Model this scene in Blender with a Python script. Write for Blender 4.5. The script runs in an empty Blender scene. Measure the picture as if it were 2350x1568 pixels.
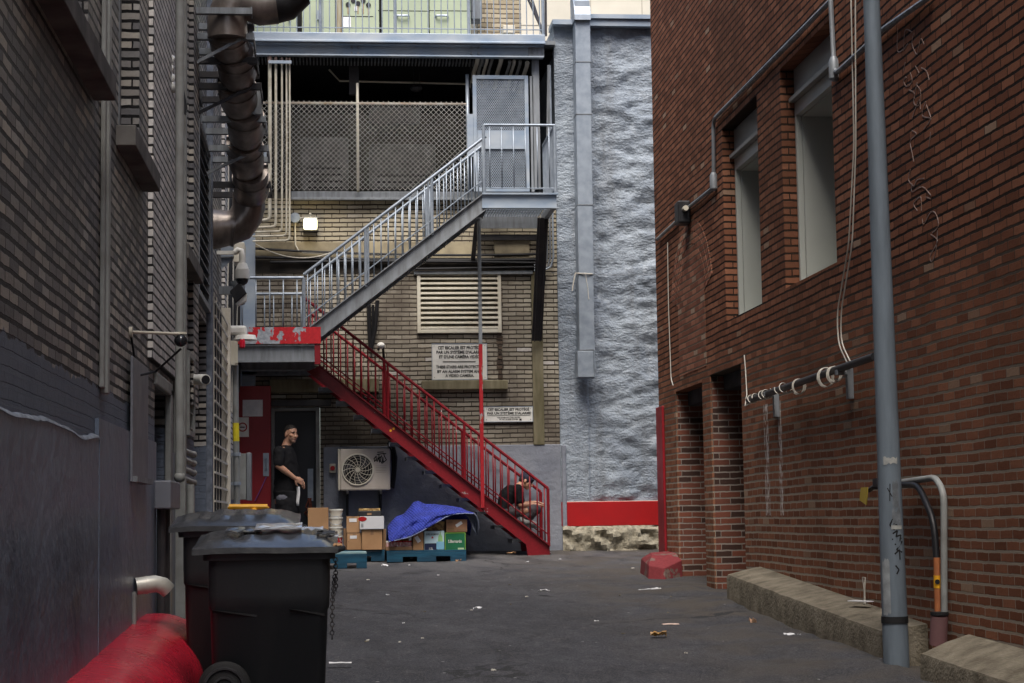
import bpy, bmesh, math, random
from mathutils import Vector, Matrix, noise
V = Vector
rnd = random.Random(11)
SC = bpy.context.scene
COL = SC.collection
K = 2350.0 / 4096.0
# ---------------------------------------------------------------- camera solve (alley axis = +Y, up = +Z)
FO, CX, CY, CAMZ = 4270.0, 1175.0, 784.0, 1.45
_d = V(((763 - CX) / FO, -(1190 - CY) / FO, -1)).normalized()
_u = V((-0.0145, 1, 0)); _u.z = -(_u.x * _d.x + _u.y * _d.y) / _d.z; _u.normalize()
_x = _d.cross(_u)
ROT = Matrix((_x, _d, _u))
cam = bpy.data.objects.new('camera', bpy.data.cameras.new('camera')); COL.objects.link(cam)
cam.data.sensor_width = 36; cam.data.lens = FO / 2350 * 36; cam.data.clip_end = 500; cam.data.clip_start = .05
_m = ROT.to_4x4(); _m.translation = V((0, 0, CAMZ)); cam.matrix_world = _m
SC.camera = cam
def ray(px, py): return ROT @ V(((px - CX) / FO, -(py - CY) / FO, -1))
def B(px, py, Y=26.0):
    r = ray(px, py); t = Y / r.y; return V((r.x * t, Y, CAMZ + r.z * t))
def S(px, py, X):
    r = ray(px, py); t = X / r.x; return V((X, r.y * t, CAMZ + r.z * t))
def gz(y):
    y = max(-12, min(y, 26.0)); return .0354 * y + max(0, y - 24) * .025
def G(px, py):
    r = ray(px, py); y = 15
    for i in range(25):
        t = (gz(y) - CAMZ) / r.z; y = .5 * y + .5 * r.y * t
    t = y / r.y
    return V((r.x * t, y, gz(y)))
def zc(ox, oy, sc): return lambda x, y: ((ox + x / sc) * K, (oy + y / sc) * K)
# ---------------------------------------------------------------- mesh builder
ORG = {}
class MB:
    def __init__(s): s.bm = bmesh.new(); s.mi = 0
    def _f(s, vs):
        try:
            f = s.bm.faces.new(vs); f.material_index = s.mi; return f
        except ValueError: return None
    def quad(s, *p): return s._f([s.bm.verts.new(q) for q in p])
    def box(s, x0, x1, y0, y1, z0, z1):
        v = [s.bm.verts.new((x, y, z)) for z in (z0, z1) for y in (y0, y1) for x in (x0, x1)]
        for q in ((0, 2, 3, 1), (4, 5, 7, 6), (0, 1, 5, 4), (2, 6, 7, 3), (0, 4, 6, 2), (1, 3, 7, 5)): s._f([v[i] for i in q])
        return s
    def obox(s, c, sx, sy, sz, R=None):
        R = R or Matrix.Identity(3)
        v = [s.bm.verts.new(V(c) + R @ V((x * sx / 2, y * sy / 2, z * sz / 2))) for z in (-1, 1) for y in (-1, 1) for x in (-1, 1)]
        for q in ((0, 2, 3, 1), (4, 5, 7, 6), (0, 1, 5, 4), (2, 6, 7, 3), (0, 4, 6, 2), (1, 3, 7, 5)): s._f([v[i] for i in q])
        return s
    def bar(s, p, q, w, h=None, up=(0, 0, 1)):
        p, q = V(p), V(q); h = h or w; d = (q - p); L = d.length
        if L < 1e-6: return s
        d.normalize(); up = V(up)
        if abs(d.dot(up)) > .98: up = V((0, 1, 0))
        a = d.cross(up).normalized(); b = a.cross(d).normalized()
        R = Matrix((a, d, b)).transposed()
        return s.obox((p + q) / 2, w, L, h, R)
    def tube(s, pts, r, n=8, caps=True):
        pts = [V(p) for p in pts]; rings = []; m = len(pts); ref = None
        rs = r if isinstance(r, (list, tuple)) else [r] * m
        for i in range(m):
            t = (pts[min(i + 1, m - 1)] - pts[max(i - 1, 0)])
            if t.length < 1e-9: t = V((0, 0, 1))
            t.normalize()
            if ref is None:
                ref = V((0, 0, 1)) if abs(t.z) < .9 else V((1, 0, 0))
            a = (ref - t * ref.dot(t))
            if a.length < 1e-6: a = t.orthogonal()
            a.normalize(); b = t.cross(a); ref = a
            rings.append([s.bm.verts.new(pts[i] + (a * math.cos(2 * math.pi * k / n) + b * math.sin(2 * math.pi * k / n)) * rs[i]) for k in range(n)])
        for i in range(m - 1):
            for k in range(n): s._f([rings[i][k], rings[i][(k + 1) % n], rings[i + 1][(k + 1) % n], rings[i + 1][k]])
        if caps:
            s._f(rings[0][::-1]); s._f(rings[-1])
        return s
    def cyl(s, p, q, r, n=16, r2=None): return s.tube([p, q], [r, r if r2 is None else r2], n)
    def prism(s, pts, vec):
        pts = [V(p) for p in pts]; vec = V(vec)
        a = [s.bm.verts.new(p) for p in pts]; b = [s.bm.verts.new(p + vec) for p in pts]; n = len(pts)
        s._f(a[::-1]); s._f(b)
        for i in range(n): s._f([a[i], a[(i + 1) % n], b[(i + 1) % n], b[i]])
        return s
    def ball(s, c, rx, ry=None, rz=None, nu=16, nv=10, z0=-1.0, z1=1.0):
        ry = ry or rx; rz = rz or rx; c = V(c); rows = []
        t0, t1 = math.asin(z0), math.asin(z1)
        for j in range(nv + 1):
            t = t0 + (t1 - t0) * j / nv
            rows.append([s.bm.verts.new(c + V((rx * math.cos(t) * math.cos(2 * math.pi * i / nu), ry * math.cos(t) * math.sin(2 * math.pi * i / nu), rz * math.sin(t)))) for i in range(nu)])
        for j in range(nv):
            for i in range(nu): s._f([rows[j][i], rows[j][(i + 1) % nu], rows[j + 1][(i + 1) % nu], rows[j + 1][i]])
        s._f(rows[0][::-1]); s._f(rows[-1]); return s
    def disc(s, c, r, nrm, n=24, r0=0):
        c = V(c); nrm = V(nrm).normalized(); a = nrm.orthogonal().normalized(); b = nrm.cross(a)
        P = [c + (a * math.cos(2 * math.pi * k / n) + b * math.sin(2 * math.pi * k / n)) * r for k in range(n)]
        if r0 <= 0: s._f([s.bm.verts.new(p) for p in P])
        else:
            Q = [c + (a * math.cos(2 * math.pi * k / n) + b * math.sin(2 * math.pi * k / n)) * r0 for k in range(n)]
            v = [s.bm.verts.new(p) for p in P]; w = [s.bm.verts.new(p) for p in Q]
            for k in range(n): s._f([v[k], v[(k + 1) % n], w[(k + 1) % n], w[k]])
        return s
    def ring(s, c, r, nrm, t, n=32, m=6):
        c = V(c); nrm = V(nrm).normalized(); a = nrm.orthogonal().normalized(); b = nrm.cross(a)
        pts = [c + (a * math.cos(2 * math.pi * k / n) + b * math.sin(2 * math.pi * k / n)) * r for k in range(n + 1)]
        return s.tube(pts, t, m, False)
    def ribbon(s, pts, w, nrm, t=.002):
        nrm = V(nrm).normalized(); pts = [V(p) for p in pts]
        for p, q in zip(pts, pts[1:]):
            d = (q - p)
            if d.length < 1e-6: continue
            d.normalize(); a = d.cross(nrm).normalized() * w / 2; e = d * w * .35
            s.prism([p - e - a, q + e - a, q + e + a, p - e + a], nrm * t)
        return s
    def surf(s, rows):
        R = [[s.bm.verts.new(p) for p in r] for r in rows]
        for i in range(len(R) - 1):
            for k in range(len(R[0]) - 1): s._f([R[i][k], R[i][k + 1], R[i + 1][k + 1], R[i + 1][k]])
        return s
    def build(s, name, mats, parent=None, smooth=False, bevel=0, solid=0, sub=0, weld=False):
        bm = s.bm
        if weld: bmesh.ops.remove_doubles(bm, verts=bm.verts, dist=1e-4)
        bmesh.ops.recalc_face_normals(bm, faces=bm.faces)
        vs = [v.co for v in bm.verts]
        if parent is not None: o3 = ORG[parent.name]
        else:
            lo = V((min(v.x for v in vs), min(v.y for v in vs), min(v.z for v in vs))); hi = V((max(v.x for v in vs), max(v.y for v in vs), max(v.z for v in vs)))
            o3 = V(((lo.x + hi.x) / 2, (lo.y + hi.y) / 2, lo.z))
        for v in bm.verts: v.co -= o3
        if smooth:
            for f in bm.faces: f.smooth = True
            if smooth == 'auto':
                for e in bm.edges:
                    if len(e.link_faces) == 2 and e.link_faces[0].normal.angle(e.link_faces[1].normal, 0) > .7: e.smooth = False
        me = bpy.data.meshes.new(name); bm.to_mesh(me); bm.free()
        for m in (mats if isinstance(mats, (list, tuple)) else [mats]): me.materials.append(m)
        return link(name, me, parent, o3, bevel, solid, sub)
def link(name, me, parent, o3, bevel=0, solid=0, sub=0):
    ob = bpy.data.objects.new(name, me); COL.objects.link(ob)
    if parent is not None: ob.parent = parent
    else: ob.location = o3
    ORG[ob.name] = V(o3)
    if solid:
        m = ob.modifiers.new('s', 'SOLIDIFY'); m.thickness = solid; m.offset = 0
    if sub:
        m = ob.modifiers.new('u', 'SUBSURF'); m.levels = m.render_levels = sub
    if bevel:
        m = ob.modifiers.new('b', 'BEVEL'); m.width = bevel; m.segments = 2; m.limit_method = 'ANGLE'
    return ob
def tag(o, label=None, cat=None, group=None, kind=None):
    if label: o['label'] = label
    if cat: o['category'] = cat
    if group: o['group'] = group
    if kind: o['kind'] = kind
    return o
def thing(name, label, cat, loc, group=None):
    o = bpy.data.objects.new(name, None); COL.objects.link(o); o.location = V(loc); o.empty_display_size = .1
    ORG[o.name] = V(loc); return tag(o, label, cat, group)
def dup(root, loc, label=None, rotz=None):
    def cp(o, par):
        c = o.copy(); COL.objects.link(c); ORG[c.name] = ORG[o.name]
        if par: c.parent = par
        for ch in [x for x in list(COL.objects) if x.parent == o]: cp(ch, c)
        return c
    r = cp(root, None); r.location = V(loc)
    if rotz is not None: r.rotation_euler.z = rotz
    if label: r['label'] = label
    return r
def text(name, body, cx, Y, cz, w, h, mat, parent, bold=.0, fn=None, depth=.0015):
    """lettering fitted in a w x h rectangle; default lies on a plane facing -Y"""
    cu = bpy.data.curves.new('t', 'FONT'); cu.body = body; cu.align_x = 'CENTER'; cu.offset = bold; cu.extrude = 0; cu.resolution_u = 3
    ob = bpy.data.objects.new('t', cu); COL.objects.link(ob)
    bpy.context.view_layer.update()
    me0 = bpy.data.meshes.new_from_object(ob.evaluated_get(bpy.context.evaluated_depsgraph_get()))
    bpy.data.objects.remove(ob); bpy.data.curves.remove(cu)
    vs = [v.co.copy() for v in me0.vertices]
    x0, x1 = min(v.x for v in vs), max(v.x for v in vs); y0, y1 = min(v.y for v in vs), max(v.y for v in vs)
    fn = fn or (lambda a, b: V((cx + a, Y, cz + b)))
    mb = MB(); bv = []
    for v in vs:
        a = ((v.x - x0) / (x1 - x0) - .5) * w; b = ((v.y - y0) / (y1 - y0) - .5) * h
        bv.append(mb.bm.verts.new(fn(a, b)))
    for p in me0.polygons: mb._f([bv[i] for i in p.vertices])
    bpy.data.meshes.remove(me0)
    return mb.build(name, mat, parent)
# ---------------------------------------------------------------- materials
def nodes(name):
    m = bpy.data.materials.new(name); m.use_nodes = True; nt = m.node_tree
    return m, nt, nt.nodes['Principled BSDF']
def N(nt, t, **kw):
    n = nt.nodes.new(t)
    for k, v in kw.items():
        if k in n.inputs: n.inputs[k].default_value = v
        else: setattr(n, k, v)
    return n
def L(nt, a, b): nt.links.new(a, b)
def rgb(c): return (c[0], c[1], c[2], 1)
def ramp(nt, fac, a, b):
    r = N(nt, 'ShaderNodeMapRange'); r.inputs['From Min'].default_value = a; r.inputs['From Max'].default_value = b
    L(nt, fac, r.inputs['Value']); return r.outputs['Result']
def mix(nt, fac, a, b, mode='MIX'):
    m = N(nt, 'ShaderNodeMix', data_type='RGBA', blend_type=mode)
    if isinstance(fac, (int, float)): m.inputs[0].default_value = fac
    else: L(nt, fac, m.inputs[0])
    for i, c in ((6, a), (7, b)):
        if isinstance(c, tuple): m.inputs[i].default_value = rgb(c)
        else: L(nt, c, m.inputs[i])
    return m.outputs[2]
def mth(nt, op, a, b=0.0, c=None):
    m = N(nt, 'ShaderNodeMath', operation=op)
    for i, v in enumerate((a, b, c)):
        if v is None: continue
        if isinstance(v, (int, float)): m.inputs[i].default_value = v
        else: L(nt, v, m.inputs[i])
    return m.outputs[0]
def pos(nt): return N(nt, 'ShaderNodeNewGeometry').outputs['Position']
def sep(nt, p):
    s = N(nt, 'ShaderNodeSeparateXYZ'); L(nt, p, s.inputs[0]); return s.outputs
def noi(nt, p, sc, det=5, stretch=None, rough=.55):
    if stretch:
        mp = N(nt, 'ShaderNodeMapping'); mp.inputs['Scale'].default_value = stretch; L(nt, p, mp.inputs['Vector']); p = mp.outputs[0]
    n = N(nt, 'ShaderNodeTexNoise'); n.inputs['Scale'].default_value = sc; n.inputs['Detail'].default_value = det; n.inputs['Roughness'].default_value = rough
    L(nt, p, n.inputs['Vector']); return n.outputs['Fac']
def bump(nt, bs, h, st, dist=.01):
    b = N(nt, 'ShaderNodeBump'); b.inputs['Strength'].default_value = st; b.inputs['Distance'].default_value = dist
    L(nt, h, b.inputs['Height']); L(nt, b.outputs[0], bs.inputs['Normal'])
def mat(name, c, c2=None, sc=5, rough=.6, metal=0, bmp=.15, bsc=60, lo=.35, hi=.65, stretch=None, spec=None, dist=.004):
    m, nt, bs = nodes(name); p = pos(nt); n = noi(nt, p, sc, 7, stretch)
    c2 = c2 or tuple(x * .7 for x in c)
    L(nt, mix(nt, ramp(nt, n, lo, hi), c, c2), bs.inputs['Base Color'])
    bs.inputs['Metallic'].default_value = metal
    rr = N(nt, 'ShaderNodeMapRange'); rr.inputs['To Min'].default_value = max(.05, rough - .12); rr.inputs['To Max'].default_value = min(1, rough + .12); L(nt, n, rr.inputs['Value']); L(nt, rr.outputs[0], bs.inputs['Roughness'])
    bs.inputs['Specular IOR Level'].default_value = spec if spec is not None else (.5 if rough < .4 else .28)
    if bmp: bump(nt, bs, noi(nt, p, bsc, 4), bmp, dist)
    return m
def peel(name, paint, under, sc=9, th=.5, rough=.5, rust=None, stretch=None, xgrad=None):
    m, nt, bs = nodes(name); p = pos(nt); n = noi(nt, p, sc, 6, stretch, .6)
    n2 = noi(nt, p, 30, 4)
    if xgrad:
        x = sep(nt, p)[0]; n = mth(nt, 'ADD', n, mth(nt, 'MULTIPLY', ramp(nt, x, xgrad[0], xgrad[1]), xgrad[2]))
    f = ramp(nt, n, th, th + .02)
    base = mix(nt, ramp(nt, n2, .3, .7), paint, tuple(c * .72 for c in paint)); bs.inputs['Specular IOR Level'].default_value = .3
    un = mix(nt, ramp(nt, n2, .4, .6), under, rust or tuple(c * .7 for c in under))
    L(nt, mix(nt, f, base, un), bs.inputs['Base Color']); bs.inputs['Roughness'].default_value = rough
    bump(nt, bs, mth(nt, 'SUBTRACT', n2, mth(nt, 'MULTIPLY', f, .6)), .25, .004)
    return m
def brick(name, c1, c2, mortar, course=.0667, length=.212, msize=.010, rough=.85, odd=None, oddth=.72, soot=(.03, .025, .022), sootlo=.55, sootamt=.7, bst=.6, soot_sc=.45, tops=None, extra=None, brightm=None, spec=.06):
    """running-bond brick in world metres (x+y along the wall, z up)"""
    m, nt, bs = nodes(name); p = pos(nt); s = sep(nt, p)
    wob = mth(nt, 'MULTIPLY', mth(nt, 'SUBTRACT', noi(nt, p, 1.1, 3), .5), .03)
    wob2 = mth(nt, 'MULTIPLY', mth(nt, 'SUBTRACT', noi(nt, p, 14, 2), .5), .012)
    uu = mth(nt, 'MULTIPLY', mth(nt, 'ADD', mth(nt, 'ADD', s[0], s[1]), wob2), 2.0); length = length * 2; vv = mth(nt, 'ADD', mth(nt, 'ADD', s[2], wob), wob2)
    cb = N(nt, 'ShaderNodeCombineXYZ'); L(nt, uu, cb.inputs[0]); L(nt, vv, cb.inputs[1])
    b = N(nt, 'ShaderNodeTexBrick'); b.offset = .5; b.inputs['Scale'].default_value = 1; b.inputs['Brick Width'].default_value = length; b.inputs['Row Height'].default_value = course
    b.inputs['Mortar Size'].default_value = msize; b.inputs['Mortar Smooth'].default_value = .25; b.inputs['Bias'].default_value = 0
    b.inputs['Color1'].default_value = (0, 0, 0, 1); b.inputs['Color2'].default_value = (1, 1, 1, 1); b.inputs['Mortar'].default_value = (.5, .5, .5, 1)
    L(nt, cb.outputs[0], b.inputs['Vector'])
    # coarse per-brick randomness
    fl = mth(nt, 'FLOOR', mth(nt, 'DIVIDE', vv, course)); par = mth(nt, 'MULTIPLY', mth(nt, 'SUBTRACT', 1.0, mth(nt, 'MODULO', mth(nt, 'ABSOLUTE', fl), 2)), .5)
    fx = mth(nt, 'FLOOR', mth(nt, 'ADD', mth(nt, 'DIVIDE', uu, length), par)); c3 = N(nt, 'ShaderNodeCombineXYZ'); L(nt, fx, c3.inputs[0]); L(nt, fl, c3.inputs[1])
    wn = N(nt, 'ShaderNodeTexWhiteNoise', noise_dimensions='2D'); L(nt, c3.outputs[0], wn.inputs['Vector'])
    fine = noi(nt, p, 55, 5)
    col = mix(nt, b.outputs['Color'], c1, c2)
    col = mix(nt, ramp(nt, wn.outputs['Value'], .3, 1), col, tuple(x * .68 for x in c1))
    if odd: col = mix(nt, ramp(nt, wn.outputs['Value'], oddth, oddth + .02), col, odd)
    col = mix(nt, mth(nt, 'MULTIPLY', fine, .42), col, tuple(x * .5 for x in c1))
    if extra: col = extra(nt, p, s, col)
    mo = mix(nt, noi(nt, p, 25, 4), mortar, tuple(x * .5 for x in mortar))
    if brightm:
        mo = mix(nt, ramp(nt, s[2], brightm[0], brightm[1]), brightm[2], mo)
    col = mix(nt, b.outputs['Fac'], col, mo)
    so = noi(nt, p, soot_sc, 6, (1, 1, .45)); f = mth(nt, 'MULTIPLY', ramp(nt, so, sootlo, sootlo + .22), sootamt)
    col = mix(nt, f, col, soot)
    if tops: col = tops(nt, p, s, col)
    L(nt, col, bs.inputs['Base Color']); bs.inputs['Roughness'].default_value = rough; bs.inputs['Specular IOR Level'].default_value = spec
    h = mth(nt, 'ADD', mth(nt, 'MULTIPLY', b.outputs['Fac'], -1.0), mth(nt, 'MULTIPLY', fine, .35))
    h = mth(nt, 'ADD', h, mth(nt, 'MULTIPLY', wn.outputs['Value'], .35))
    bump(nt, bs, h, bst, .012)
    return m
def R4(x0, y0, x1, y1, Y):
    ym = (y0 + y1) / 2; xm = (x0 + x1) / 2
    return B(x0, ym, Y).x, B(x1, ym, Y).x, B(xm, y1, Y).z, B(xm, y0, Y).z
def pbox(mb, x0, y0, x1, y1, Y, dep):
    a, b, c, d = R4(x0, y0, x1, y1, Y); mb.box(a, b, Y, Y + dep, c, d); return mb
# ---------------------------------------------------------------- palette
def tops_right(nt, p, s, col):
    n = noi(nt, p, 9, 5, (1, 2.2, .7)); out = col
    for yc, w in ((16.5, .085), (15.98, .06)):
        d = mth(nt, 'ABSOLUTE', mth(nt, 'ADD', mth(nt, 'SUBTRACT', s[1], yc), mth(nt, 'MULTIPLY', mth(nt, 'SUBTRACT', noi(nt, p, 4, 2, (0, 0, 1)), .5), .06)))
        f = mth(nt, 'MULTIPLY', mth(nt, 'LESS_THAN', d, w), ramp(nt, n, .36, .46))
        f = mth(nt, 'MULTIPLY', f, mth(nt, 'MULTIPLY', mth(nt, 'LESS_THAN', s[2], 2.42), mth(nt, 'GREATER_THAN', s[2], 1.42)))
        f = mth(nt, 'MULTIPLY', f, ramp(nt, noi(nt, p, 26, 4, (1, 1, .6)), .42, .58)); out = mix(nt, f, out, (.60, .55, .51))
    return out
M_RB = brick('red_brick', (.245, .100, .058), (.355, .158, .092), (.036, .027, .022), length=.205, msize=.0105, odd=(.42, .29, .20), oddth=.975, sootlo=.48, sootamt=.5, soot=(.06, .034, .021), tops=tops_right, bst=1.0, brightm=(1.5, 3.2, (.34, .29, .23)))
M_RBA = brick('infill_brick', (.25, .10, .065), (.42, .19, .12), (.16, .12, .09), length=.215, msize=.0105, odd=(.4, .3, .22), oddth=.93, sootlo=.55, sootamt=.35, soot=(.04, .025, .02), bst=.6)
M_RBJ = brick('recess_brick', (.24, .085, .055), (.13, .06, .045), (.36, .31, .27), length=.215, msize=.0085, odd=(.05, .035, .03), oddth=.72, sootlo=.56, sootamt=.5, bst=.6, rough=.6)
def tops_left(nt, p, s, col):
    e = mth(nt, 'ADD', s[2], mth(nt, 'MULTIPLY', mth(nt, 'SUBTRACT', noi(nt, p, 5, 5), .5), .16))
    f = ramp(nt, e, 2.20, 2.19)
    n = noi(nt, p, 3, 6, (1, 1, .3))
    return mix(nt, f, col, mix(nt, n, (.10, .122, .165), (.18, .21, .265)))
M_LB = brick('grey_brick', (.20, .198, .21), (.66, .60, .51), (.016, .015, .016), length=.212, msize=.0125, odd=(.55, .52, .48), oddth=.93, sootlo=.45, sootamt=.5, soot=(.06, .06, .068), tops=tops_left, bst=1.3, rough=.5, spec=.15)
M_LB2 = brick('lit_tone_brick', (.74, .72, .70), (.85, .80, .74), (.05, .048, .048), length=.212, msize=.0105, sootlo=.6, sootamt=.4, soot=(.12, .12, .12), tops=tops_left, bst=.8, rough=.55)  # pale copy of the grey brick, daylight put into its colour
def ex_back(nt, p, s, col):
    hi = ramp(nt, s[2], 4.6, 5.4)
    col = mix(nt, mth(nt, 'MULTIPLY', hi, .65), col, (.52, .455, .32))  # yellowish light on the upper courses mixed into the brick colour
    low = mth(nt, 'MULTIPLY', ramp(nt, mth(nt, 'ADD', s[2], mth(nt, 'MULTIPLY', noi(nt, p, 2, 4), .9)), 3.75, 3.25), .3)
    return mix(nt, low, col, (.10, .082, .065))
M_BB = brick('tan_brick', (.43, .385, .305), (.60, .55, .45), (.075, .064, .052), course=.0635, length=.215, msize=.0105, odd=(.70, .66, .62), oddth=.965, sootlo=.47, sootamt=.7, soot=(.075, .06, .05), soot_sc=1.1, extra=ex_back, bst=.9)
M_PARGE = mat('grey_paint_render', (.092, .118, .165), (.165, .20, .26), sc=1.7, rough=.36, spec=.35, bmp=.4, bsc=7, stretch=(1, 1, .35), dist=.03)
M_GREYP = mat('grey_painted_masonry', (.19, .205, .245), (.26, .275, .31), sc=1.5, rough=.55, bmp=.5, bsc=11, dist=.03)
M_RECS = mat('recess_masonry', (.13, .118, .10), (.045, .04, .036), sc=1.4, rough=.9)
M_PATCH = mat('grey_paint_steel', (.17, .18, .205), (.14, .147, .17), sc=4, rough=.4, bmp=.05)
M_EDGE = mat('pale_edge', (.19, .215, .265), (.10, .115, .145), sc=14, rough=.5)  # pale edge tone; on the render lip it paints the highlight line
M_CONC = mat('old_concrete', (.215, .188, .142), (.105, .090, .066), sc=6, rough=.95, spec=.1, bmp=.9, bsc=38, dist=.012, lo=.32, hi=.68)
M_CONCY = mat('stained_concrete', (.42, .36, .24), (.20, .17, .12), sc=2.5, rough=.9, bmp=.3, bsc=30)
M_MOSS = mat('mossy_concrete', (.25, .22, .145), (.12, .105, .06), sc=3.5, rough=.9, bmp=.4, bsc=35, stretch=(2, 2, .35))
M_GALV = mat('galvanised_steel', (.34, .385, .44), (.24, .28, .33), sc=7, rough=.42, metal=.35, bmp=.05)
M_GALVD = mat('weathered_steel', (.26, .28, .30), (.17, .18, .19), sc=5, rough=.5, metal=.3, bmp=.08, stretch=(3, 3, .5))
M_GALVB = mat('blue_grey_steel', (.25, .315, .40), (.38, .42, .46), sc=2, rough=.45, metal=.25, bmp=.05, stretch=(1, 1, 2))
M_DARKST = mat('dark_steel', (.035, .035, .04), (.06, .055, .055), sc=6, rough=.5, metal=.2, bmp=.1)
M_REDP = peel('red_steel_paint', (.22, .010, .017), (.30, .31, .33), sc=5, th=.66, rough=.42, rust=(.18, .07, .04))
M_REDPEEL = peel('peeling_red_paint', (.52, .02, .028), (.36, .39, .43), sc=5, th=.62, rough=.45, stretch=(1.3, 1, .8), xgrad=(.05, -1.0, .17))
M_REDM = mat('red_masonry_paint', (.46, .014, .034), (.32, .012, .026), sc=3.2, rough=.26, bmp=.35, bsc=16, dist=.012, lo=.4, hi=.68)
M_REDB = mat('bright_red_paint', (.40, .010, .012), (.32, .010, .012), sc=2, rough=.5, bmp=.1, bsc=30)
M_REDD = mat('red_door_paint', (.27, .012, .02), (.21, .012, .017), sc=2, rough=.42, bmp=.05)
M_BLKD = mat('black_door_paint', (.022, .024, .03), (.03, .032, .038), sc=3, rough=.45, bmp=.05)
M_VOID = mat('dark_void', (.012, .012, .014), rough=.9, bmp=0)
M_DGREY = mat('dim_grey', (.05, .05, .055), (.035, .035, .038), rough=.8)
M_WHITE = mat('white_plastic', (.78, .77, .72), (.66, .65, .6), sc=5, rough=.4, bmp=.02)
M_CREAM = mat('cream_enamel', (.60, .57, .48), (.50, .46, .37), sc=4, rough=.45, bmp=.04, stretch=(1, 1, .4))
M_BLACK = mat('black_plastic', (.018, .018, .02), (.03, .03, .032), sc=8, rough=.45, bmp=.04)
M_RUB = mat('black_rubber', (.014, .014, .015), rough=.7)
M_INK = mat('black_ink', (.012, .012, .012), rough=.6, bmp=0)
M_GREEN = mat('sage_enamel', (.38, .43, .30), (.33, .38, .27), sc=2, rough=.5, bmp=.03)
M_STUC0 = mat('grey_stucco', (.37, .415, .47), (.24, .275, .32), sc=1.3, rough=.6, bmp=.8, bsc=30, dist=.04, lo=.42, hi=.58)
def stucco_mat():
    m, nt, bs = nodes('grey_stucco'); p = pos(nt); n = noi(nt, p, 1.3, 7); st = noi(nt, p, 2.6, 5, (1.6, 1.6, .16)); g = noi(nt, p, 34, 5); pt = noi(nt, p, 5, 6)
    col = mix(nt, ramp(nt, n, .42, .58), (.30, .342, .39), (.215, .25, .295))
    col = mix(nt, mth(nt, 'MULTIPLY', ramp(nt, st, .52, .66), .45), col, (.17, .18, .19))
    col = mix(nt, mth(nt, 'MULTIPLY', ramp(nt, pt, .56, .64), .35), col, (.42, .46, .51))
    col = mix(nt, mth(nt, 'MULTIPLY', ramp(nt, g, .55, .7), .2), col, (.16, .175, .20))
    L(nt, col, bs.inputs['Base Color']); bs.inputs['Roughness'].default_value = .6; bs.inputs['Specular IOR Level'].default_value = .3
    bump(nt, bs, mth(nt, 'ADD', g, mth(nt, 'MULTIPLY', noi(nt, p, 11, 5, (1, 1, 2.2)), 1.5)), .65, .03); return m
M_STUC = stucco_mat()
M_STONE = mat('pale_ashlar', (.58, .53, .43), (.50, .46, .375), sc=1, rough=.8, bmp=.05)
M_RUBBLE = mat('rubble_stone', (.37, .335, .255), (.15, .135, .10), sc=15, lo=.38, hi=.68, rough=.95, bmp=.8, bsc=16, dist=.04)
M_YEL = mat('yellow_paint', (.75, .38, .02), (.62, .3, .02), rough=.4)
M_FRAME = mat('grey_window_metal', (.29, .29, .27), (.25, .25, .235), sc=2, rough=.45, bmp=.02)
M_PANEL = mat('pale_window_metal', (.42, .435, .40), (.37, .385, .355), sc=1, rough=.35, bmp=.01)
M_PIPEW = mat('ivory_pipe_paint', (.60, .57, .47), (.42, .38, .30), sc=8, rough=.4, bmp=.06)
M_PIPEG = mat('grey_pipe_paint', (.27, .28, .27), (.20, .20, .19), sc=6, rough=.45, bmp=.08)
M_DUCT = mat('weathered_duct', (.34, .29, .26), (.13, .11, .098), sc=3.5, rough=.36, metal=.45, bmp=.1, bsc=14, stretch=(1.5, 1.5, .6))
M_CARD = mat('cardboard', (.43, .25, .13), (.35, .20, .10), sc=3, rough=.85, bmp=.05)
M_CARDD = mat('dark_cardboard', (.30, .18, .10), (.24, .14, .08), sc=3, rough=.85, bmp=.05)
M_PAPER = mat('white_paper', (.78, .78, .78), (.62, .62, .64), sc=9, rough=.8, bmp=.2, bsc=30)
M_CABLE = mat('black_cable', (.016, .016, .018), rough=.45, bmp=0)
M_CABW = mat('white_cable', (.60, .57, .50), (.45, .42, .36), rough=.5, bmp=0)
M_POLE = mat('painted_pole_steel', (.165, .20, .235), (.12, .145, .17), sc=4, rough=.45, metal=.1, bmp=.06, stretch=(3, 3, .5))
M_GRAF = mat('chalky_scribble', (.34, .26, .23), (.20, .12, .09), sc=20, rough=.9, bmp=0)
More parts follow.
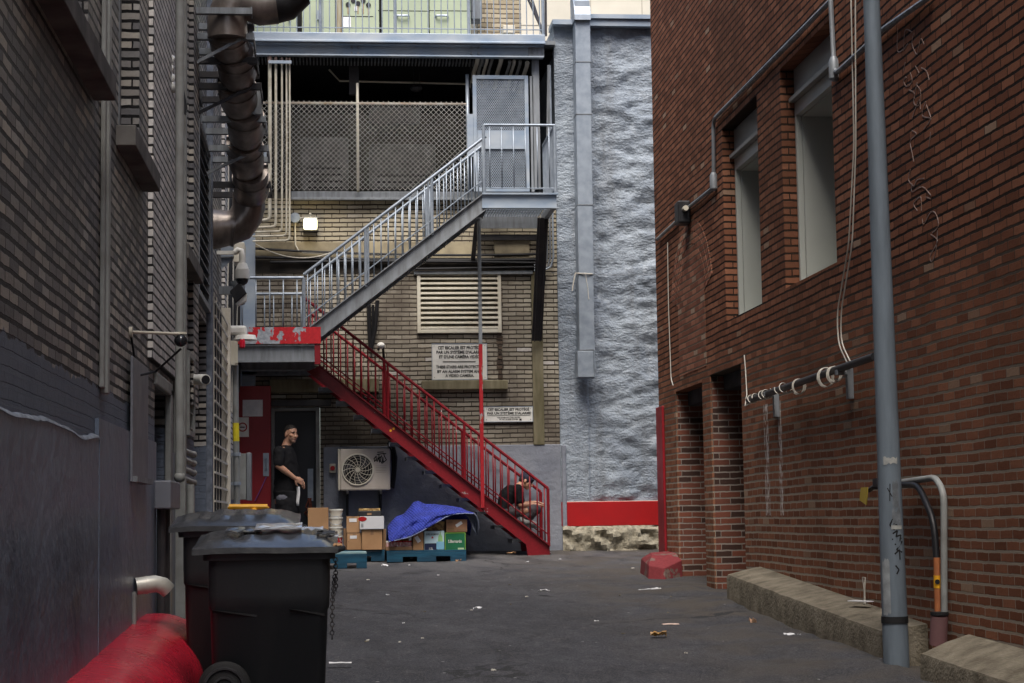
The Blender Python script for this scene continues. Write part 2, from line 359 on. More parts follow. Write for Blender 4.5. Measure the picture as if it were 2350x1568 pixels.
# ---------------------------------------------------------------- ground
def ground_mat():
    m, nt, bs = nodes('asphalt'); p = pos(nt); s = sep(nt, p)
    a = noi(nt, p, .8, 6, (1, .45, 1)); b = noi(nt, p, 85, 4); c = noi(nt, p, 3.2, 6, (1, .4, 1))
    col = mix(nt, ramp(nt, a, .3, .7), (.020, .021, .027), (.052, .052, .059))
    col = mix(nt, mth(nt, 'MULTIPLY', ramp(nt, c, .5, .6), .7), col, (.024, .024, .028))
    col = mix(nt, mth(nt, 'MULTIPLY', ramp(nt, noi(nt, p, 9, 5, (1, .5, 1)), .52, .66), .45), col, (.085, .084, .088))
    col = mix(nt, mth(nt, 'MULTIPLY', ramp(nt, b, .45, .7), .65), col, (.17, .165, .16))
    col = mix(nt, mth(nt, 'MULTIPLY', ramp(nt, noi(nt, p, 38, 4), .52, .62), .6), col, (.014, .014, .017))
    # paler strip by the back wall, brown grime along the right kerb
    col = mix(nt, mth(nt, 'MULTIPLY', mth(nt, 'MULTIPLY', ramp(nt, s[1], 20.5, 24.5), ramp(nt, c, .35, .6)), .6), col, (.15, .145, .145))
    col = mix(nt, mth(nt, 'MULTIPLY', mth(nt, 'MULTIPLY', ramp(nt, s[0], 1.9, 3.2), ramp(nt, noi(nt, p, 1.7, 6), .38, .6)), .8), col, (.075, .064, .052))
    vo = N(nt, 'ShaderNodeTexVoronoi', feature='DISTANCE_TO_EDGE'); vo.inputs['Scale'].default_value = .42
    mp = N(nt, 'ShaderNodeMapping'); mp.inputs['Scale'].default_value = (1, .6, 1)
    wv = N(nt, 'ShaderNodeVectorMath', operation='ADD'); L(nt, p, wv.inputs[0]); nn = N(nt, 'ShaderNodeTexNoise'); nn.inputs['Scale'].default_value = 1.5; nn.inputs['Detail'].default_value = 5; L(nt, p, nn.inputs['Vector'])
    sc_ = N(nt, 'ShaderNodeVectorMath', operation='SCALE'); L(nt, nn.outputs['Color'], sc_.inputs[0]); sc_.inputs['Scale'].default_value = .9
    L(nt, sc_.outputs[0], wv.inputs[1]); L(nt, wv.outputs[0], mp.inputs['Vector']); L(nt, mp.outputs[0], vo.inputs['Vector'])
    cr = mth(nt, 'MULTIPLY', mth(nt, 'LESS_THAN', vo.outputs['Distance'], .006), ramp(nt, a, .42, .5))
    col = mix(nt, cr, col, (.03, .03, .03))
    # gum and grit specks
    v2 = N(nt, 'ShaderNodeTexVoronoi'); v2.inputs['Scale'].default_value = 5.5; L(nt, p, v2.inputs['Vector'])
    wn = N(nt, 'ShaderNodeTexWhiteNoise', noise_dimensions='3D'); L(nt, v2.outputs['Position'], wn.inputs['Vector'])
    sp = mth(nt, 'MULTIPLY', mth(nt, 'LESS_THAN', v2.outputs['Distance'], mth(nt, 'MULTIPLY', wn.outputs['Value'], .07)), mth(nt, 'GREATER_THAN', wn.outputs['Value'], .72))
    col = mix(nt, sp, col, (.33, .32, .31))
    L(nt, col, bs.inputs['Base Color'])
    rr = N(nt, 'ShaderNodeMapRange'); rr.inputs['To Min'].default_value = .5; rr.inputs['To Max'].default_value = .9; bs.inputs['Specular IOR Level'].default_value = .22; L(nt, c, rr.inputs['Value']); L(nt, rr.outputs[0], bs.inputs['Roughness'])
    bump(nt, bs, mth(nt, 'ADD', b, mth(nt, 'MULTIPLY', c, 1.2)), .9, .01)
    return m
M_ASPH = ground_mat()
mb = MB(); xs = [-40, -12, -4] + [-2 + .18 * i for i in range(36)] + [4.6, 6, 12, 40]; ys = [-40, -12, -4, 2, 5] + [8 + .2 * i for i in range(95)] + [28, 34, 60]
rows = []
for y in ys:
    r = []
    for x in xs:
        z = gz(y)
        if -2 < x < 4.4 and y > 7: z += .022 * noise.noise((x * .9, y * .6, 0)) + .010 * noise.noise((x * 2.6, y * 1.5, 3))
        if 2.3 < x < 3.7 and 7 < y < 19: z += .05 * (x - 2.3) * .85 + .035 * min(1, (x - 2.3) * 2) * noise.noise((x * 1.8, y * 1.1, 8)) + .02 * noise.noise((x * 5, y * 3, 2))
        r.append((x, y, z))
    rows.append(r)
tag(mb.surf(rows).build('ground', M_ASPH, smooth=True), kind='structure')
# ---------------------------------------------------------------- walls with openings
def wall_open(mb, fn, u0, u1, v0, v1, ops, dep, jm=0, flat_back=None):
    """fn(u, v, d): surface point at depth d. Front faces plus the jambs of every opening."""
    us = sorted({u0, u1} | {o[0] for o in ops} | {o[1] for o in ops}); vs = sorted({v0, v1} | {o[2] for o in ops} | {o[3] for o in ops})
    for i in range(len(us) - 1):
        for j in range(len(vs) - 1):
            um, vm = (us[i] + us[i + 1]) / 2, (vs[j] + vs[j + 1]) / 2
            if any(o[0] < um < o[1] and o[2] < vm < o[3] for o in ops): continue
            mb.quad(fn(us[i], vs[j], 0), fn(us[i + 1], vs[j], 0), fn(us[i + 1], vs[j + 1], 0), fn(us[i], vs[j + 1], 0))
    k = mb.mi; mb.mi = jm
    for o in ops:
        d = o[4] if len(o) > 4 else dep
        for (a, b) in (((o[0], o[2]), (o[1], o[2])), ((o[1], o[2]), (o[1], o[3])), ((o[1], o[3]), (o[0], o[3])), ((o[0], o[3]), (o[0], o[2]))):
            mb.quad(fn(*a, 0), fn(*b, 0), fn(*b, d), fn(*a, d))
    mb.mi = k
XR, XL = 3.9, -1.3
# ---- right: red brick building
RB = thing('brick_building', 'red brick building along the right side of the alley with two tall metal-panelled windows', 'building', (8, 10, 0))
W1 = (13.98, 15.62, 3.37, 5.29); W2 = (16.52, 18.06, 3.34, 5.27); D1 = (19.36, 20.90, -.5, 2.83); D2 = (17.47, 18.94, -.5, 2.87)
fnR = lambda u, v, d: V((XR + d, u, v))
mb = MB(); wall_open(mb, fnR, -14, 22, -1, 10.5, [W1 + (.14,), W2 + (.14,), D1 + (.75,), D2 + (.75,)], .14, 0)
mb.quad((XR, 22, -1), (13, 22, -1), (13, 22, 10.5), (XR, 22, 10.5)); mb.quad((XR, -14, 10.5), (13, -14, 10.5), (13, 22, 10.5), (XR, 22, 10.5)); mb.quad((13, 22, -1), (13, -14, -1), (13, -14, 10.5), (13, 22, 10.5)); mb.quad((XR, -14, -1), (13, -14, -1), (13, -14, 10.5), (XR, -14, 10.5))
mb.build('wall', M_RB, RB)
mb = MB(); mb.box(XR + .002, 13, -14, 11.5, 10.502, 19); mb.build('shade_block', M_RB, RB)  # unseen block added to keep skylight off the near alley
for o in (D1, D2):
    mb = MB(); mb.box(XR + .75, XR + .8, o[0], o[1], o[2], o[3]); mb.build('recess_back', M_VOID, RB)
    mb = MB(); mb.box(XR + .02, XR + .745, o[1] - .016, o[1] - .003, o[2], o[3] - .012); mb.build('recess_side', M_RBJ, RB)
    mb = MB(); mb.box(XR + .14, XR + .40, o[0] + .004, o[1] - .02, o[3] - .16, o[3] - .004); mb.build('lintel', M_DGREY, RB)
for o in (W1, W2):
    y0, y1, z0, z1 = o; x = XR + .12
    fr = MB(); fr.box(x, x + .05, y0 + .004, y1 - .004, z1 - .26, z1 - .004); fr.box(x - .05, x + .06, y0 + .003, y1 - .003, z1 - .30, z1 - .262)
    win = fr.build('window', M_FRAME, RB, bevel=.004)
    f2 = MB(); f2.box(x, x + .06, y0 + .004, y1 - .004, z1 - .42, z1 - .302); f2.box(x, x + .05, y1 - .05, y1 - .004, z0 + .004, z1 - .42); f2.box(x, x + .05, y0 + .004, y0 + .04, z0 + .004, z1 - .42); f2.box(x - .01, x + .40, y0 + .04, y1 - .05, z0 + .004, z0 + .05)
    f2.build('frame', M_PANEL, win, bevel=.004)
    p = MB(); p.box(x + .05, x + .40, y1 - .075, y1 - .052, z0 + .05, z1 - .42); p.box(x + .38, x + .40, y0 + .05, y1 - .08, z0 + .05, z1 - .42); p.box(x + .05, x + .40, y0 + .06, y1 - .08, z1 - .435, z1 - .42)
    p.build('panel', M_PANEL, win)
    rb = MB(); rb.box(x + .374, x + .379, y1 - .125, y1 - .10, z0 + .05, z1 - .44); rb.build('bead', M_FRAME, win)
# blocked arch: ring of soldier bricks proud of the wall, slightly recessed-looking infill
yc, zs = 19.85, 3.98
ar = MB()
for k in range(3):
    r0 = .68 + k * .135; r1 = r0 + .122; n = 34
    for i in range(n):
        a0 = math.pi * (.1 + .80 * i / n); a1 = math.pi * (.1 + .80 * (i + .84) / n)
        P = [V((XR - .006, yc + r * math.cos(a) * 1.15, zs - .42 + r * math.sin(a))) for r, a in ((r0, a0), (r1, a0), (r1, a1), (r0, a1))]
        if max(q.y for q in P) < 21.95 and min(q.y for q in P) > 18.45: ar.prism(P, (.02, 0, 0))
ar.build('arch_ring', M_RBA, RB)
P = [V((XR - .004, yc + .69 * 1.15 * math.cos(math.pi * i / 20), zs - .42 + .68 * math.sin(math.pi * i / 20))) for i in range(2, 19)]
ai = MB(); ai.prism([V((XR - .004, P[-1].y, 2.98)), V((XR - .004, P[0].y, 2.98))] + P, (.02, 0, 0)); ai.build('arch_infill', M_RBA, RB)
# pale scribbles on the wall right of the pole
def catmull(P, n=5):
    if len(P) < 3: return P
    P = [P[0]] + list(P) + [P[-1]]; out = []
    for i in range(1, len(P) - 2):
        for k in range(n):
            t = k / n; a, b, c, d = P[i - 1], P[i], P[i + 1], P[i + 2]
            out.append(.5 * ((2 * b) + (c - a) * t + (2 * a - 5 * b + 4 * c - d) * t * t + (3 * b - a - 3 * c + d) * t ** 3))
    return out + [P[-2]]
def scrib(name, seeds, parent, w=.008):
    mb = MB()
    for pts in seeds: mb.ribbon(catmull(pts), w, (-1, 0, 0), .003)
    return mb.build(name, M_GRAF, parent)
zr5 = zc(2500, 0, 1.471)
def rp(l): return [S(*zr5(a, b), XR) for a, b in l]
_sc = [rp(l) for l in (
    [(1605, 170), (1605, 300), (1640, 290), (1665, 260)], [(1640, 300), (1650, 180), (1690, 190)], [(1700, 200), (1690, 260), (1720, 320), (1740, 230), (1760, 260)], [(1650, 370), (1640, 420)], [(1655, 455), (1640, 480), (1660, 510), (1690, 480), (1680, 430)],
    [(1710, 390), (1730, 430), (1715, 450)], [(1745, 400), (1775, 420), (1790, 470)], [(1670, 530), (1700, 545), (1705, 580)], [(1720, 490), (1700, 600), (1730, 620), (1740, 540), (1715, 500)], [(1690, 700), (1730, 590), (1740, 640)], [(1770, 600), (1750, 680), (1800, 700), (1760, 760)], [(1800, 690), (1775, 620)],
    [(1690, 770), (1715, 790), (1680, 830), (1690, 900), (1700, 950)], [(1800, 780), (1790, 860)], [(1680, 1000), (1670, 1060), (1700, 1095), (1720, 1060), (1760, 1050)], [(1690, 1080), (1690, 1130), (1750, 1100), (1800, 1150)], [(1720, 1240), (1700, 1200), (1740, 1160), (1745, 1240)], [(1770, 1160), (1800, 1170)],
    [(1750, 1290), (1760, 1320), (1800, 1250), (1830, 1260), (1845, 1330), (1810, 1370)], [(1800, 1380), (1840, 1420), (1800, 1500), (1805, 1540), (1830, 1480), (1840, 1360)])]
for _q in _sc: scrib('scribble', [_q], RB)
cg = MB(); a = S(1516, 935, XR); b_ = S(1528, 1270, XR); cg.box(XR - .035, XR - .004, 21.62, 21.99, .9, a.z); cg.box(XR - .035, XR + .25, 21.992, 22.02, .9, a.z); cg.build('corner_guard', M_REDD, RB, bevel=.006)
# ---- left: grey brick building
LB = thing('grey_building', 'dark grey brick building along the left side with a grey painted lower wall', 'building', (-6, 10, 0))
fnL = lambda u, v, d: V((XL - d, u, v))
WL = [(7.9, 10.02, 3.9, 6.3), (11.46, 12.69, 3.86, 6.6), (15.7, 17.05, 3.76, 7.2)]; DL = (13.88, 15.0, -.5, 2.44); DL2 = (17.81, 19.5, -.5, 3.49); LV = (17.81, 19.5, 3.6, 5.3); VT = (16.6, 17.3, 2.2, 2.95)
mb = MB(); wall_open(mb, fnL, -14, 27, -1, 11, [w + (.14,) for w in WL] + [DL + (.25,), DL2 + (.5,), LV + (.1,), VT + (.08,)], .14, 0)
mb.quad((XL, -14, 11), (-12, -14, 11), (-12, 27, 11), (XL, 27, 11)); mb.quad((XL, -14, -1), (-12, -14, -1), (-12, -14, 11), (XL, -14, 11)); mb.quad((-12, 27, -1), (-12, -14, -1), (-12, -14, 11), (-12, 27, 11)); mb.quad((XL, 27, -1), (-12, 27, -1), (-12, 27, 11), (XL, 27, 11))
mb.build('wall', M_LB, LB)
mb = MB(); mb.box(-12, XL - .002, -14, 9.5, 11.002, 19); mb.build('shade_block', M_LB, LB)  # same on the left: added out of view to cut skylight
M_SILL = mat('sooty_sill', (.15, .14, .13), (.08, .075, .07), sc=4, rough=.9, bmp=.4, bsc=40)
M_GLASSD = mat('dark_glass', (.02, .022, .026), rough=.12, bmp=0)
for y0, y1, z0, z1 in WL:
    f = MB(); x = XL - .12
    for a, b in ((y0, y0 + .09), (y1 - .09, y1)): f.box(x - .05, x, a + .003, b - .003, z0 + .003, z1)
    f.box(x - .05, x, y0 + .09, y1 - .09, z0 + .003, z0 + .09); f.box(x - .05, x + .01, (y0 + y1) / 2 - .03, (y0 + y1) / 2 + .03, z0 + .09, z1)
    w = f.build('window', M_GALVD, LB, bevel=.006)
    g = MB(); g.box(x - .04, x - .03, y0 + .09, y1 - .09, z0 + .09, z1); g.build('pane', M_GLASSD, w)
    s_ = MB(); s_.box(XL - .10, XL + .12, y0 - .12, y1 + .28, z0 - .13, z0 - .003); s_.build('sill', M_SILL, w, bevel=.006)
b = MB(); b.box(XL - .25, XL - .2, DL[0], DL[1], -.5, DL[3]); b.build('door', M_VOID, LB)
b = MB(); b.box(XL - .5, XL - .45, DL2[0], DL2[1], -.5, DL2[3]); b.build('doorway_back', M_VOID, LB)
b = MB(); b.box(XL - .02, XL + .03, DL[1] - .05, DL[1] + .12, .3, DL[3] + .06); b.box(XL - .02, XL + .03, DL[0] - .1, DL[1] + .12, DL[3] + .003, DL[3] + .1); b.build('door_frame', M_PIPEG, LB, bevel=.01)
# smooth render band, pale painted lip with an edge highlight in its colour, access panel
b = MB(); n = 40; rows = []
ytop = lambda y: 1.905 + .012 * math.sin(y * 3.1) + .02 * noise.noise((y * 2, 0, 5))
for t_, xo in ((0, .004), (.2, .026), (1, .030)):
    rows.append([(XL + xo, -10 + 20.4 * i / 60, ytop(-10 + 20.4 * i / 60) - .04 * t_ if t_ < 1 else -.6) for i in range(61)])
rows.insert(0, [(XL + .001, p[1], p[2] + .004) for p in rows[0]])
b.surf(rows); b.quad((XL, 10.4, -.6), (XL + .03, 10.4, -.6), (XL + .03, 10.4, 1.9), (XL, 10.4, 1.9)); b.build('render_band', M_PARGE, LB, smooth='auto')
b = MB(); b.box(XL, XL + .022, 10.42, 13.8, -.6, 2.02); b.box(XL, XL + .02, 15.14, 17.7, -.6, 2.0); b.build('render_band', M_PARGE, LB)
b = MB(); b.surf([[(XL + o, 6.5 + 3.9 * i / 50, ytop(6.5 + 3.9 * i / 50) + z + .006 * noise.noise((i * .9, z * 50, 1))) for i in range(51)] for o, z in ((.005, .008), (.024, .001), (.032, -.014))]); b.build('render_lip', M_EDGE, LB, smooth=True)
b = MB(); b.box(XL + .023, XL + .04, 12.0, 13.0, 1.7, 2.5); b.build('access_panel', M_PATCH, LB, bevel=.004)
b = MB(); b.box(XL + .041, XL + .07, 12.0, 13.05, 1.70, 1.735); b.build('angle_bar', M_GALVD, LB)
b = MB(); b.box(XL, XL + .045, 10.64, 10.72, 2.17, 11); b.box(XL + .003, XL + .03, 10.57, 10.635, 2.2, 11); b.build('cover_strip', M_PIPEG, LB, bevel=.006)
b = MB(); b.box(XL, XL + .035, 13.35, 15.45, 2.6, 10.9); b.build('lit_tone_pier', M_LB2, LB)  # stretch of wall coloured as if brightly lit
b = MB(); b.box(XL, XL + .10, 15.5, 15.62, .4, 10.9); b.build('cover_strip', M_PIPEG, LB, bevel=.01)
b = MB(); b.box(XL, XL + .045, 17.10, 17.78, 2.5, 10.9); b.build('brick_pier', M_LB, LB)
# slatted vents
def louvre(name, y0, y1, z0, z1, step, m, dep=.08, x=XL):
    f = MB(); t = .05
    f.box(x - .02, x + .05, y0, y0 + t, z0, z1); f.box(x - .02, x + .05, y1 - t, y1, z0, z1); f.box(x - .02, x + .05, y0 + t, y1 - t, z0, z0 + t); f.box(x - .02, x + .05, y0 + t, y1 - t, z1 - t, z1)
    l = f.build(name, m, LB, bevel=.004); s_ = MB(); z = z0 + .09
    while z < z1 - .06:
        s_.prism([V((x + .035, y0 + t, z - .02)), V((x + .035, y0 + t, z - .008)), V((x - dep, y0 + t, z + .07)), V((x - dep, y0 + t, z + .058))], (0, y1 - y0 - 2 * t, 0)); z += step
    s_.build('slats', m, l); k = MB(); k.box(x - dep - .02, x - dep - .003, y0, y1, z0, z1); k.build('backing', M_VOID, l)
louvre('louvre', 17.81, 19.5, 3.6, 5.3, .11, M_GALVD); louvre('louvre', 16.6, 17.3, 2.2, 2.95, .14, M_PIPEG)
# pale security lattice further on, colour raised in place of sunlight
M_LATT = mat('lit_tone_lattice', (.80, .75, .64), (.62, .57, .48), rough=.5)
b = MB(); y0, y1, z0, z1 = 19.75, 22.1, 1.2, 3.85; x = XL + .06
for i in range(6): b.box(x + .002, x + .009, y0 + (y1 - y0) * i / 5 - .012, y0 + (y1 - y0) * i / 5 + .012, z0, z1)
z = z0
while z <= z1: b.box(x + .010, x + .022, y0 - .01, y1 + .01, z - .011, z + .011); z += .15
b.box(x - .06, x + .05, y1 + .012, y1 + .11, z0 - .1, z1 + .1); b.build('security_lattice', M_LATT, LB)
b = MB(); b.box(XL + .002, XL + .012, y0, y1, z0, z1); b.build('dark_window', M_VOID, LB)
b = MB(); b.box(XL, XL + .06, 19.56, 19.70, .4, 8.5); b.build('cover_strip', M_EDGE, LB)
b = MB(); b.box(XL, XL + .04, 22.25, 26.0, .6, 9.5); b.build('lit_tone_pier', M_LB2, LB)  # brightly lit far bricks, done by colour
# ---- rear brick building
BBD = thing('rear_building', 'soot-stained tan brick building closing the alley behind the stairs', 'building', (1, 30, 0))
a, b_, c_, d_ = R4(622, 935, 735, 1275, 26); DB = (a, b_, .5, d_)
mb = MB(); fnB = lambda u, v, d: V((u, 26 + d, v))
LVB = R4(957, 628, 1150, 765, 26)
wall_open(mb, fnB, -1.3, 3.20, -1, 5.93, [DB + (.16,), LVB + (.10,)], .16)
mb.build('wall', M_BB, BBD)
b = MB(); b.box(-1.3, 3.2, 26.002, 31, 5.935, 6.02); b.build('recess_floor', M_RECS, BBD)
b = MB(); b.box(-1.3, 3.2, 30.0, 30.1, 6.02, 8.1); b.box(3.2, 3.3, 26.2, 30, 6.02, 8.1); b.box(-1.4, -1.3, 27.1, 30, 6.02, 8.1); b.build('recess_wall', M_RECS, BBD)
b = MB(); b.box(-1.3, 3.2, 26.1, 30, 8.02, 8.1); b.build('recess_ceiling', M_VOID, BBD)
# masonry features
b = MB(); b.box(R4(737, 1, 738, 2, 26)[0], 3.24, 25.972, 26.001, .4, B(1000, 1023, 26).z); b.build('painted_base', M_GREYP, BBD, bevel=.01)
b = MB(); pbox(b, 575, 556, 1085, 592, 25.985, .02); b.build('concrete_band', M_CONCY, BBD)
b = MB(); pbox(b, 575, 596, 1250, 626, 25.98, .02); b.build('dark_band', mat('dark_masonry', (.02, .018, .016), (.06, .05, .04), sc=4, rough=.9, bmp=.3), BBD)  # darker strip of masonry behind the cables
b = MB(); pbox(b, 618, 870, 870, 901, 25.88, .125); b.build('ledge', M_MOSS, BBD, bevel=.012)
b = MB(); pbox(b, 968, 873, 1166, 894, 25.86, .15); b.build('ledge', M_MOSS, BBD, bevel=.012)
b = MB(); pbox(b, 622, 918, 760, 932, 25.90, .11); b.build('door_hood', M_DARKST, BBD, bevel=.005)
b = MB(); pbox(b, 1222, 625, 1247, 1021, 25.955, .05); b.build('pilaster', M_MOSS, BBD, bevel=.006)
b = MB(); pbox(b, 1135, 545, 1215, 605, 25.94, .07); b.build('concrete_block', M_CONCY, BBD)
b = MB(); pbox(b, 668, 440, 1240, 458, 25.93, .09); pbox(b, 668, 454, 1240, 459, 25.86, .07); b.build('sill_beam', M_GALVD, BBD, bevel=.004)
dd = MB(); dd.box(DB[0] + .05, DB[1] - .06, 26.10, 26.15, .6, DB[3] - .05); door = dd.build('door', M_BLKD, BBD, bevel=.005)
f = MB(); f.box(DB[0] + .003, DB[0] + .05, 26.01, 26.16, .6, DB[3] - .003); f.box(DB[1] - .06, DB[1] - .003, 25.97, 26.16, .6, DB[3] - .003); f.box(DB[0] + .05, DB[1] - .06, 26.01, 26.16, DB[3] - .05, DB[3] - .003); f.build('door_frame', M_PIPEG, BBD, bevel=.006)
h = MB(); a = R4(706, 1076, 719, 1150, 26.09); h.box(a[0], a[1], 26.085, 26.10, a[2], a[3]); hb = h.build('lock_plate', M_GALV, door, bevel=.003)
# louvre vent in the rear wall
x0, x1, z0, z1 = LVB
f = MB(); t = .05
f.box(x0, x0 + t, 25.95, 26.09, z0, z1); f.box(x1 - t, x1, 25.95, 26.09, z0, z1); f.box(x0 + t, x1 - t, 25.95, 26.09, z0, z0 + t); f.box(x0 + t, x1 - t, 25.95, 26.09, z1 - t * .6, z1)
lv = f.build('louvre', M_CREAM, BBD, bevel=.005); s_ = MB(); n = 11
for i in range(n):
    z = z0 + t + (z1 - z0 - 1.6 * t) * (i + .4) / n; s_.prism([V((x0 + t, 25.955, z - .018)), V((x0 + t, 25.955, z + .004)), V((x0 + t, 26.07, z + .055)), V((x0 + t, 26.07, z + .035))], (x1 - x0 - 2 * t, 0, 0))
s_.build('slats', M_CREAM, lv); k = MB(); k.box(x0, x1, 26.088, 26.098, z0, z1); k.build('backing', M_VOID, lv)
b = MB(); pbox(b, 950, 622, 1222, 629, 25.93, .06); b.build('ledge', M_GALVD, BBD)
# vertical scar of broken brick with the conduit shadow painted in, right of the louvre
b = MB(); r2 = random.Random(4); zz = B(1155, 880).z
while zz < B(1155, 640).z:
    w = .05 + r2.random() * .05; b.box(2.36 - w / 2, 2.36 + w / 2, 25.982 + r2.random() * .008, 26.0, zz, zz + .05); zz += .0685
b.build('scar_shadow_strip', mat('scar_shadow_brick', (.12, .085, .06), (.04, .03, .025), sc=14, rough=.95), BBD)
# ---- grey stuccoed building to the right of it
ST = thing('stucco_building', 'lumpy grey stuccoed building standing between the rear brick wall and the red brick building', 'building', (6, 29, 0))
sx0, sx1, sz0, sz1 = 3.19, 9.0, B(1400, 1150, 26).z, B(1380, 62, 26).z
mb = MB(); nx, nz = 130, 150; rows = []
for j in range(nz + 1):
    r = []; z = sz0 + (sz1 - sz0) * j / nz
    for i in range(nx + 1):
        x = sx0 + (5.2 - sx0) * i / nx
        e = .06 * noise.noise((x * 1.1, z * 2.6, 1.7)) + .05 * noise.noise((x * 3.0, z * 7.5, 4)) + .034 * noise.noise((x * 6, z * 19, 9)) + .018 * noise.noise((x * 22, z * 26, 2))
        rg = max(0, noise.noise((x * .7, z * .8, 30))) * .045 * math.sin(z * 33 + 7 * noise.noise((x * .9, z * 1.5, 7)))
        k = 1.0 if x > 3.75 else .4
        rd = 1 - abs(noise.noise((x * .75 + 3, z * 2.9, 12))) * 2; e += .055 * max(0, rd) ** 3 * (.4 + noise.noise((x * .9, z * .7, 21))) - .05 * max(0, 1 - abs(noise.noise((x * 1.4, z * 4.4, 41))) * 4) ** 2
        e *= .6; rg *= .65
        r.append((x, 25.95 - k * (e + (rg if x > 3.7 else 0)) + (.05 if x > 3.6 else 0.0), z))
    rows.append(r)
mb.surf(rows); mb.quad((5.2, 25.98, sz0), (sx1, 25.98, sz0), (sx1, 25.98, sz1), (5.2, 25.98, sz1)); mb.quad((sx0, 25.95, sz0), (sx0, 33, sz0), (sx0, 33, sz1), (sx0, 25.95, sz1)); mb.quad((sx0, 25.95, sz1), (sx1, 25.95, sz1), (sx1, 33, sz1), (sx0, 33, sz1))
mb.build('wall', M_STUC, ST, smooth=True)
b = MB(); b.box(sx0, sx1, 25.93, 26.2, B(1400, 1207).z, sz0 - .006); b.build('red_plinth', M_REDB, ST, bevel=.01)
b = MB(); rows = []
zb = B(1400, 1207).z
for j in range(15):
    z = .55 + (zb - .55) * j / 14
    rows.append([(sx0 - .0 + 3.5 * i / 80, 25.86 - .13 * noise.noise((i * .26, z * 8, 3)) - .09 * abs(noise.noise((i * .6, z * 14, 8))) + .10 * (j == 14), z + .02 * noise.noise((i * .4, z * 3, 5))) for i in range(81)])
b.surf(rows); b.build('rubble_base', M_RUBBLE, ST, smooth='auto')
b = MB(); b.box(sx0 - .03, sx0 + .47, 25.80, 26.3, sz1 - .02, sz1 + .05); b.box(sx0 + .42, sx1, 25.82, 26.3, sz1 + .08, sz1 + .14); b.box(sx0 + .42, sx1, 25.86, 26.2, sz1 - .02, sz1 + .078); b.build('coping', M_GALVB, ST)
b = MB(); b.box(3.20, 3.262, 25.90, 25.97, .6, B(1290, 1022).z); b.build('corner_strip', M_GREYP, ST, bevel=.015)
# ---- pale stone building beyond
WB = thing('stone_building', 'pale cream stone building rising beyond the stuccoed wall', 'building', (8, 44, 0))
b = MB(); b.box(2.2, 22, 40, 48, -1, 22); b.build('wall', M_STONE, WB)
b = MB(); r2 = random.Random(2)
for j in range(14):
    z = 8.5 + .62 * j; b.box(2.2, 22, 39.992, 40.003, z, z + .012); x = 2.3 + (.5 if j % 2 else 0)
    while x < 20: b.box(x, x + .012, 39.992, 40.003, z + .014, z + .606); x += 1.15
b.build('joints', mat('stone_joint', (.36, .33, .27), rough=.9, bmp=0), WB)
# ================================================================ fire stair
YG, YGB, YR, YRB = 24.2, 24.95, 25.05, 25.85
FS = thing('fire_stair', 'steel fire stair with a grey upper flight above a red lower flight', 'staircase', (3.0, 25.4, .93))
def P2(px, py, Y): p = B(px, py, Y); return p.x, p.z
def lerp(a, b, t): return a + (b - a) * t
def stringer(a, b, dz, Y, side, m, ends=None, name='stringer'):
    """channel stringer: a,b = top line ends (x,z)"""
    mb = MB(); (xa, za), (xb, zb) = a, b; w = .065 * side
    pts = ends or [(xa, za), (xb, zb), (xb, zb - dz), (xa, za - dz)]
    y0, y1 = sorted((Y, Y + w))
    mb.prism([V((x, Y + (.045 if side > 0 else -.045), z)) for x, z in pts], (0, .010 * side, 0))
    for (p, q) in ((pts[0], pts[1]), (pts[-1], pts[2])):
        up = -1 if p is pts[0] else 1
        mb.prism([V((p[0], y0, p[1])), V((q[0], y0, q[1])), V((q[0], y0, q[1] + up * .016)), V((p[0], y0, p[1] + up * .016))], (0, y1 - y0, 0))
    return mb.build(name, m, FS)
def railing(a, b, za_bot, zb_bot, Y, m, r, step, posts=(), low=None, name='railing', first=.5, br=.0085, lab=None):
    """a,b: handrail ends (x,z); bottom heights at a and b"""
    mb = MB(); A = V((a[0], Y, a[1])); Bq = V((b[0], Y, b[1])); mb.tube([A, Bq], r, 10)
    L_ = abs(b[0] - a[0]); 
    if low is not None: mb.tube([V((a[0], Y, za_bot + low)), V((b[0], Y, zb_bot + low))], .009, 6)
    for t, rr in posts:
        x = lerp(a[0], b[0], t); mb.tube([V((x, Y, lerp(za_bot, zb_bot, t) - .03)), V((x, Y, lerp(a[1], b[1], t)))], rr, 8)
    R = mb.build(name, m, FS, smooth='auto')
    if lab: R['label'] = lab
    n = int(L_ / step)
    for i in range(n):
        t = (i + first) / n
        if any(abs(t - p[0]) * L_ < .03 for p in posts): continue
        x = lerp(a[0], b[0], t); c = MB(); c.cyl((x, Y, lerp(za_bot, zb_bot, t)), (x, Y, lerp(a[1], b[1], t) - r * .5), br, 6); c.build('baluster', m, R, smooth=True)
    return R
# ---- grey upper flight
ga, gb = P2(707, 752, YG), P2(1110, 442, YG); gdz = .245
ge = [ga, gb, (gb[0] + .02, gb[1] - gdz + .01), P2(738, 773, YG)]
stringer(ga, gb, gdz, YG, 1, M_GALVD, ge); stringer(ga, gb, gdz, YGB, -1, M_GALVD)
def treads(a, b, n, Y0, Y1, m, off):
    for i in range(n):
        t = (i + .5) / n; x, z = lerp(a[0], b[0], t), lerp(a[1], b[1], t) - off
        mb = MB(); s_ = 1 if b[0] > a[0] else -1; w = abs(b[0] - a[0]) / n * .62
        mb.box(x - w, x + w, Y0, Y1, z - .006, z); mb.box(x - w, x - w + .006, Y0, Y1, z - .05, z - .006); mb.box(x + w - .006, x + w, Y0, Y1, z - .05, z - .006)
        for k in range(4): mb.box(x - w + .006, x + w - .006, Y0 + (Y1 - Y0) * (k + .5) / 4, Y0 + (Y1 - Y0) * (k + .5) / 4 + .008, z - .035, z - .0065)
        mb.build('tread', m, FS)
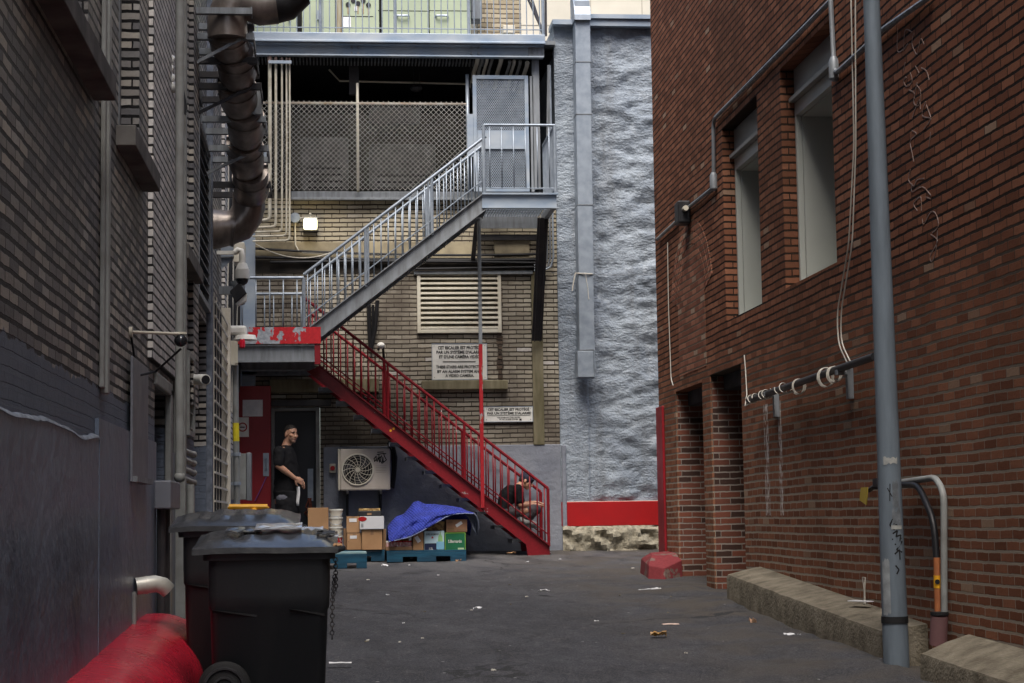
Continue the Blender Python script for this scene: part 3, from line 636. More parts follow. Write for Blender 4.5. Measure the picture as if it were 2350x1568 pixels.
treads(ga, gb, 9, YG + .066, YGB - .066, M_GALVD, .10)
h0, h1 = P2(697, 630, YG), P2(1115, 312, YG)
zb = lambda x: lerp(ga[1], gb[1], (x - ga[0]) / (gb[0] - ga[0]))
railing(h0, h1, zb(h0[0]) - .02, zb(h1[0]), YG + .03, M_GALV, .021, .094, ((.335, .02), (.35, .013), (.68, .013), (.70, .02)), .17)
railing((h0[0] + .03, h0[1]), h1, zb(h0[0]) - .02, zb(h1[0]), YGB - .03, M_GALV, .020, .094, ((.30, .018), (.68, .018)), None)
# ---- left landing
lx0, lx1 = -1.24, P2(736, 770, YG)[0]; zf1, zf0 = B(680, 751, YG).z, B(680, 789, YG).z
b = MB(); b.box(lx0, lx1, YG - .012, YG, zf0, zf1); b.build('fascia', M_REDPEEL, FS)
b = MB(); b.box(lx0, lx1 - .012, YG + .002, 25.9, zf1 - .05, zf1 - .035); b.build('landing_deck', M_DARKST, FS)
z1_, z0_ = zf0 - .005, B(640, 831, YG).z
b = MB(); b.box(lx0, lx1 - .08, YG + .05, YG + .062, z0_, z1_ - .02); b.box(lx0, lx1 - .08, YG, YG + .05, z0_, z0_ + .016); b.box(lx0, lx1 - .02, YG + .005, YG + .05, z1_ - .022, z1_ - .006); b.box(lx1 - .25, lx1 - .245, YG + .01, YG + .05, z0_ + .017, z1_ - .023); b.build('landing_beam', M_GALVD, FS)
b = MB(); b.box(lx1 - .08, lx1 - .005, YG + .004, YG + .07, z0_ - .03, z1_ - .003); b.build('beam_end', M_REDP, FS)
b = MB(); b.box(lx0, lx1 - .1, 25.2, 25.22, z0_ - .04, z0_ + .18); b.box(lx0, lx1 - .1, 25.12, 25.2, z0_ - .04, z0_ - .024); b.build('landing_beam', M_GALVD, FS)
b = MB(); b.box(lx0, lx1 - .1, 25.86, 25.88, z0_ - .05, z0_ + .16); b.box(lx0, lx1 - .06, 25.80, 25.86, z0_ - .05, z0_ - .036); b.build('landing_beam', M_GALVD, FS)
for i in range(5):
    x = lx0 + .2 + i * (lx1 - lx0 - .3) / 4; b = MB(); b.box(x, x + .02, YG + .07, 25.2, zf1 - .14, zf1 - .052); b.build('joist', M_DARKST, FS)
tl = B(630, 637, YG).z
railing((lx0, tl), (h0[0], tl), zf1 - .0, zf1 - .0, YG + .03, M_GALV, .02, .175, ((1.0, .024),), None)
railing((lx0, tl - .01), (h0[0], tl - .01), zf1, zf1, 25.9, M_GALV, .02, .115, (), None)
# ---- red lower flight
ra, rb = P2(735, 838, YR), P2(1262, 1251, YR); sl = (rb[1] - ra[1]) / (rb[0] - ra[0])
rx0 = P2(705, 853, YR)
pe = [ra, rb, (rb[0] + .005, gz(25) - .02), (rb[0] - .30, gz(25) - .02), (lerp(rx0[0], rb[0], .9), lerp(rx0[1], rx0[1] + sl * (rb[0] - rx0[0]), .9) - .02), (rx0[0], rx0[1])]
mb = MB(); mb.prism([V((x, YR + .045, z)) for x, z in pe], (0, .01, 0))
for p, q, d in ((pe[0], pe[1], -.016), (pe[5], pe[4], .016), (pe[4], pe[3], .016)):
    mb.prism([V((p[0], YR - .012, p[1])), V((q[0], YR - .012, q[1])), V((q[0], YR - .012, q[1] + d)), V((p[0], YR - .012, p[1] + d))], (0, .057, 0))
so = mb.build('stringer', M_REDP, FS); so['label'] = 'red painted stair stringer with bare scraped patches'
mb = MB(); mb.prism([V((x, YRB - .05, z)) for x, z in pe], (0, .01, 0)); mb.build('stringer', M_REDP, FS)
treads((rb[0], rb[1] + .02), (ra[0], ra[1] + .02), 13, YR + .06, YRB - .055, M_GALVD, .22)
q0, q1 = P2(700, 685, YR), P2(1258, 1121, YR)
zr = lambda x: ra[1] + sl * (x - ra[0])
railing(q0, q1, zr(q0[0]), zr(q1[0]) , YR + .03, M_REDP, .021, .096, ((.325, .02), (.34, .014), (.655, .018), (1.0, .021)), .13, br=.0095, lab='red railing of the lower flight, nearest the viewer')
q2, q3 = (q0[0] + .04, q0[1] - .10), P2(1240, 1124, YRB)
railing(q2, (q3[0], q3[1] - .03), zr(q2[0]), zr(q3[0]), YRB - .03, M_REDP, .02, .096, ((.33, .02), (.66, .017), (1.0, .024)), .13, br=.0095)
# yellow dots on the stringer
b = MB(); p = B(900, 986, YR); 
for dx, dz in ((-.02, -.012), (.022, .014)): b.cyl((p.x + dx, YR + .043, p.z + dz), (p.x + dx, YR + .046, p.z + dz), .016, 12)
b.build('sticker', M_YEL, FS)
# ---- right platform
px0, px1 = gb[0] - .02, P2(1278, 460, YG)[0]; pz1, pz0 = B(1195, 444, YG).z, B(1195, 478, YG).z
b = MB(); b.box(px0, px1, YG + .03, YG + .042, pz0, pz1); b.box(px0, px1 + .02, YG - .01, YG + .03, pz0, pz0 + .014); b.box(px0, px1 + .02, YG - .015, YG + .03, pz1 - .016, pz1 + .006); b.build('platform_beam', M_GALVB, FS)
b = MB(); b.box(px1 - .02, px1 - .008, YG + .045, 25.92, pz0, pz1); b.box(px1 - .07, px1 - .022, YG + .045, 25.92, pz0, pz0 + .014); b.build('platform_beam', M_GALVD, FS)
b = MB(); b.box(px0 + .02, px1 - .08, 25.80, 25.82, pz0 - .02, pz1 - .01); b.build('platform_beam', M_GALVD, FS)
b = MB(); 
for i in range(24): x = px0 + .04 + (px1 - px0 - .12) * i / 23; b.box(x, x + .012, YG + .045, 25.79, pz1 - .05, pz1 - .012)
for i in range(10): y = YG + .1 + 1.6 * i / 9; b.box(px0 + .03, px1 - .03, y, y + .01, pz1 - .058, pz1 - .0505)
b.build('platform_grating', M_GALV, FS)
tp = B(1195, 287, YG).z
railing((px0 + .03, tp), (px1 - .012, tp), pz1 + .07, pz1 + .07, YG + .01, M_GALV, .018, .155, ((0, .02), (1, .02)), 0)
b = MB(); yb = 25.6
for y0 in (YG + .01,):
    b.tube([(px1 - .012, YG + .01, tp), (px1 - .012, yb, tp)], .018, 8); b.tube([(px1 - .012, YG + .01, pz1 + .07), (px1 - .012, yb, pz1 + .07)], .009, 6)
sr = b.build('railing', M_GALV, FS, smooth='auto')
for i in range(13): y = YG + .12 + (yb - YG - .12) * i / 12; c = MB(); c.cyl((px1 - .012, y, pz1), (px1 - .012, y, tp), .008, 6); c.build('baluster', M_GALV, sr)
for x in (px0 + .03, px1 - .012): c = MB(); c.tube([(x, YG + .01, pz1), (x, YG + .01, tp)], .022, 8); c.build('railing_post', M_GALV, FS, smooth='auto')
# ---- hanging post and knee brace
p0, p1, p2 = B(1099, 500, 25.0), B(1103, 790, 25.0), B(1104, 1166, 25.0)
b = MB(); b.box(p0.x - .024, p0.x + .024, 24.98, 25.028, p1.z, pz0 + .1); b.build('hanger_post', M_GALVD, FS, bevel=.003)
b = MB(); b.box(p0.x - .025, p0.x + .025, 24.979, 25.029, p2.z, p1.z - .002)
M_REDW = peel('worn_red_post_paint', (.36, .016, .022), (.24, .25, .27), sc=4.5, th=.6, rough=.45, rust=(.35, .1, .04), stretch=(3, 3, 1))
b.build('hanger_post', M_REDW, FS, bevel=.003)
b = MB(); b.bar(B(1246, 500, 25.1), B(1232, 782, 25.86), .15, .02); b.bar(B(1239, 500, 25.1), B(1226, 782, 25.86), .012, .10); b.bar(B(1254, 500, 25.1), B(1238, 782, 25.86), .012, .10); b.build('knee_brace', M_DARKST, FS)
b = MB(); b.bar(B(1096, 490, 25.3), B(1085, 600, 25.93), .06, .03); b.bar(B(1090, 545, 25.9), B(1245, 545, 25.9), .03, .08); b.build('knee_brace', M_DARKST, FS)
# ================================================================ terrace above the recess
TE = thing('steel_terrace', 'galvanised steel terrace with a barred railing along the top of the rear building', 'terrace', (1, 27, 8))
Yt = 25.5; xe = P2(1248, 90, Yt)[0]; x0 = -1.24
z1, z0 = B(900, 76, Yt).z, B(900, 97, Yt).z
b = MB(); b.box(x0, xe + .02, Yt, Yt + .3, z0, z1); b.box(x0, xe + .02, Yt - .03, Yt, z0 - .012, z0 + .02); b.build('edge_channel', M_GALVB, TE, bevel=.006)
zw1, zw0 = z0 - .014, B(900, 131, Yt + .1).z
b = MB(); b.box(x0, xe, Yt + .14, Yt + .155, zw0, zw1); b.box(x0, xe, Yt + .04, Yt + .14, zw0, zw0 + .02); b.box(x0, xe, Yt + .02, Yt + .14, zw1 - .014, zw1); b.build('beam', M_GALVB, TE)
b = MB(); a = R4(1212, 100, 1248, 130, Yt + .13); b.box(a[0], a[1], Yt + .10, Yt + .138, zw0 + .022, zw1 - .016); b.build('splice_plate', M_GALVD, TE)
b = MB()
for px in (807, 822, 868 * 0 + 1081, 1098, 1226):
    for py in (108, 122): p = B(px, py, Yt + .1); b.cyl((p.x, Yt + .085, p.z), (p.x, Yt + .14, p.z), .016, 6)
b.build('bolt', M_GALVD, TE)
b = MB(); b.box(x0, 3.2, 25.82, 31, z1 - .06, z1 - .005); b.build('deck', M_GALVD, TE)
b = MB(); zt = zw0 + .01; i = 0; x = -1.1
while x < 2.2: b.box(x, x + .016, 25.80, 26.05, zt - .03, zt + .02); x += .048
b.build('decking_ribs', M_GALVD, TE)
for px in (812, 1090):
    p = B(px, 140, 26.2); b = MB(); b.box(p.x - .07, p.x + .07, 26.1, 26.2, 7.45, 8.0); b.build('cross_beam', M_DARKST, TE)
p = B(1229, 200, 25.75); b = MB(); b.box(p.x - .05, p.x + .05, 25.72, 25.735, 6.02, zw0); b.box(p.x - .05, p.x - .04, 25.736, 25.85, 6.02, zw0); b.box(p.x + .04, p.x + .05, 25.736, 25.85, 6.02, zw0); b.build('column', M_GALVD, TE)
b = MB(); zr1 = z1 + 1.1; b.tube([(x0, Yt + .05, zr1), (xe, Yt + .05, zr1)], .02, 8); b.tube([(x0, Yt + .05, z1 + .08), (xe, Yt + .05, z1 + .08)], .008, 6); tr = b.build('railing', M_GALV, TE, smooth='auto')
for px in (735, 907, 1076, 1247):
    p = P2(px, 40, Yt); c = MB(); c.tube([(p[0], Yt + .05, z1 - .02), (p[0], Yt + .05, zr1)], .023, 8); c.build('post', M_GALV, tr, smooth='auto')
for i in range(47):
    px = 560 + 15.1 * i
    if px > 1245 or any(abs(px - q) < 6 for q in (735, 907, 1076)): continue
    p = P2(px, 40, Yt); c = MB(); c.cyl((p[0], Yt + .05, z1), (p[0], Yt + .05, zr1), .0075, 6); c.build('baluster', M_GALV, tr)
b = MB()
for q in ((1204, 0, 1250, 82), (1216, 5, 1247, 82)): b.bar(B(q[0], q[1] - 20, 26.1), B(q[2], q[3], 25.75), .035, .02)
b.bar(B(1253, 83, 25.9), B(1252, -20, 25.9), .03, .04); b.build('side_brace', M_DARKST, TE)
# ---- cabinets on the terrace
EC = thing('electrical_cabinet', 'row of sage green metal cabinets on the terrace with handles and rust-streaked holes', 'cabinet', (0, 27.6, z1))
Yc = 27.2; zc3 = zc(950, 0, 3.1333); segs = [(560, 683), (692, 770), (770, 785), (786, 871), (877, 985), (985, 1081)]
for i, (a, c) in enumerate(segs):
    xa, xb, _, _ = R4(a, 0, c, 60, Yc); m = M_GREEN if i not in (2,) else mat('rusty_sage', (.35, .33, .24), (.20, .15, .09), sc=6, rough=.6, stretch=(4, 4, .4))
    q = MB(); q.box(xa + .006, xb - .006, Yc, Yc + .7, z1 + .02, z1 + 1.9); q.build('panel', m, EC, bevel=.008)
q = MB(); q.box(-1.25, R4(560, 0, 1081, 60, Yc)[1], Yc - .02, Yc + .6, z1 - .0, z1 + .02); q.build('plinth', M_CREAM, EC)
q = MB(); q.box(-1.25, R4(560, 0, 1081, 60, Yc)[1], Yc + .3, Yc + .69, z1 + .021, z1 + 1.85); q.build('back_panel', M_DARKST, EC)
q = MB()
for hx, hy in ((1385, 60), (1450, 10), (1510, 45), (1575, 10), (1640, 65)):
    p = B(*zc3(hx, hy), Yc); q.cyl((p.x, Yc - .012, p.z), (p.x, Yc - .002, p.z), .036, 16)
q.build('cable_entry', M_BLACK, EC)
q = MB()
for hx, hy in ((1385, 130), (1510, 130), (1575, 130), (1640, 140)): p = B(*zc3(hx, hy), Yc); q.box(p.x - .008, p.x + .008, Yc - .004, Yc - .001, p.z - .06, p.z + .11)
q.build('rust_streak', mat('rust_streak', (.24, .13, .06), (.33, .25, .15), sc=14), EC)
q = MB(); a = R4(*zc3(1310, 215), *zc3(1422, 340), Yc); q.box(a[0], a[1], Yc - .006, Yc - .001, a[2], a[3]); q.build('notice', M_PAPER, EC); q = MB(); a = R4(*zc3(1465, 80), *zc3(1500, 140), Yc); q.box(a[0], a[1], Yc - .008, Yc - .001, a[2], a[3]); q.build('notice', M_PAPER, EC)
q = MB()
for (ax, ay, cx_, cy_) in ((1310, 203, 1700, 212), (1760, 133, 2400, 141), (2400, 133, 2950, 141)):
    a = R4(*zc3(ax, ay), *zc3(cx_, cy_), Yc); q.box(a[0], a[1], Yc - .003, Yc + .001, a[2], a[3])
q.build('seam', M_BLACK, EC)
for hx, hy, v in ((650, 200, 1), (1010, 190, 1), (2070, 208, 0), (2560, 208, 0)):
    p = B(*zc3(hx, hy), Yc); q = MB()
    if v: q.box(p.x - .012, p.x + .012, Yc - .05, Yc - .002, p.z - .08, p.z + .06)
    else: q.tube([(p.x - .09, Yc - .002, p.z), (p.x - .08, Yc - .05, p.z), (p.x + .08, Yc - .05, p.z), (p.x + .09, Yc - .002, p.z)], .016, 8)
    q.build('handle', M_GALV, EC)
PH = thing('brick_penthouse', 'small pale tan brick penthouse beside the green cabinets on the terrace', 'building', (2.6, 29, z1))
a = R4(1096, 0, 1196, 75, 28.2); q = MB(); q.box(a[0], a[1], 28.2, 30.5, z1 - .1, z1 + 2.6)
q.build('wall', brick('penthouse_brick', (.40, .33, .22), (.52, .45, .33), (.16, .13, .10), course=.075, length=.23, sootlo=.6, sootamt=.5, bst=.6), PH)
q = MB(); a = R4(1155, 58, 1182, 76, 26.6); q.box(a[0], a[1], 26.6, 26.9, a[2], a[3]); tag(q.build('vent_box', M_CREAM, bevel=.01), 'small grey box lying on the terrace edge in front of the penthouse', 'box')
q = MB(); a = R4(1081, -40, 1106, 44, 27.6); q.box(a[0], a[1], 27.6, 27.9, a[2], a[3]); tag(q.build('downpipe_hopper', M_GALVD, bevel=.01), 'grey metal box with dark underside between green cabinets and brick penthouse', 'box')
# ================================================================ chain-link screen and mesh gate
CF = thing('chain_link_fence', 'chain-link fence screening the dark open recess of the rear building', 'fence', (.6, 25.9, 6.03))
Yf = 25.80; xa = -1.1; xb = P2(1072, 300, Yf)[0]; zt, zb_ = B(840, 237, Yf).z, B(840, 437, Yf).z
b = MB(); b.tube([(xa, Yf + .02, zt), (xb, Yf + .02, zt)], .016, 8); b.build('top_rail', mat('rail_with_rust', (.62, .60, .55), (.42, .28, .18), sc=5, rough=.5), CF, smooth=True)
for px, py in ((821, 190), (1074, 170)):
    p = P2(px, 300, Yf); c = MB(); c.cyl((p[0], Yf + .03, 6.0), (p[0], Yf + .03, B(px, py, Yf).z), .019 if px < 900 else .026, 10); c.build('post', M_CREAM if px < 900 else M_GALV, CF, smooth=True)
b = MB(); pit = .074; w = .0022; H = zt + .03 - zb_
n = int((xb - xa + H) / pit) + 1
for i in range(n):
    for sgn in (1, -1):
        x = xa - (H if sgn > 0 else 0) + i * pit; xs_, zs_ = x, zb_ ; xe_, ze_ = x + sgn * H, zt + .03
        # clip to xa..xb
        def clip(t): return xs_ + (xe_ - xs_) * t
        t0, t1 = 0.0, 1.0; dx = xe_ - xs_
        ta, tb_ = (xa - xs_) / dx, (xb - xs_) / dx
        if ta > tb_: ta, tb_ = tb_, ta
        t0, t1 = max(0, ta), min(1, tb_)
        if t1 - t0 < .01: continue
        yy = Yf + .002 * sgn; d = V((dx, 0, H)).normalized(); nrm = V((-d.z, 0, d.x)) * w
        p, q = V((clip(t0), yy, zb_ + H * t0)), V((clip(t1), yy, zb_ + H * t1))
        b.prism([p - nrm, q - nrm, q + nrm, p + nrm], (0, .004, 0))
b.build('wire_mesh', mat('wire', (.62, .61, .57), rough=.45, metal=.3, bmp=0), CF)
MG = thing('mesh_gate', 'grey expanded-metal gate at the head of the stairs', 'gate', (2.4, 25.7, 6.0))
Yg = 25.72; a = R4(1086, 173, 1214, 440, Yg); x0, x1, z0, z1g = a
b = MB(); t = .055
b.box(x0, x0 + t, Yg, Yg + .04, z0, z1g); b.box(x1 - t, x1, Yg, Yg + .04, z0, z1g); b.box(x0 + t, x1 - t, Yg, Yg + .04, z1g - t, z1g); b.box(x0 + t, x1 - t, Yg, Yg + .04, z0, z0 + t); b.build('frame', M_GALVB, MG, bevel=.004)
zk1, zk0 = B(1150, 300, Yg).z, B(1150, 342, Yg).z
b = MB(); b.box(x0 + t + .002, x1 - t - .002, Yg - .004, Yg + .02, zk0, zk1); b.build('kick_panel', M_GALVB, MG)
b = MB(); p = .03
for sgn in (1, -1):
    for (lo, hi) in ((z0 + t, zk0), (zk1, z1g - t)):
        H = hi - lo; Wd = x1 - x0 - 2 * t; i = -int(H / p)
        while x0 + t + i * p < x1 - t + H:
            xs_ = x0 + t + i * p; dx = sgn * H * .7; i += 1
            ta, tb_ = sorted(((x0 + t - xs_) / dx, (x1 - t - xs_) / dx)); t0, t1 = max(0, ta), min(1, tb_)
            if t1 - t0 < .01: continue
            d = V((dx, 0, H)).normalized(); nrm = V((-d.z, 0, d.x)) * .0042; P_, Q_ = V((xs_ + dx * t0, Yg + .02 + .002 * sgn, lo + H * t0)), V((xs_ + dx * t1, Yg + .02 + .002 * sgn, lo + H * t1))
            b.prism([P_ - nrm, Q_ - nrm, Q_ + nrm, P_ + nrm], (0, .003, 0))
b.build('expanded_mesh', M_GALV, MG)
b = MB(); a = R4(1072, 262, 1086, 360, Yg); b.box(a[0], a[1], Yg - .01, Yg + .03, a[2], a[3]); b.build('latch_plate', M_GALVB, MG)
b = MB(); a = R4(1218, 175, 1225, 440, Yg); b.box(a[0], a[1], Yg, Yg + .05, a[2], a[3]); b.build('hinge_post', M_GALVD, MG)
# things inside the recess
for (q, Y, lab) in (((690, 315, 800, 438), 27.6, 'grey air handling unit behind the left half of the chain-link fence'), ((850, 330, 1000, 438), 28.2, 'larger grey air handling unit behind the right half of the chain-link fence')):
    o = thing('air_handler', lab, 'machine', (B((q[0] + q[2]) / 2, 400, Y).x, Y, 6.02)); a = R4(*q, Y); m = mat('dim_sheet_metal', (.20, .195, .19), (.10, .10, .095), sc=3, rough=.6)
    b = MB(); b.box(a[0], a[1], Y, Y + 1.0, 6.02, a[3]); b.build('casing', m, o, bevel=.02)
    b = MB()
    for i in range(6): zz = 6.15 + i * .1; b.box(a[0] + .1, a[1] - .1, Y - .015, Y - .002, zz, zz + .03)
    b.build('grille', M_DARKST, o)
b = MB(); a = R4(850, 245, 965, 283, 28.0); b.box(a[0], a[1], 28.0, 28.8, a[2], a[3]); b.build('x', M_DGREY) if False else None
tag(b.build('supply_duct', mat('dim_duct', (.15, .15, .15), (.1, .1, .1), rough=.5)), 'dim grey duct hanging inside the recess above the air handlers', 'duct')
b = MB(); b.tube([B(755, 160, 26.6), B(779, 186, 26.6), B(1070, 193, 26.6)], .014, 8); tag(b.build('conduit', M_CREAM, smooth='auto'), 'pale conduit crossing the recess above the chain-link fence', 'pipe')
b = MB(); b.tube([B(945, 131, 26.5), B(951, 200, 26.5)], .004, 5); b.tube([B(960, 131, 26.5), B(964, 200, 26.5)], .004, 5); p = B(955, 203, 26.5); b.ball(p, .09, .09, .05); tag(b.build('hanging_lamp', M_DARKST, smooth='auto'), 'dark lamp hanging on two wires in the recess', 'lamp')
# ---- five ivory pipes
zp = zc(600, 0, 1.4257)
for i, (x, w, yb, xl) in enumerate(((683, 22, 1255, 640), (717, 16, 1295, 600), (752, 12, 1320, 585), (778, 11, 1345, 585), (796, 11, 1372, 585))):
    r = w / 1.4257 * K / 2 / (FO / 25.7); Yp = 25.62
    top = B(*zp(x, 345), Yp); bt = B(*zp(x, yb), Yp); le = B(*zp(xl, yb + 4), Yp)
    c = [bt + V((0, 0, .05)), bt + V((-.012, 0, .015)), bt + V((-.045, 0, 0))]
    b = MB(); b.tube([top, V((top.x, Yp, lerp(top.z, bt.z, .5)))] + c + [le], r, 10)
    t_ = thing('standpipe', ['thickest ivory pipe, leftmost of the upright row beside the duct', 'second thickest ivory pipe, between the thickest and the three thin ones', 'thin ivory pipe just right of the two thick ones', 'thin ivory pipe in the middle of the three thin ones', 'thin ivory pipe at the right edge of the row, bending lowest'][i], 'pipe', (top.x, Yp, bt.z), 'upright ivory pipes beside the duct')
    b.build('pipe', M_PIPEW, t_, smooth='auto')
    b = MB(); b.ball(top + V((0, 0, .02)), r * 1.25, r * 1.25, r * 2.0, 10, 6); b.cyl(top - V((0, 0, .03)), top, r * 1.2, 10); b.build('cap', mat('pinkish_cap', (.6, .42, .34), rough=.5), t_, smooth='auto')
b = MB(); a = R4(616, 139, 669, 146, 25.55); b.box(a[0], a[1], 25.54, 25.575, a[2], a[3]); tag(b.build('pipe_clamp_bar', M_GALVB), 'pale clamp bar across the tops of the five ivory pipes', 'bracket')
b = MB(); a = R4(609, 478, 668, 482, 25.66); b.box(a[0], a[1], 25.655, 25.69, a[2], a[3]); tag(b.build('pipe_clamp_bar', M_DARKST), 'dark clamp bar behind the lower ends of the five ivory pipes', 'bracket')
# ---- lit wall lamp
WLt = thing('wall_lamp', 'lit rectangular wall lamp glowing warm on the tan brick', 'lamp', B(711, 525, 25.9))
a = R4(697, 502, 727, 526, 25.82); b = MB(); b.box(a[0] - .01, a[1] + .015, 25.86, 25.99, a[2] - .012, a[3] + .03); b.build('housing', M_GALVD, WLt, bevel=.01)
m, nt, bs = nodes('lamp_glow'); bs.inputs['Base Color'].default_value = (.9, .8, .6, 1); bs.inputs['Emission Color'].default_value = (1, .80, .42, 1); bs.inputs['Emission Strength'].default_value = 5.5
b = MB(); b.box(a[0], a[1], 25.80, 25.86, a[2], a[3]); b.build('lens', m, WLt, bevel=.025)
b = MB(); p = B(712, 492, 25.95); b.cyl(p, p - V((0, 0, .07)), .012, 8); b.ball(p, .02); b.build('photocell', M_CREAM, WLt)
JB = MB(); p = B(677, 500, 25.9); JB.cyl((p.x, 25.88, p.z), (p.x, 25.99, p.z), .07, 18); tag(JB.build('junction_box', M_GALV, smooth='auto'), 'round grey junction box just left of the lit wall lamp', 'junction box')
b = MB(); b.tube([B(677, 512, 25.93), B(678, 562, 25.93), B(684, 574, 25.93), B(696, 580, 25.93), B(930, 588, 25.93)], .011, 8); b.tube([B(684, 501, 25.95), B(697, 501, 25.95)], .011, 8); tag(b.build('conduit', M_CREAM, smooth='auto'), 'thin pale conduit dropping from the round box and turning right under the lamp', 'pipe')
# ---- cable bundles across the rear wall
def sag(p, q, s, n=10):
    p, q = V(p), V(q); return [p.lerp(q, i / n) - V((0, 0, s * 4 * (i / n) * (1 - i / n))) for i in range(n + 1)]
for i, (a, c, s, r, lab) in enumerate((((578, 570), (1245, 583), .05, .018, 'topmost black cable sagging across the rear wall below the lamp'), ((578, 590), (1245, 596), .02, .022, 'thick black cable running straight below the sagging one'), ((620, 602), (1245, 604), -.02, .02, 'third black cable down, running right to the knee brace'), ((905, 618), (1225, 613), .0, .016, 'lowest black cable, directly above the louvre'), ((586, 560), (760, 580), .13, .008, 'thin pale cable looping down at the left of the rear wall'))):
    b = MB(); b.tube(sag(B(*a, 25.93 - .008 * i), B(*c, 25.93 - .008 * i), s, 14), r, 7); tag(b.build('cable', M_CABLE if i < 4 else M_CABW, smooth='auto'), lab, 'cable', 'cables across the rear wall')
for i, (dx, lab) in enumerate(((0, 'dark conduit beside the stucco edge, curving left at its foot, outermost'), (-7, 'dark conduit curving left at its foot, middle of three by the stucco'), (-14, 'dark conduit curving left at its foot, innermost of three by the stucco'))):
    b = MB(); b.tube([B(1262 + dx * .3, 150, 25.88), B(1268 + dx, 480, 25.88), B(1270 + dx, 590, 25.88), B(1264 + dx, 612, 25.88), B(1250 + dx, 620 - i * 6, 25.88), B(1226, 621 - i * 6, 25.88)], .014, 8); tag(b.build('conduit', M_GALVD if i else M_GALV, smooth='auto'), lab, 'pipe', 'conduits by the stucco edge')
# stub pipes under the terrace right end
for i, (x, y) in enumerate(((1096, 134), (1107, 132), (1118, 135), (1130, 131), (1150, 136), (1170, 142), (1180, 141), (1194, 142), (1210, 145))):
    p = B(x, y, 25.7); b = MB(); b.tube([p, p + V((0, .06, -.03)), p + V((-.03, .25, -.13)), p + V((-.05, .5, -.3))], .022 if i % 4 else .03, 8); b.ball(p, .026 if i % 4 else .034, None, None, 8, 5)
    tag(b.build('pipe_stub', M_PIPEG if i % 2 else M_CREAM, smooth='auto'), 'capped pipe stub poking out under the right end of the terrace beam', 'pipe', 'capped pipe stubs under the terrace beam')
# black insulated lines behind the stairs
b = MB()
b.tube([B(846, 690, 25.92), B(847, 740, 25.92), B(850, 800, 25.92)], .03, 8); b.tube([B(866, 690, 25.9), B(862, 750, 25.9), B(852, 802, 25.9)], .028, 8); b.tube([B(856, 700, 25.94), B(856, 790, 25.94)], .02, 8)
tag(b.build('insulated_pipes', M_CABLE, smooth='auto'), 'bundle of black insulated pipes between the two stair flights', 'pipe')
b = MB(); b.tube([B(868, 803, 25.8), B(873, 795, 25.75), B(879, 797, 25.75), B(880, 812, 25.85), B(884, 850, 25.93), B(888, 960, 25.93)], .018, 8); hk = thing('gooseneck_light', 'small white-capped gooseneck fitting on a black stem behind the red railing', 'lamp', B(874, 800, 25.8)); b.build('stem', M_CABLE, hk, smooth='auto')
b = MB(); b.ball(B(874, 793, 25.72), .055, .05, .045); b.build('cap', M_WHITE, hk, smooth=True)
# ================================================================ signs
zs5 = zc(1650, 1300, 3.1354)
def zrect(f, x0, y0, x1, y1, Y): return R4(*f(x0, y0), *f(x1, y1), Y)
def sign(name, rect, lines, label, Y=25.95, bars=(), squares=()):
    a = zrect(zs5, *rect, Y); t = thing(name, label, 'sign', ((a[0] + a[1]) / 2, Y, a[2])); b = MB(); b.box(a[0], a[1], Y, Y + .02, a[2], a[3]); b.build('board', M_WHITE, t, bevel=.003)
    b = MB(); e = .008
    for q in ((a[0], a[1], a[2], a[2] + e), (a[0], a[1], a[3] - e, a[3]), (a[0], a[0] + e, a[2] + e, a[3] - e), (a[1] - e, a[1], a[2] + e, a[3] - e)): b.box(q[0], q[1], Y - .004, Y, q[2], q[3])
    b.build('rim', M_GALV, t)
    for s, x0, y0, x1, y1 in lines:
        acc = any(c in s for c in 'ÉÈ'); q = zrect(zs5, x0, y0 - (9 if acc else 0), x1, y1 + (5 if ',' in s else 0), Y)
        text('lettering', s, (q[0] + q[1]) / 2, Y - .003, (q[2] + q[3]) / 2, q[1] - q[0], q[3] - q[2], M_INK, t, .035)
    for q in bars: q = zrect(zs5, *q, Y); b = MB(); b.box(q[0], q[1], Y - .004, Y - .001, q[2], q[3]); b.build('rule', M_INK, t)
    b = MB()
    for sx in (a[0] + .035, a[1] - .035):
        for sz in (a[2] + .035, a[3] - .035): b.cyl((sx, Y - .005, sz), (sx, Y, sz), .006, 8)
    b.build('screw', M_GALVD, t); return t
sign('alarm_sign', (241, 232, 938, 690), (("CET ESCALIER EST PROTÉGÉ", 318, 265, 860, 307), ("PAR UN SYSTÈME D'ALARME", 300, 322, 878, 362), ("ET D'UNE CAMÉRA VIDÉO", 333, 380, 845, 420), ("THESE STAIRS ARE PROTECTED", 295, 507, 885, 545), ("BY AN ALARM SYSTEM AND", 310, 565, 868, 602), ("A VIDEO CAMERA.", 412, 618, 770, 655)), 'large white bilingual alarm sign with six lines of black text under the louvre', bars=((380, 457, 792, 466),))
sign('alarm_sign', (895, 1022, 1512, 1218), (("CET ESCALIER EST PROTÉGÉ", 945, 1045, 1465, 1078), ("PAR UN SYSTÈME D'ALARME", 937, 1093, 1485, 1124), ("THIS STAIRWAY IS PROTECTED", 1062, 1155, 1352, 1171), ("BY AN ALARM SYSTEM", 1092, 1177, 1322, 1192)), 'small wide white alarm sign low beside the mossy pilaster', bars=((937, 1134, 1478, 1138), (1340, 1176, 1368, 1200)))
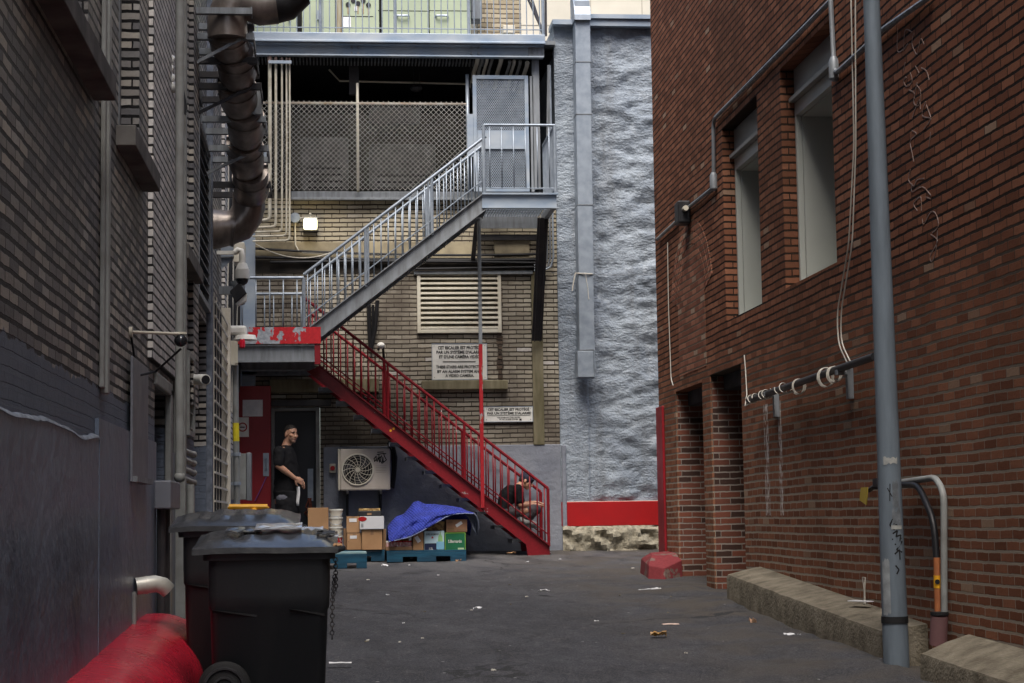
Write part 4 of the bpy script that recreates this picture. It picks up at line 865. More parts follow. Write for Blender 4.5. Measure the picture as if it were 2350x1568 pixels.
# ================================================================ things on the left building
# ---- exhaust duct with its brackets
DU = thing('exhaust_duct', 'large weathered round metal exhaust duct descending along the grey wall on steel brackets', 'duct', B(560, 500, 20))
def DP(px, py, Y): return B(px, py, Y)
cl = [(521, 62, 17.6), (530, 120, 17.95), (541, 185, 18.35), (552, 250, 18.75), (560, 320, 19.2), (567, 390, 19.7), (571, 455, 20.2)]
seg = [DP(*c) for c in cl]
for i in range(6):
    a, b = seg[i], seg[i + 1]; m = MB(); r = .19
    o = V((.035, -.03, 0)) if i % 2 else V((0, 0, 0))
    # every length ends in a rounded shoulder that slips into the next collar
    m.tube([a.lerp(b, .02) + o, a.lerp(b, .18) + o, a.lerp(b, .72) + o, a.lerp(b, .86) + o * .6, a.lerp(b, .95) + o * .3, b], [r * .98, r, r, r * .95, r * .86, r * .70], 20, True)
    m.build('duct_section', M_DUCT, DU, smooth='auto')
    m = MB(); c = a.lerp(b, .30) + o; d = (b - a).normalized(); m.tube([c - d * .012, c + d * .012], r * 1.05, 20); m.build('collar', M_DUCT, DU, smooth='auto')
e = seg[-1]; m = MB()
m.tube([e + V((0, 0, .05)), e - V((0, 0, .10)), e + V((-.03, 0, -.19)), e + V((-.10, 0, -.29)), e + V((-.22, 0, -.33)), V((XL - .02, e.y, e.z - .34))], [.175, .18, .185, .19, .195, .235], 20); m.build('elbow', M_DUCT, DU, smooth='auto')
m = MB(); a = DP(486, 525, 20.3); m.tube([V((-1.05, e.y, e.z - .33)), V((-1.02, e.y, e.z - .335))], .205, 20); m.build('collar', M_DUCT, DU, smooth='auto')
m = MB(); t = seg[0]; m.tube([t - V((0, 0, .12)), t + V((0, 0, .10)), t + V((.04, 0, .2)), t + V((.14, 0, .27)), DP(600, 14, 17.6), DP(634, 10, 17.6)], .19, 20); m.build('elbow', M_DUCT, DU, smooth='auto')
m = MB(); m.tube([DP(632, 10, 17.6), DP(655, 6, 17.6), DP(690, -20, 17.6)], [.185, .18, .15], 18); m.build('duct_section', M_BLACK, DU, smooth='auto')
for i, py in enumerate((40, 98, 152, 210, 284, 350, 432)):
    k = min(5.999, max(0, (py - 62) / 65.0)); j = int(k); c = seg[j].lerp(seg[j + 1], k - j); c = V((c.x, c.y, B(560, py, c.y).z)); m = MB()
    for dy, dz in ((-.23, .0), (.23, -.03)):
        m.bar((XL, c.y + dy, c.z + dz), (c.x + .25, c.y + dy, c.z + dz), .012, .06); m.bar((XL, c.y + dy + .03, c.z + dz - .028), (c.x + .25, c.y + dy + .03, c.z + dz - .028), .05, .008)
    m.bar((c.x + .24, c.y - .25, c.z), (c.x + .24, c.y + .25, c.z), .012, .07)
    if i % 2: m.bar((XL, c.y - .24, c.z - .28), (c.x + .12, c.y - .24, c.z - .03), .03, .03)
    m.box(XL, XL + .015, c.y - .32, c.y + .3, c.z - .10, c.z + .05)
    m.build('bracket', M_DARKST if i in (2, 3, 6) else M_GALVD, DU)
for q, Y in (((552, 50, 580, 90), 17.9), ((576, 190, 600, 262), 18.6), ((598, 345, 612, 445), 19.9)):
    m = MB(); a = R4(*q, Y); m.box(a[0], a[1], Y, Y + .03, a[2], a[3]); m.build('side_plate', M_GALVD if Y < 19 else M_GALVB, DU)
# ---- wires and small boxes on the far lit-toned pier
for i in range(9):
    px = 494 + i * 8.3; Y = 22.5 + i * .38; r = random.Random(i); pts = [V((XL + .06 + .02 * r.random(), Y + .1 * r.random() - .05 * k, B(px, 200, Y).z - k * .42)) for k in range(11)]
    m = MB(); m.tube(pts, .008 + .005 * (i % 3), 6); tag(m.build('wall_wire', M_CABLE if i % 3 else M_CABW, smooth='auto'), 'thin wire running down the lit-toned pier behind the duct', 'cable', 'wires down the pale pier')
m = MB(); m.box(-1.25, -1.05, 25.86, 25.98, .97, 8.0); m.box(-1.25, -1.235, 25.7, 25.86, .97, 8.0); tag(m.build('steel_stanchion', M_GALVB, bevel=.005), 'blue-grey steel column at the left edge of the rear wall', 'column')
o = thing('wall_cabinet', 'cream metal box on a bracket just below the duct elbow', 'box', B(530, 600, 21.6)); m = MB(); a = R4(536, 556, 561, 602, 21.4); m.box(a[0], a[1], 21.4, 21.75, a[2], a[3]); m.build('box', M_CREAM, o, bevel=.01)
m = MB(); p = B(500, 575, 21.4); m.box(XL + .04, a[0], 21.45, 21.6, a[3] - .16, a[3] - .02); m.prism([V((XL + .04, 21.5, a[3] - .17)), V((a[0], 21.5, a[3] - .17)), V((XL + .04, 21.5, a[3] - .30))], (0, .02, 0)); m.build('bracket', M_GALV, o)
# ---- dome camera
DC = thing('dome_camera', 'white domed security camera hanging beside the stair landing', 'camera', B(556, 655, 20.8)); Y = 20.8
c = B(556, 625, Y); m = MB(); m.tube([c + V((-.08, 0, .22)), c + V((-.05, 0, .25)), c + V((-.01, 0, .24)), c + V((0, 0, .18)), c + V((0, 0, .1))], .035, 10); m.cyl(c + V((0, 0, .03)), c + V((0, 0, .10)), .075, 20, .05); m.cyl(c - V((0, 0, .075)), c + V((0, 0, .03)), .085, 22, .08); m.build('housing', M_WHITE, DC, smooth='auto')
m = MB(); m.ball(c - V((0, 0, .075)), .07, None, .075, 18, 8, -1, 0); m.build('dome', M_GLASSD, DC, smooth=True)
m = MB(); m.bar((XL + .03, Y, c.z + .22), c + V((-.06, 0, .22)), .04, .04); m.build('arm', M_WHITE, DC)
# ---- floodlight under it
FL = thing('floodlight', 'grey floodlight with a black angled hood below the dome camera', 'lamp', B(545, 690, 21)); Y = 21.0
a, b_, c, d = (B(*q, Y) for q in ((527, 668), (549, 648), (566, 672), (541, 696))); m = MB(); m.prism([a, b_, c, d], (0, .16, 0)); m.build('hood', M_DGREY, FL, bevel=.01)
m = MB(); m.prism([B(541, 697, Y + .02), B(567, 673, Y + .02), B(565, 690, Y + .02), B(546, 701, Y + .02)], (0, .12, 0)); m.build('lens', M_WHITE, FL)
m = MB(); m.tube([B(543, 645, Y + .2), B(556, 700, Y + .2)], [.10, .03], 14); m.box(XL + .04, a.x + .03, Y + .04, Y + .12, a.z - .03, a.z + .06); m.build('bracket', M_GALVD, FL, smooth='auto')
# ---- siren unit, strobe, box and yellow-banded riser
SI = thing('alarm_siren', 'white siren box with a flat round base beside the landing fascia', 'alarm', B(550, 778, 22.2)); Y = 22.2
a = R4(524, 747, 566, 768, Y); m = MB(); m.box(a[0], a[1], Y, Y + .18, a[2], a[3]); m.build('cover', M_WHITE, SI, bevel=.03)
p = B(562, 772, Y); m = MB(); m.cyl((p.x, Y + .09, p.z - .035), (p.x, Y + .09, p.z + .02), .14, 26, .12); m.build('base', M_WHITE, SI, smooth='auto')
m = MB(); m.box(XL, a[0] + .02, Y + .05, Y + .1, a[2], a[2] + .05); m.build('arm', M_GALV, SI)
p = B(556, 789, 22.15); m = MB(); m.tube([p + V((0, 0, .05)), p + V((0, 0, .03)), p - V((0, 0, .04)), p - V((0, 0, .055))], [.028, .036, .036, .02], 16); rs = nodes('red_lens'); rs[2].inputs['Base Color'].default_value = (.55, .01, .03, 1); rs[2].inputs['Roughness'].default_value = .12; tag(m.build('strobe_light', rs[0], smooth='auto'), 'small red strobe lamp under the white siren', 'lamp')
a = R4(522, 782, 545, 838, 22.2); m = MB(); m.box(a[0], a[1], 22.2, 22.32, a[2], a[3]); m.box(a[1] - .03, a[1] + .006, 22.19, 22.199, a[2] + .02, a[3] - .02); tag(m.build('junction_box', M_CREAM, bevel=.008), 'pale upright metal box at the top of the yellow-banded riser pipe', 'box')
RP = thing('riser_pipe', 'upright grey pipe with a yellow band in front of the red door', 'pipe', (B(541, 1180, 22.4).x, 22.4, gz(22.4)))
p, q = B(540, 838, 22.4), B(544, 1185, 22.4); y1, y2 = B(541, 971, 22.4), B(542, 1013, 22.4); m = MB(); m.tube([V((q.x, 22.4, gz(22.4))), q, y2], .037, 14); m.tube([y1, p], .037, 14); m.build('pipe', M_PIPEG, RP, smooth='auto')
m = MB(); m.cyl(y2, y1, .0385, 14); m.build('band', mat('yellow_tape', (.75, .62, .03), (.62, .5, .03), rough=.45, bmp=0), RP, smooth='auto')
m = MB()
for py in (1043, 1110, 1160): c = B(543, py, 22.4); m.cyl(c - V((0, 0, .02)), c + V((0, 0, .02)), .05, 14); m.bar(c, V((XL + .04, 22.4, c.z)), .03, .03)
m.build('clamp', M_GALV, RP, smooth='auto')
a = R4(549, 1041, 576, 1147, 23.2); o = thing('electrical_box', 'tall grey electrical box between the riser pipe and the red door', 'box', (a[0], 23.2, a[2])); m = MB(); m.box(a[0] - .1, a[1] - .06, 23.2, 23.5, a[2], a[3]); m.build('body', M_PIPEG, o, bevel=.006); m = MB(); m.box(a[1] - .055, a[1], 23.19, 23.5, a[2] - .01, a[3] + .01); m.build('cover', M_GALVD, o, bevel=.006)
# ---- red door leaf standing open
RD = thing('open_door_leaf', 'open red metal door leaf with a taped paper and a no-smoking sign', 'door', B(585, 1270, 25.3)); Y = 25.3
a = R4(546, 886, 622, 1270, Y); m = MB(); m.box(a[0], a[1], Y, Y + .05, gz(25.3) + .01, a[3]); m.build('leaf', M_REDD, RD, bevel=.006)
m = MB(); q = R4(557, 918, 603, 956, Y - .003); n = 9; rows = [[(q[0] + (q[1] - q[0]) * i / n, Y - .006 - .012 * abs(noise.noise((i * .7, j * .9, 2))), q[2] + (q[3] - q[2]) * j / n) for i in range(n + 1)] for j in range(n + 1)]; m.surf(rows); m.build('taped_paper', M_PAPER, RD)
q = R4(546, 958, 571, 1003, Y - .004); m = MB(); m.box(q[0], q[1], Y - .008, Y - .001, q[2], q[3]); ns = m.build('no_smoking_sign', M_WHITE, RD, bevel=.002)
c = V(((q[0] + q[1]) / 2 - .01, Y - .010, (q[2] + q[3]) / 2)); m = MB(); m.disc(c, .062, (0, -1, 0), 30, .046); m.bar(c + V((-.036, 0, .036)), c + V((.036, 0, -.036)), .002, .014, (0, -1, 0)); m.build('prohibition_ring', M_REDB, ns)
m = MB(); m.box(c.x - .04, c.x + .025, c.y + .001, c.y + .0015, c.z - .008, c.z + .006); m.box(c.x + .028, c.x + .036, c.y + .001, c.y + .0015, c.z - .008, c.z + .006); m.build('cigarette_mark', M_INK, ns)
q = R4(604, 1040, 617, 1093, Y - .01); m = MB(); m.box(q[0], q[1], Y - .012, Y - .001, q[2], q[3]); m.tube([V(((q[0] + q[1]) / 2, Y - .01, q[3] - .08)), V(((q[0] + q[1]) / 2, Y - .06, q[3] - .1)), V(((q[0] + q[1]) / 2, Y - .06, q[2] + .1)), V(((q[0] + q[1]) / 2, Y - .01, q[2] + .08))], .009, 8); m.build('handle', M_GALV, RD, smooth='auto')
m = MB(); m.tube([B(611, 1095, Y - .02), B(600, 1120, Y - .03), B(585, 1150, Y - .03)], .006, 6); m.build('lanyard', mat('violet_cord', (.22, .08, .3), rough=.7), RD)
# ---- yellow pallet truck
PJ = thing('pallet_truck', 'yellow pallet truck handle showing above the second bin', 'hand truck', (-.78, 16.5, gz(16.5))); Y = 16.2
a, b_ = B(526, 1163, Y), B(614, 1163, Y); m = MB(); m.tube([a + V((0, 0, .0)), a.lerp(b_, .2), a.lerp(b_, .8) , b_], .022, 8); m.tube([a, a + V((.05, .02, -.11)), a.lerp(b_, .5) + V((0, .05, -.2)), b_ + V((-.05, .02, -.11)), b_], .018, 8); m.build('handle_loop', M_YEL, PJ, smooth='auto')
m = MB(); c = a.lerp(b_, .5); m.tube([c + V((0, .05, -.18)), V((c.x, Y + .25, gz(16) + .25))], .025, 8); m.ball(B(583, 1174, Y - .02), .03); m.build('shaft', M_YEL, PJ, smooth='auto')
m = MB(); 
for dx in (-.18, .18): m.box(c.x + dx - .08, c.x + dx + .08, Y + .3, Y + 1.4, gz(17) + .05, gz(17) + .11)
m.box(c.x - .26, c.x + .26, Y + .2, Y + .35, gz(17) + .05, gz(17) + .3); m.build('fork', M_YEL, PJ, bevel=.01)
m = MB(); m.cyl((c.x - .06, Y + .25, gz(16) + .08), (c.x + .06, Y + .25, gz(16) + .08), .085, 18); m.build('wheel', M_RUB, PJ, smooth='auto')
# ---- cameras on the near wall
p = S(297, 762, XL); CB = thing('bracket_camera', 'small black domed camera on a pale arm low on the grey brick wall', 'camera', p); m = MB(); q = p + V((.30, .35, .02)); m.cyl(p, p + V((.02, 0, 0)), .035, 12); m.tube([p, q], .010, 8); m.bar(q - V((.04, 0, -.005)), q + V((.04, 0, .005)), .04, .014); m.build('arm', M_CREAM, CB, smooth='auto')
m = MB(); m.ball(q - V((0, 0, .045)), .045, None, .042); m.build('dome', M_GLASSD, CB, smooth=True)
m = MB(); m.tube([p + V((.01, 0, -.02)), p + V((.02, .15, -.17)), p + V((.03, .3, -.26)), p + V((.12, .5, -.22)), q - V((0, 0, .1))], .008, 6); m.build('lead', M_CABLE, CB, smooth='auto')
p = S(434, 874, XL); BC = thing('bullet_camera', 'white bullet camera projecting from the left wall beside a slatted vent', 'camera', p); m = MB(); m.cyl(p, p + V((.05, 0, 0)), .06, 14); m.tube([p + V((.05, 0, 0)), p + V((.09, -.02, -.01))], .03, 10); c = p + V((.12, -.1, 0)); m.cyl(c + V((-.06, .12, .01)), c + V((.04, -.08, -.005)), .05, 16); m.build('body', M_WHITE, BC, smooth='auto')
m = MB(); m.cyl(c + V((.04, -.08, -.005)), c + V((.045, -.09, -.005)), .04, 16); m.build('lens', M_GLASSD, BC)
# ---- insulators
IR = thing('insulator_rack', 'rack of four pale insulators high on the left wall beside the downpipe', 'insulator', B(390, 205, 14.9))
for i, (px, py) in enumerate(((387, 137), (384, 158), (388, 180), (393, 200))):
    c = B(px, py, 14.9); m = MB(); m.tube([c + V((-.055, 0, .02)), c + V((-.01, 0, .01)), c + V((0, 0, 0)), c + V((.045, 0, -.015))], [.028, .035, .05, .038], 12); m.build('insulator', M_WHITE, IR, smooth='auto'); 
m = MB(); m.bar(B(381, 120, 15.0), B(392, 275, 15.0), .03, .03); m.build('rack', M_DARKST, IR)
m = MB(); m.prism([B(411, 150, 15.3), B(430, 245, 15.3), B(426, 262, 15.3), B(417, 258, 15.3)], (0, .05, 0)); tag(m.build('cable_shield', M_BLACK), 'black wedge-shaped shield beside the insulators', 'shield')
# ---- downpipe, stubs, boxes, spout
p, q = B(412, 200, 14.75), B(412, 1095, 14.75); m = MB(); m.tube([V((p.x, 14.75, 10.8)), V((p.x, 14.75, p.z)), q], .035, 12); m.ball(q, .045); tag(m.build('downpipe', M_PIPEG, smooth='auto'), 'olive grey downpipe running the full height of the left wall', 'pipe')
for i, py in enumerate((1034, 1054, 1076, 1098)):
    a, b_ = B(420, py, 15.6), B(444, py + 10, 16.4); m = MB(); m.tube([a - V((.06, 0, 0)), a, b_], .026, 10); m.ball(b_, .032, None, None, 10, 6); tag(m.build('pipe_stub', M_PIPEG, smooth='auto'), ['topmost of four short pipe stubs beside the downpipe foot', 'second from the top of four short pipe stubs beside the downpipe foot', 'third from the top of four short pipe stubs beside the downpipe foot', 'lowest of four short pipe stubs beside the downpipe foot'][i], 'pipe', 'pipe stubs by the downpipe')
m = MB(); a, b_ = B(437, 1112, 15.7), B(437, 1215, 15.7); m.tube([a, b_, V((b_.x, 15.7, gz(15.7)))], .034, 10); tag(m.build('drain_pipe', M_PIPEG, smooth='auto'), 'short grey pipe dropping from the stubs to behind the bins', 'pipe')
o = thing('meter_box', 'grey metal meter box on the painted wall above two conduits', 'box', S(360, 1170, XL + .03)); m = MB(); a, b_ = S(346, 1103, XL), S(374, 1170, XL); m.box(XL + .02, XL + .14, 13.65, 14.5, b_.z, a.z); m.build('body', M_PATCH, o, bevel=.01)
for k in (13.8, 14.15): m = MB(); m.tube([(XL + .06, k, b_.z), (XL + .06, k, .75)], .032, 8); m.build('conduit', M_DARKST, o, smooth='auto')
p = S(312, 1346, XL + .03); m = MB(); m.tube([p, p + V((.12, .03, .015)), p + V((.17, .05, .0)), p + V((.205, .06, -.035))], [.055, .055, .055, .052], 16); m.cyl(p + V((.06, .014, .007)), p + V((.075, .018, .008)), .058, 16); tag(m.build('drain_spout', mat('pale_spout', (.66, .64, .55), (.5, .48, .42), rough=.35, metal=.2), smooth='auto'), 'pale elbowed drain spout sticking out above the red berm', 'pipe')
m = MB(); m.tube([p + V((.0, -.12, -.03)), p + V((0, -.12, -.36))], .016, 8); tag(m.build('conduit', M_PIPEG, smooth='auto'), 'short thin conduit below the drain spout', 'pipe')
# ---- red painted berm
m = MB(); rows = []
for j in range(57):
    y = 6.5 + 7.2 * j / 56; k = 1 if y < 13.0 else math.sqrt(max(0, 1 - ((y - 13.0) / .72) ** 2)); r = []
    H = (.36 + .018 * noise.noise((y * .8, 0, 0)) + .006 * noise.noise((y * 3, 2, 0)))*(.55+.45*k); W = (.47 + .05 * noise.noise((y * .9, 5, 0))) * (.35 + .65 * k)
    for i in range(17):
        t = i / 16 * math.pi / 2; x = XL + .02 + W * math.sin(t) ** .9; z = gz(y) - .06 + (H + .06) * math.cos(t) ** .75
        b_ = .006 * noise.noise((x * 9, y * 7, z * 9)) + .004 * noise.noise((x * 26, y * 22, z * 26)); r.append((x + b_, y, z + b_))
    rows.append(r)
m.surf(rows); m.surf([rows[-1], [(XL, 13.74, gz(13.7) - .05)] * 17]); tag(m.build('red_berm', M_REDM, smooth=True), 'rounded glossy red painted concrete berm along the foot of the left wall', 'kerb')
# ================================================================ things on the right side
tp_, bp_ = B(2000, 0, 11.8), V((3.60, 11.8, gz(11.8) - .05)); top = bp_ + (tp_ - bp_) * 1.75
PO = thing('steel_pole', 'tall grey painted steel pole in front of the red brick wall', 'pole', bp_)
rad = lambda t: lerp(.084, .054, t)
at = lambda t: bp_ + (tp_ - bp_) * t
def tz(z): return (z - bp_.z) / (tp_.z - bp_.z)
m = MB(); m.tube([at(0), at(.3), at(.6), at(1), top], [rad(0), rad(.3), rad(.6), rad(1), .035], 28); m.build('shaft', M_POLE, PO, smooth='auto')
def pz(py): return tz(B(2050, py, 11.72).z)
m = MB(); m.tube([at(pz(1432)), at(pz(1416))], rad(.05) + .004, 28); m.build('strap', M_RUB, PO, smooth='auto')
def onpole(t, ang, r=.002):
    c = at(t); return c + V((math.sin(ang), -math.cos(ang), 0)) * (rad(t) + r)
def patch(name, t0, t1, a0, a1, mt, thk=.002, jag=0):
    m = MB(); n = 8; rr = random.Random(int(t0 * 999)); m.surf([[onpole(lerp(t0, t1, j / 4) + (jag * rr.uniform(-1, 1) if j in (0, 4) else 0), lerp(a0, a1, i / n), thk) for i in range(n + 1)] for j in range(5)]); return m.build(name, mt, PO, smooth=True)
M_TAPE = mat('old_tape', (.42, .42, .38), (.24, .25, .25), sc=16, rough=.5)
M_SCUFF = mat('scuffed_steel', (.10, .11, .12), (.20, .22, .24), sc=14, rough=.7)
patch('tape_patch', pz(1064), pz(1050), -.75, .45, M_TAPE, .003, .002); patch('sticker_residue', pz(1165), pz(1105), -.1, .45, M_SCUFF, .002, .004); patch('sticker_residue', pz(1205), pz(1170), -.2, .6, M_SCUFF, .002, .006); patch('pale_sticker', pz(1215), pz(1206), -.3, .7, M_TAPE, .003); patch('worn_sleeve', pz(1410), pz(1285), -1.25, -.55, mat('worn_grey', (.27, .29, .30), (.16, .17, .18), sc=12, rough=.6), .0025, .003)
m = MB(); rr = random.Random(3)
def stroke(pts, w=.009):
    P = [onpole(pz(y), (x - 2050) / 27.0 * .9, .0015) for x, y in pts]
    for p, q in zip(P, P[1:]): m.bar(p, q, w, .002, V((0, -1, 0)))
stroke([(2062, 1195), (2045, 1192), (2038, 1205), (2048, 1216), (2056, 1206), (2047, 1202)]); stroke([(2044, 1225), (2056, 1218), (2052, 1232), (2066, 1228), (2062, 1242)]); stroke([(2042, 1238), (2068, 1236)]); stroke([(2048, 1250), (2070, 1243), (2052, 1262), (2068, 1268)]); stroke([(2047, 1272), (2060, 1262), (2060, 1285)]); stroke([(2048, 1298), (2056, 1308), (2050, 1318)]); stroke([(2035, 1120), (2046, 1140)], .006); stroke([(2042, 1110), (2040, 1150)], .006)
m.build('tag_marks', M_INK, PO)
# ---- kerbs
def kerb(name, y0, y1, label, zf, zb):
    m = MB(); n = int((y1 - y0) / .12) + 1; rows = []
    for i in range(n + 1):
        y = lerp(y0, y1, i / n); j = .008 * noise.noise((y * 3, 1, 0)); rows.append([(3.58, y, gz(y) - .1), (3.58 + j, y, zf(y) - .03), (3.592 + j, y, zf(y) + j * .5), (3.75, y, lerp(zf(y), zb(y), .6) + j), (3.895, y, zb(y)), (3.895, y, gz(y) - .1)])
    m.surf(rows); m._f([m.bm.verts.new(p) for p in rows[0]]); m._f([m.bm.verts.new(p) for p in rows[-1]]); return tag(m.build(name, M_CONC, smooth='auto'), label, 'kerb')
zA, zB_ = S(1687, 1325, 3.59), S(2008, 1444, 3.59); zC, zD = S(1730, 1295, 3.9), S(2001, 1388, 3.9)
lf = lambda y: zB_.z + (y - zB_.y) * (zA.z - zB_.z) / (zA.y - zB_.y); lb = lambda y: zD.z + (y - zD.y) * (zC.z - zD.z) / (zC.y - zD.y)
kerb('concrete_kerb', 12.05, 16.85, 'long chamfered concrete kerb between the pole and the brick recesses', lf, lb)
zE, zF = S(2112, 1500, 3.6), S(2170, 1450, 3.85)
kerb('concrete_kerb', 5.5, 11.25, 'nearer concrete kerb at the right edge behind the pole', lambda y: zE.z + (y - 11.2) * .03, lambda y: zF.z + (y - 11.2) * .03)
# ---- red wheel guard stone
g = gz(20.7); m = MB(); f = [V((3.51, 20.74, g - .1)), V((3.67, 20.56, g - .1)), V((3.92, 20.80, g - .1)), V((3.92, 21.8, g - .1)), V((3.57, 21.7, g - .1))]; md = [V((3.53, 20.78, g + .14)), V((3.68, 20.62, g + .11)), V((3.92, 20.86, g + .19)), V((3.92, 21.7, g + .22)), V((3.58, 21.6, g + .20))]; tpp = [V((3.60, 21.0, g + .25)), V((3.72, 20.92, g + .235)), V((3.89, 21.05, g + .27)), V((3.89, 21.5, g + .28)), V((3.66, 21.4, g + .27))]
R_ = [[m.bm.verts.new(p) for p in q] for q in (f, md, tpp)]
for a, b_ in ((0, 1), (1, 2)):
    for i in range(5): m._f([R_[a][i], R_[a][(i + 1) % 5], R_[b_][(i + 1) % 5], R_[b_][i]])
m._f(R_[2]); tag(m.build('wheel_guard', peel('worn_red_stone', (.22, .035, .04), (.19, .13, .11), sc=4, th=.54, rough=.85), bevel=.008), 'faceted red painted stone guard at the far corner of the brick building', 'bollard')
# ---- conduits on the brick wall
def run(name, pts, r, mt, label, cat='pipe', X=XR - .03, n=8, group=None):
    P = [S(x, y, X) for x, y in pts]; Q = [P[0]]
    for i in range(1, len(P) - 1):
        a, b_, c = P[i - 1], P[i], P[i + 1]; d = min(.10, (b_ - a).length * .4, (c - b_).length * .4); u, v = (a - b_).normalized() * d, (c - b_).normalized() * d
        Q += [b_ + u, b_ + u * .45 + v * .12, b_ + v * .45 + u * .12, b_ + v]
    Q.append(P[-1]); m = MB(); m.tube(Q, r, n); return tag(m.build(name, mt, smooth='auto'), label, cat, group)
run('conduit', [(1509, 549), (1553, 508)], .02, M_PIPEG, 'short grey conduit between the brick corner and the black floodlight')
run('conduit', [(1578, 478), (1638, 430), (1637, 275), (1906, 2)], .02, M_GALVD, 'grey conduit climbing from the floodlight over the far window')
run('conduit', [(1906, -6), (1915, 172), (1979, 114), (2026, 68), (2135, -8)], .02, M_GALVD, 'grey conduit dropping beside the near window and passing behind the pole')
for q, l in (((1638, 418), 'small grey conduit elbow box left of the far window'), ((1914, 160), 'small grey conduit elbow box right of the near window')):
    p = S(*q, XR - .03); m = MB(); m.tube([p + V((0, 0, .10)), p + V((0, 0, .06)), p - V((0, 0, .07)), p - V((0, 0, .09))], [.024, .042, .042, .02], 10); tag(m.build('conduit_box', M_GALVD, smooth='auto'), l, 'junction box')
p = S(1568, 487, XR - .08); o = thing('floodlight', 'small black floodlight on the brick wall at the left end of the conduit', 'lamp', p); m = MB(); m.box(p.x - .07, p.x + .07, p.y - .07, p.y + .16, p.z - .13, p.z + .12); m.build('body', M_BLACK, o, bevel=.02); m = MB(); m.cyl((p.x, p.y - .16, p.z + .02), (p.x, p.y - .07, p.z + .02), .03, 10); m.build('knuckle', M_CREAM, o)
run('cable', [(1532, 556), (1534, 700), (1540, 870), (1545, 885)], .005, M_CABW, 'thin pale cable hanging near the far corner of the brick building', 'cable')
run('cable', [(1953, -6), (1960, 330), (1948, 560), (1921, 720), (1924, 790), (1950, 845)], .0055, M_CABW, 'left one of two pale cables hanging left of the pole', 'cable', XR - .035, 6, 'pale cables left of the pole')
run('cable', [(1963, -6), (1964, 340), (1956, 560), (1930, 715), (1930, 785), (1956, 840)], .0055, M_CABW, 'right one of two pale cables hanging left of the pole', 'cable', XR - .05, 6, 'pale cables left of the pole')
# ---- black bar wound with wire on two brackets
BR = thing('cable_rail', 'black rail wound with pale wire on two brackets across the brick wall', 'rail', S(1860, 870, XR - .1)); X = XR - .10
a, b_ = S(1718, 919, X), S(2008, 818, X); m = MB(); m.tube([a, b_], .03, 10); m.build('bar', M_BLACK, BR, smooth='auto')
for q in ((1787, 905), (1957, 855)):
    p = S(*q, XR); m = MB(); m.box(XR - .05, XR - .003, p.y - .03, p.y + .03, p.z - .20, p.z + .06); m.box(XR - .13, XR - .05, p.y - .03, p.y + .03, p.z - .02, p.z + .02); m.build('bracket', M_GALVD, BR, bevel=.004)
rr = random.Random(8)
for t, n_, R in ((.02, 1.5, .04), (.14, 2, .042), (.30, 1.5, .045), (.45, 2.5, .05), (.66, 3, .06), (.72, 3, .05)):
    m = MB(); c = a.lerp(b_, t); d = (b_ - a).normalized(); k = int(n_ * 14); m.tube([c + d * (.26 * i / k - .02) * (1 if R < .05 else .35) + V((math.cos(i / 14 * 6.283 + t * 9) * R, 0, math.sin(i / 14 * 6.283 + t * 9) * R * (1 if R < .05 else 1.25) - (0 if R < .05 else .03))) for i in range(k + 1)], .0042, 5); m.build('wire_coil', M_CABW, BR, smooth='auto')
m = MB(); m.tube([S(1708, 815, XR - .01), S(1711, 850, XR - .01), S(1714, 905, XR - .02), a + V((-.03, .02, -.05)), a + V((0, -.1, -.03))], .006, 5); m.build('loose_wire', M_CABW, BR, smooth='auto')
# ---- conduits at the lower right
run('conduit', [(2060, 1109), (2147, 1096), (2166, 1130), (2167, 1425)], .022, M_PIPEG, 'grey conduit arching from behind the pole down to the nearer kerb', 'pipe', XR - .05, 10)
run('cable', [(2060, 1113), (2108, 1114), (2143, 1195), (2150, 1290)], .022, M_CABLE, 'thick black flexible cable curving down from behind the pole', 'cable', XR - .07, 10)
OP = thing('orange_conduit', 'orange plastic conduit with a yellow label beside the grey conduit', 'pipe', S(2154, 1425, XR - .07)); a, b_ = S(2151, 1280, XR - .07), S(2154, 1425, XR - .07); m = MB(); m.cyl(b_, a, .026, 12); m.build('pipe', mat('faded_orange', (.42, .15, .055), (.32, .11, .045), sc=9, rough=.55), OP, smooth='auto'); m = MB(); m.cyl(b_.lerp(a, .52), b_.lerp(a, .72), .0275, 12); m.build('label', M_YEL, OP, smooth='auto'); m = MB(); c = b_.lerp(a, .62); m.disc(c + V((-.012, -.0282, 0)), .016, (-.3, -1, 0), 12); m.build('mark', M_INK, OP)
a, b_ = S(2156, 1412, XR - .09), S(2152, 1460, XR - .09); m = MB(); m.cyl(b_ - V((0, 0, .05)), a, .055, 14); tag(m.build('sleeve', mat('dull_pink_plastic', (.26, .13, .13), (.2, .11, .11), rough=.6), smooth='auto'), 'dull pink sleeve round the foot of the orange conduit', 'pipe'); m = MB(); m.cyl(a, a + V((0, 0, .02)), .058, 14); tag(m.build('clamp_ring', M_RUB), 'black clamp ring on top of the dull pink sleeve', 'clamp')
p = S(1995, 1125, XR - .08); VA = thing('wall_tap', 'grey wall tap with a yellow rag left of the pole', 'tap', p); m = MB(); m.tube([p + V((.08, -.25, .02)), p + V((0, -.1, .02)), p], .018, 8); m.box(p.x - .01, p.x + .06, p.y - .22, p.y - .12, p.z + .02, p.z + .08); m.build('valve', M_DARKST, VA)
m = MB(); rr = random.Random(5); m.surf([[p + V((-.03 + .04 * noise.noise((i, j, 1)), .10 - .055 * i + .015 * j, .02 - .03 * j - .012 * i * (j > 0) + .02 * noise.noise((i, j, 4)))) for i in range(4)] for j in range(4)]); m.build('rag', mat('yellow_cloth', (.62, .46, .08), (.5, .36, .06), rough=.9), VA, solid=.006)
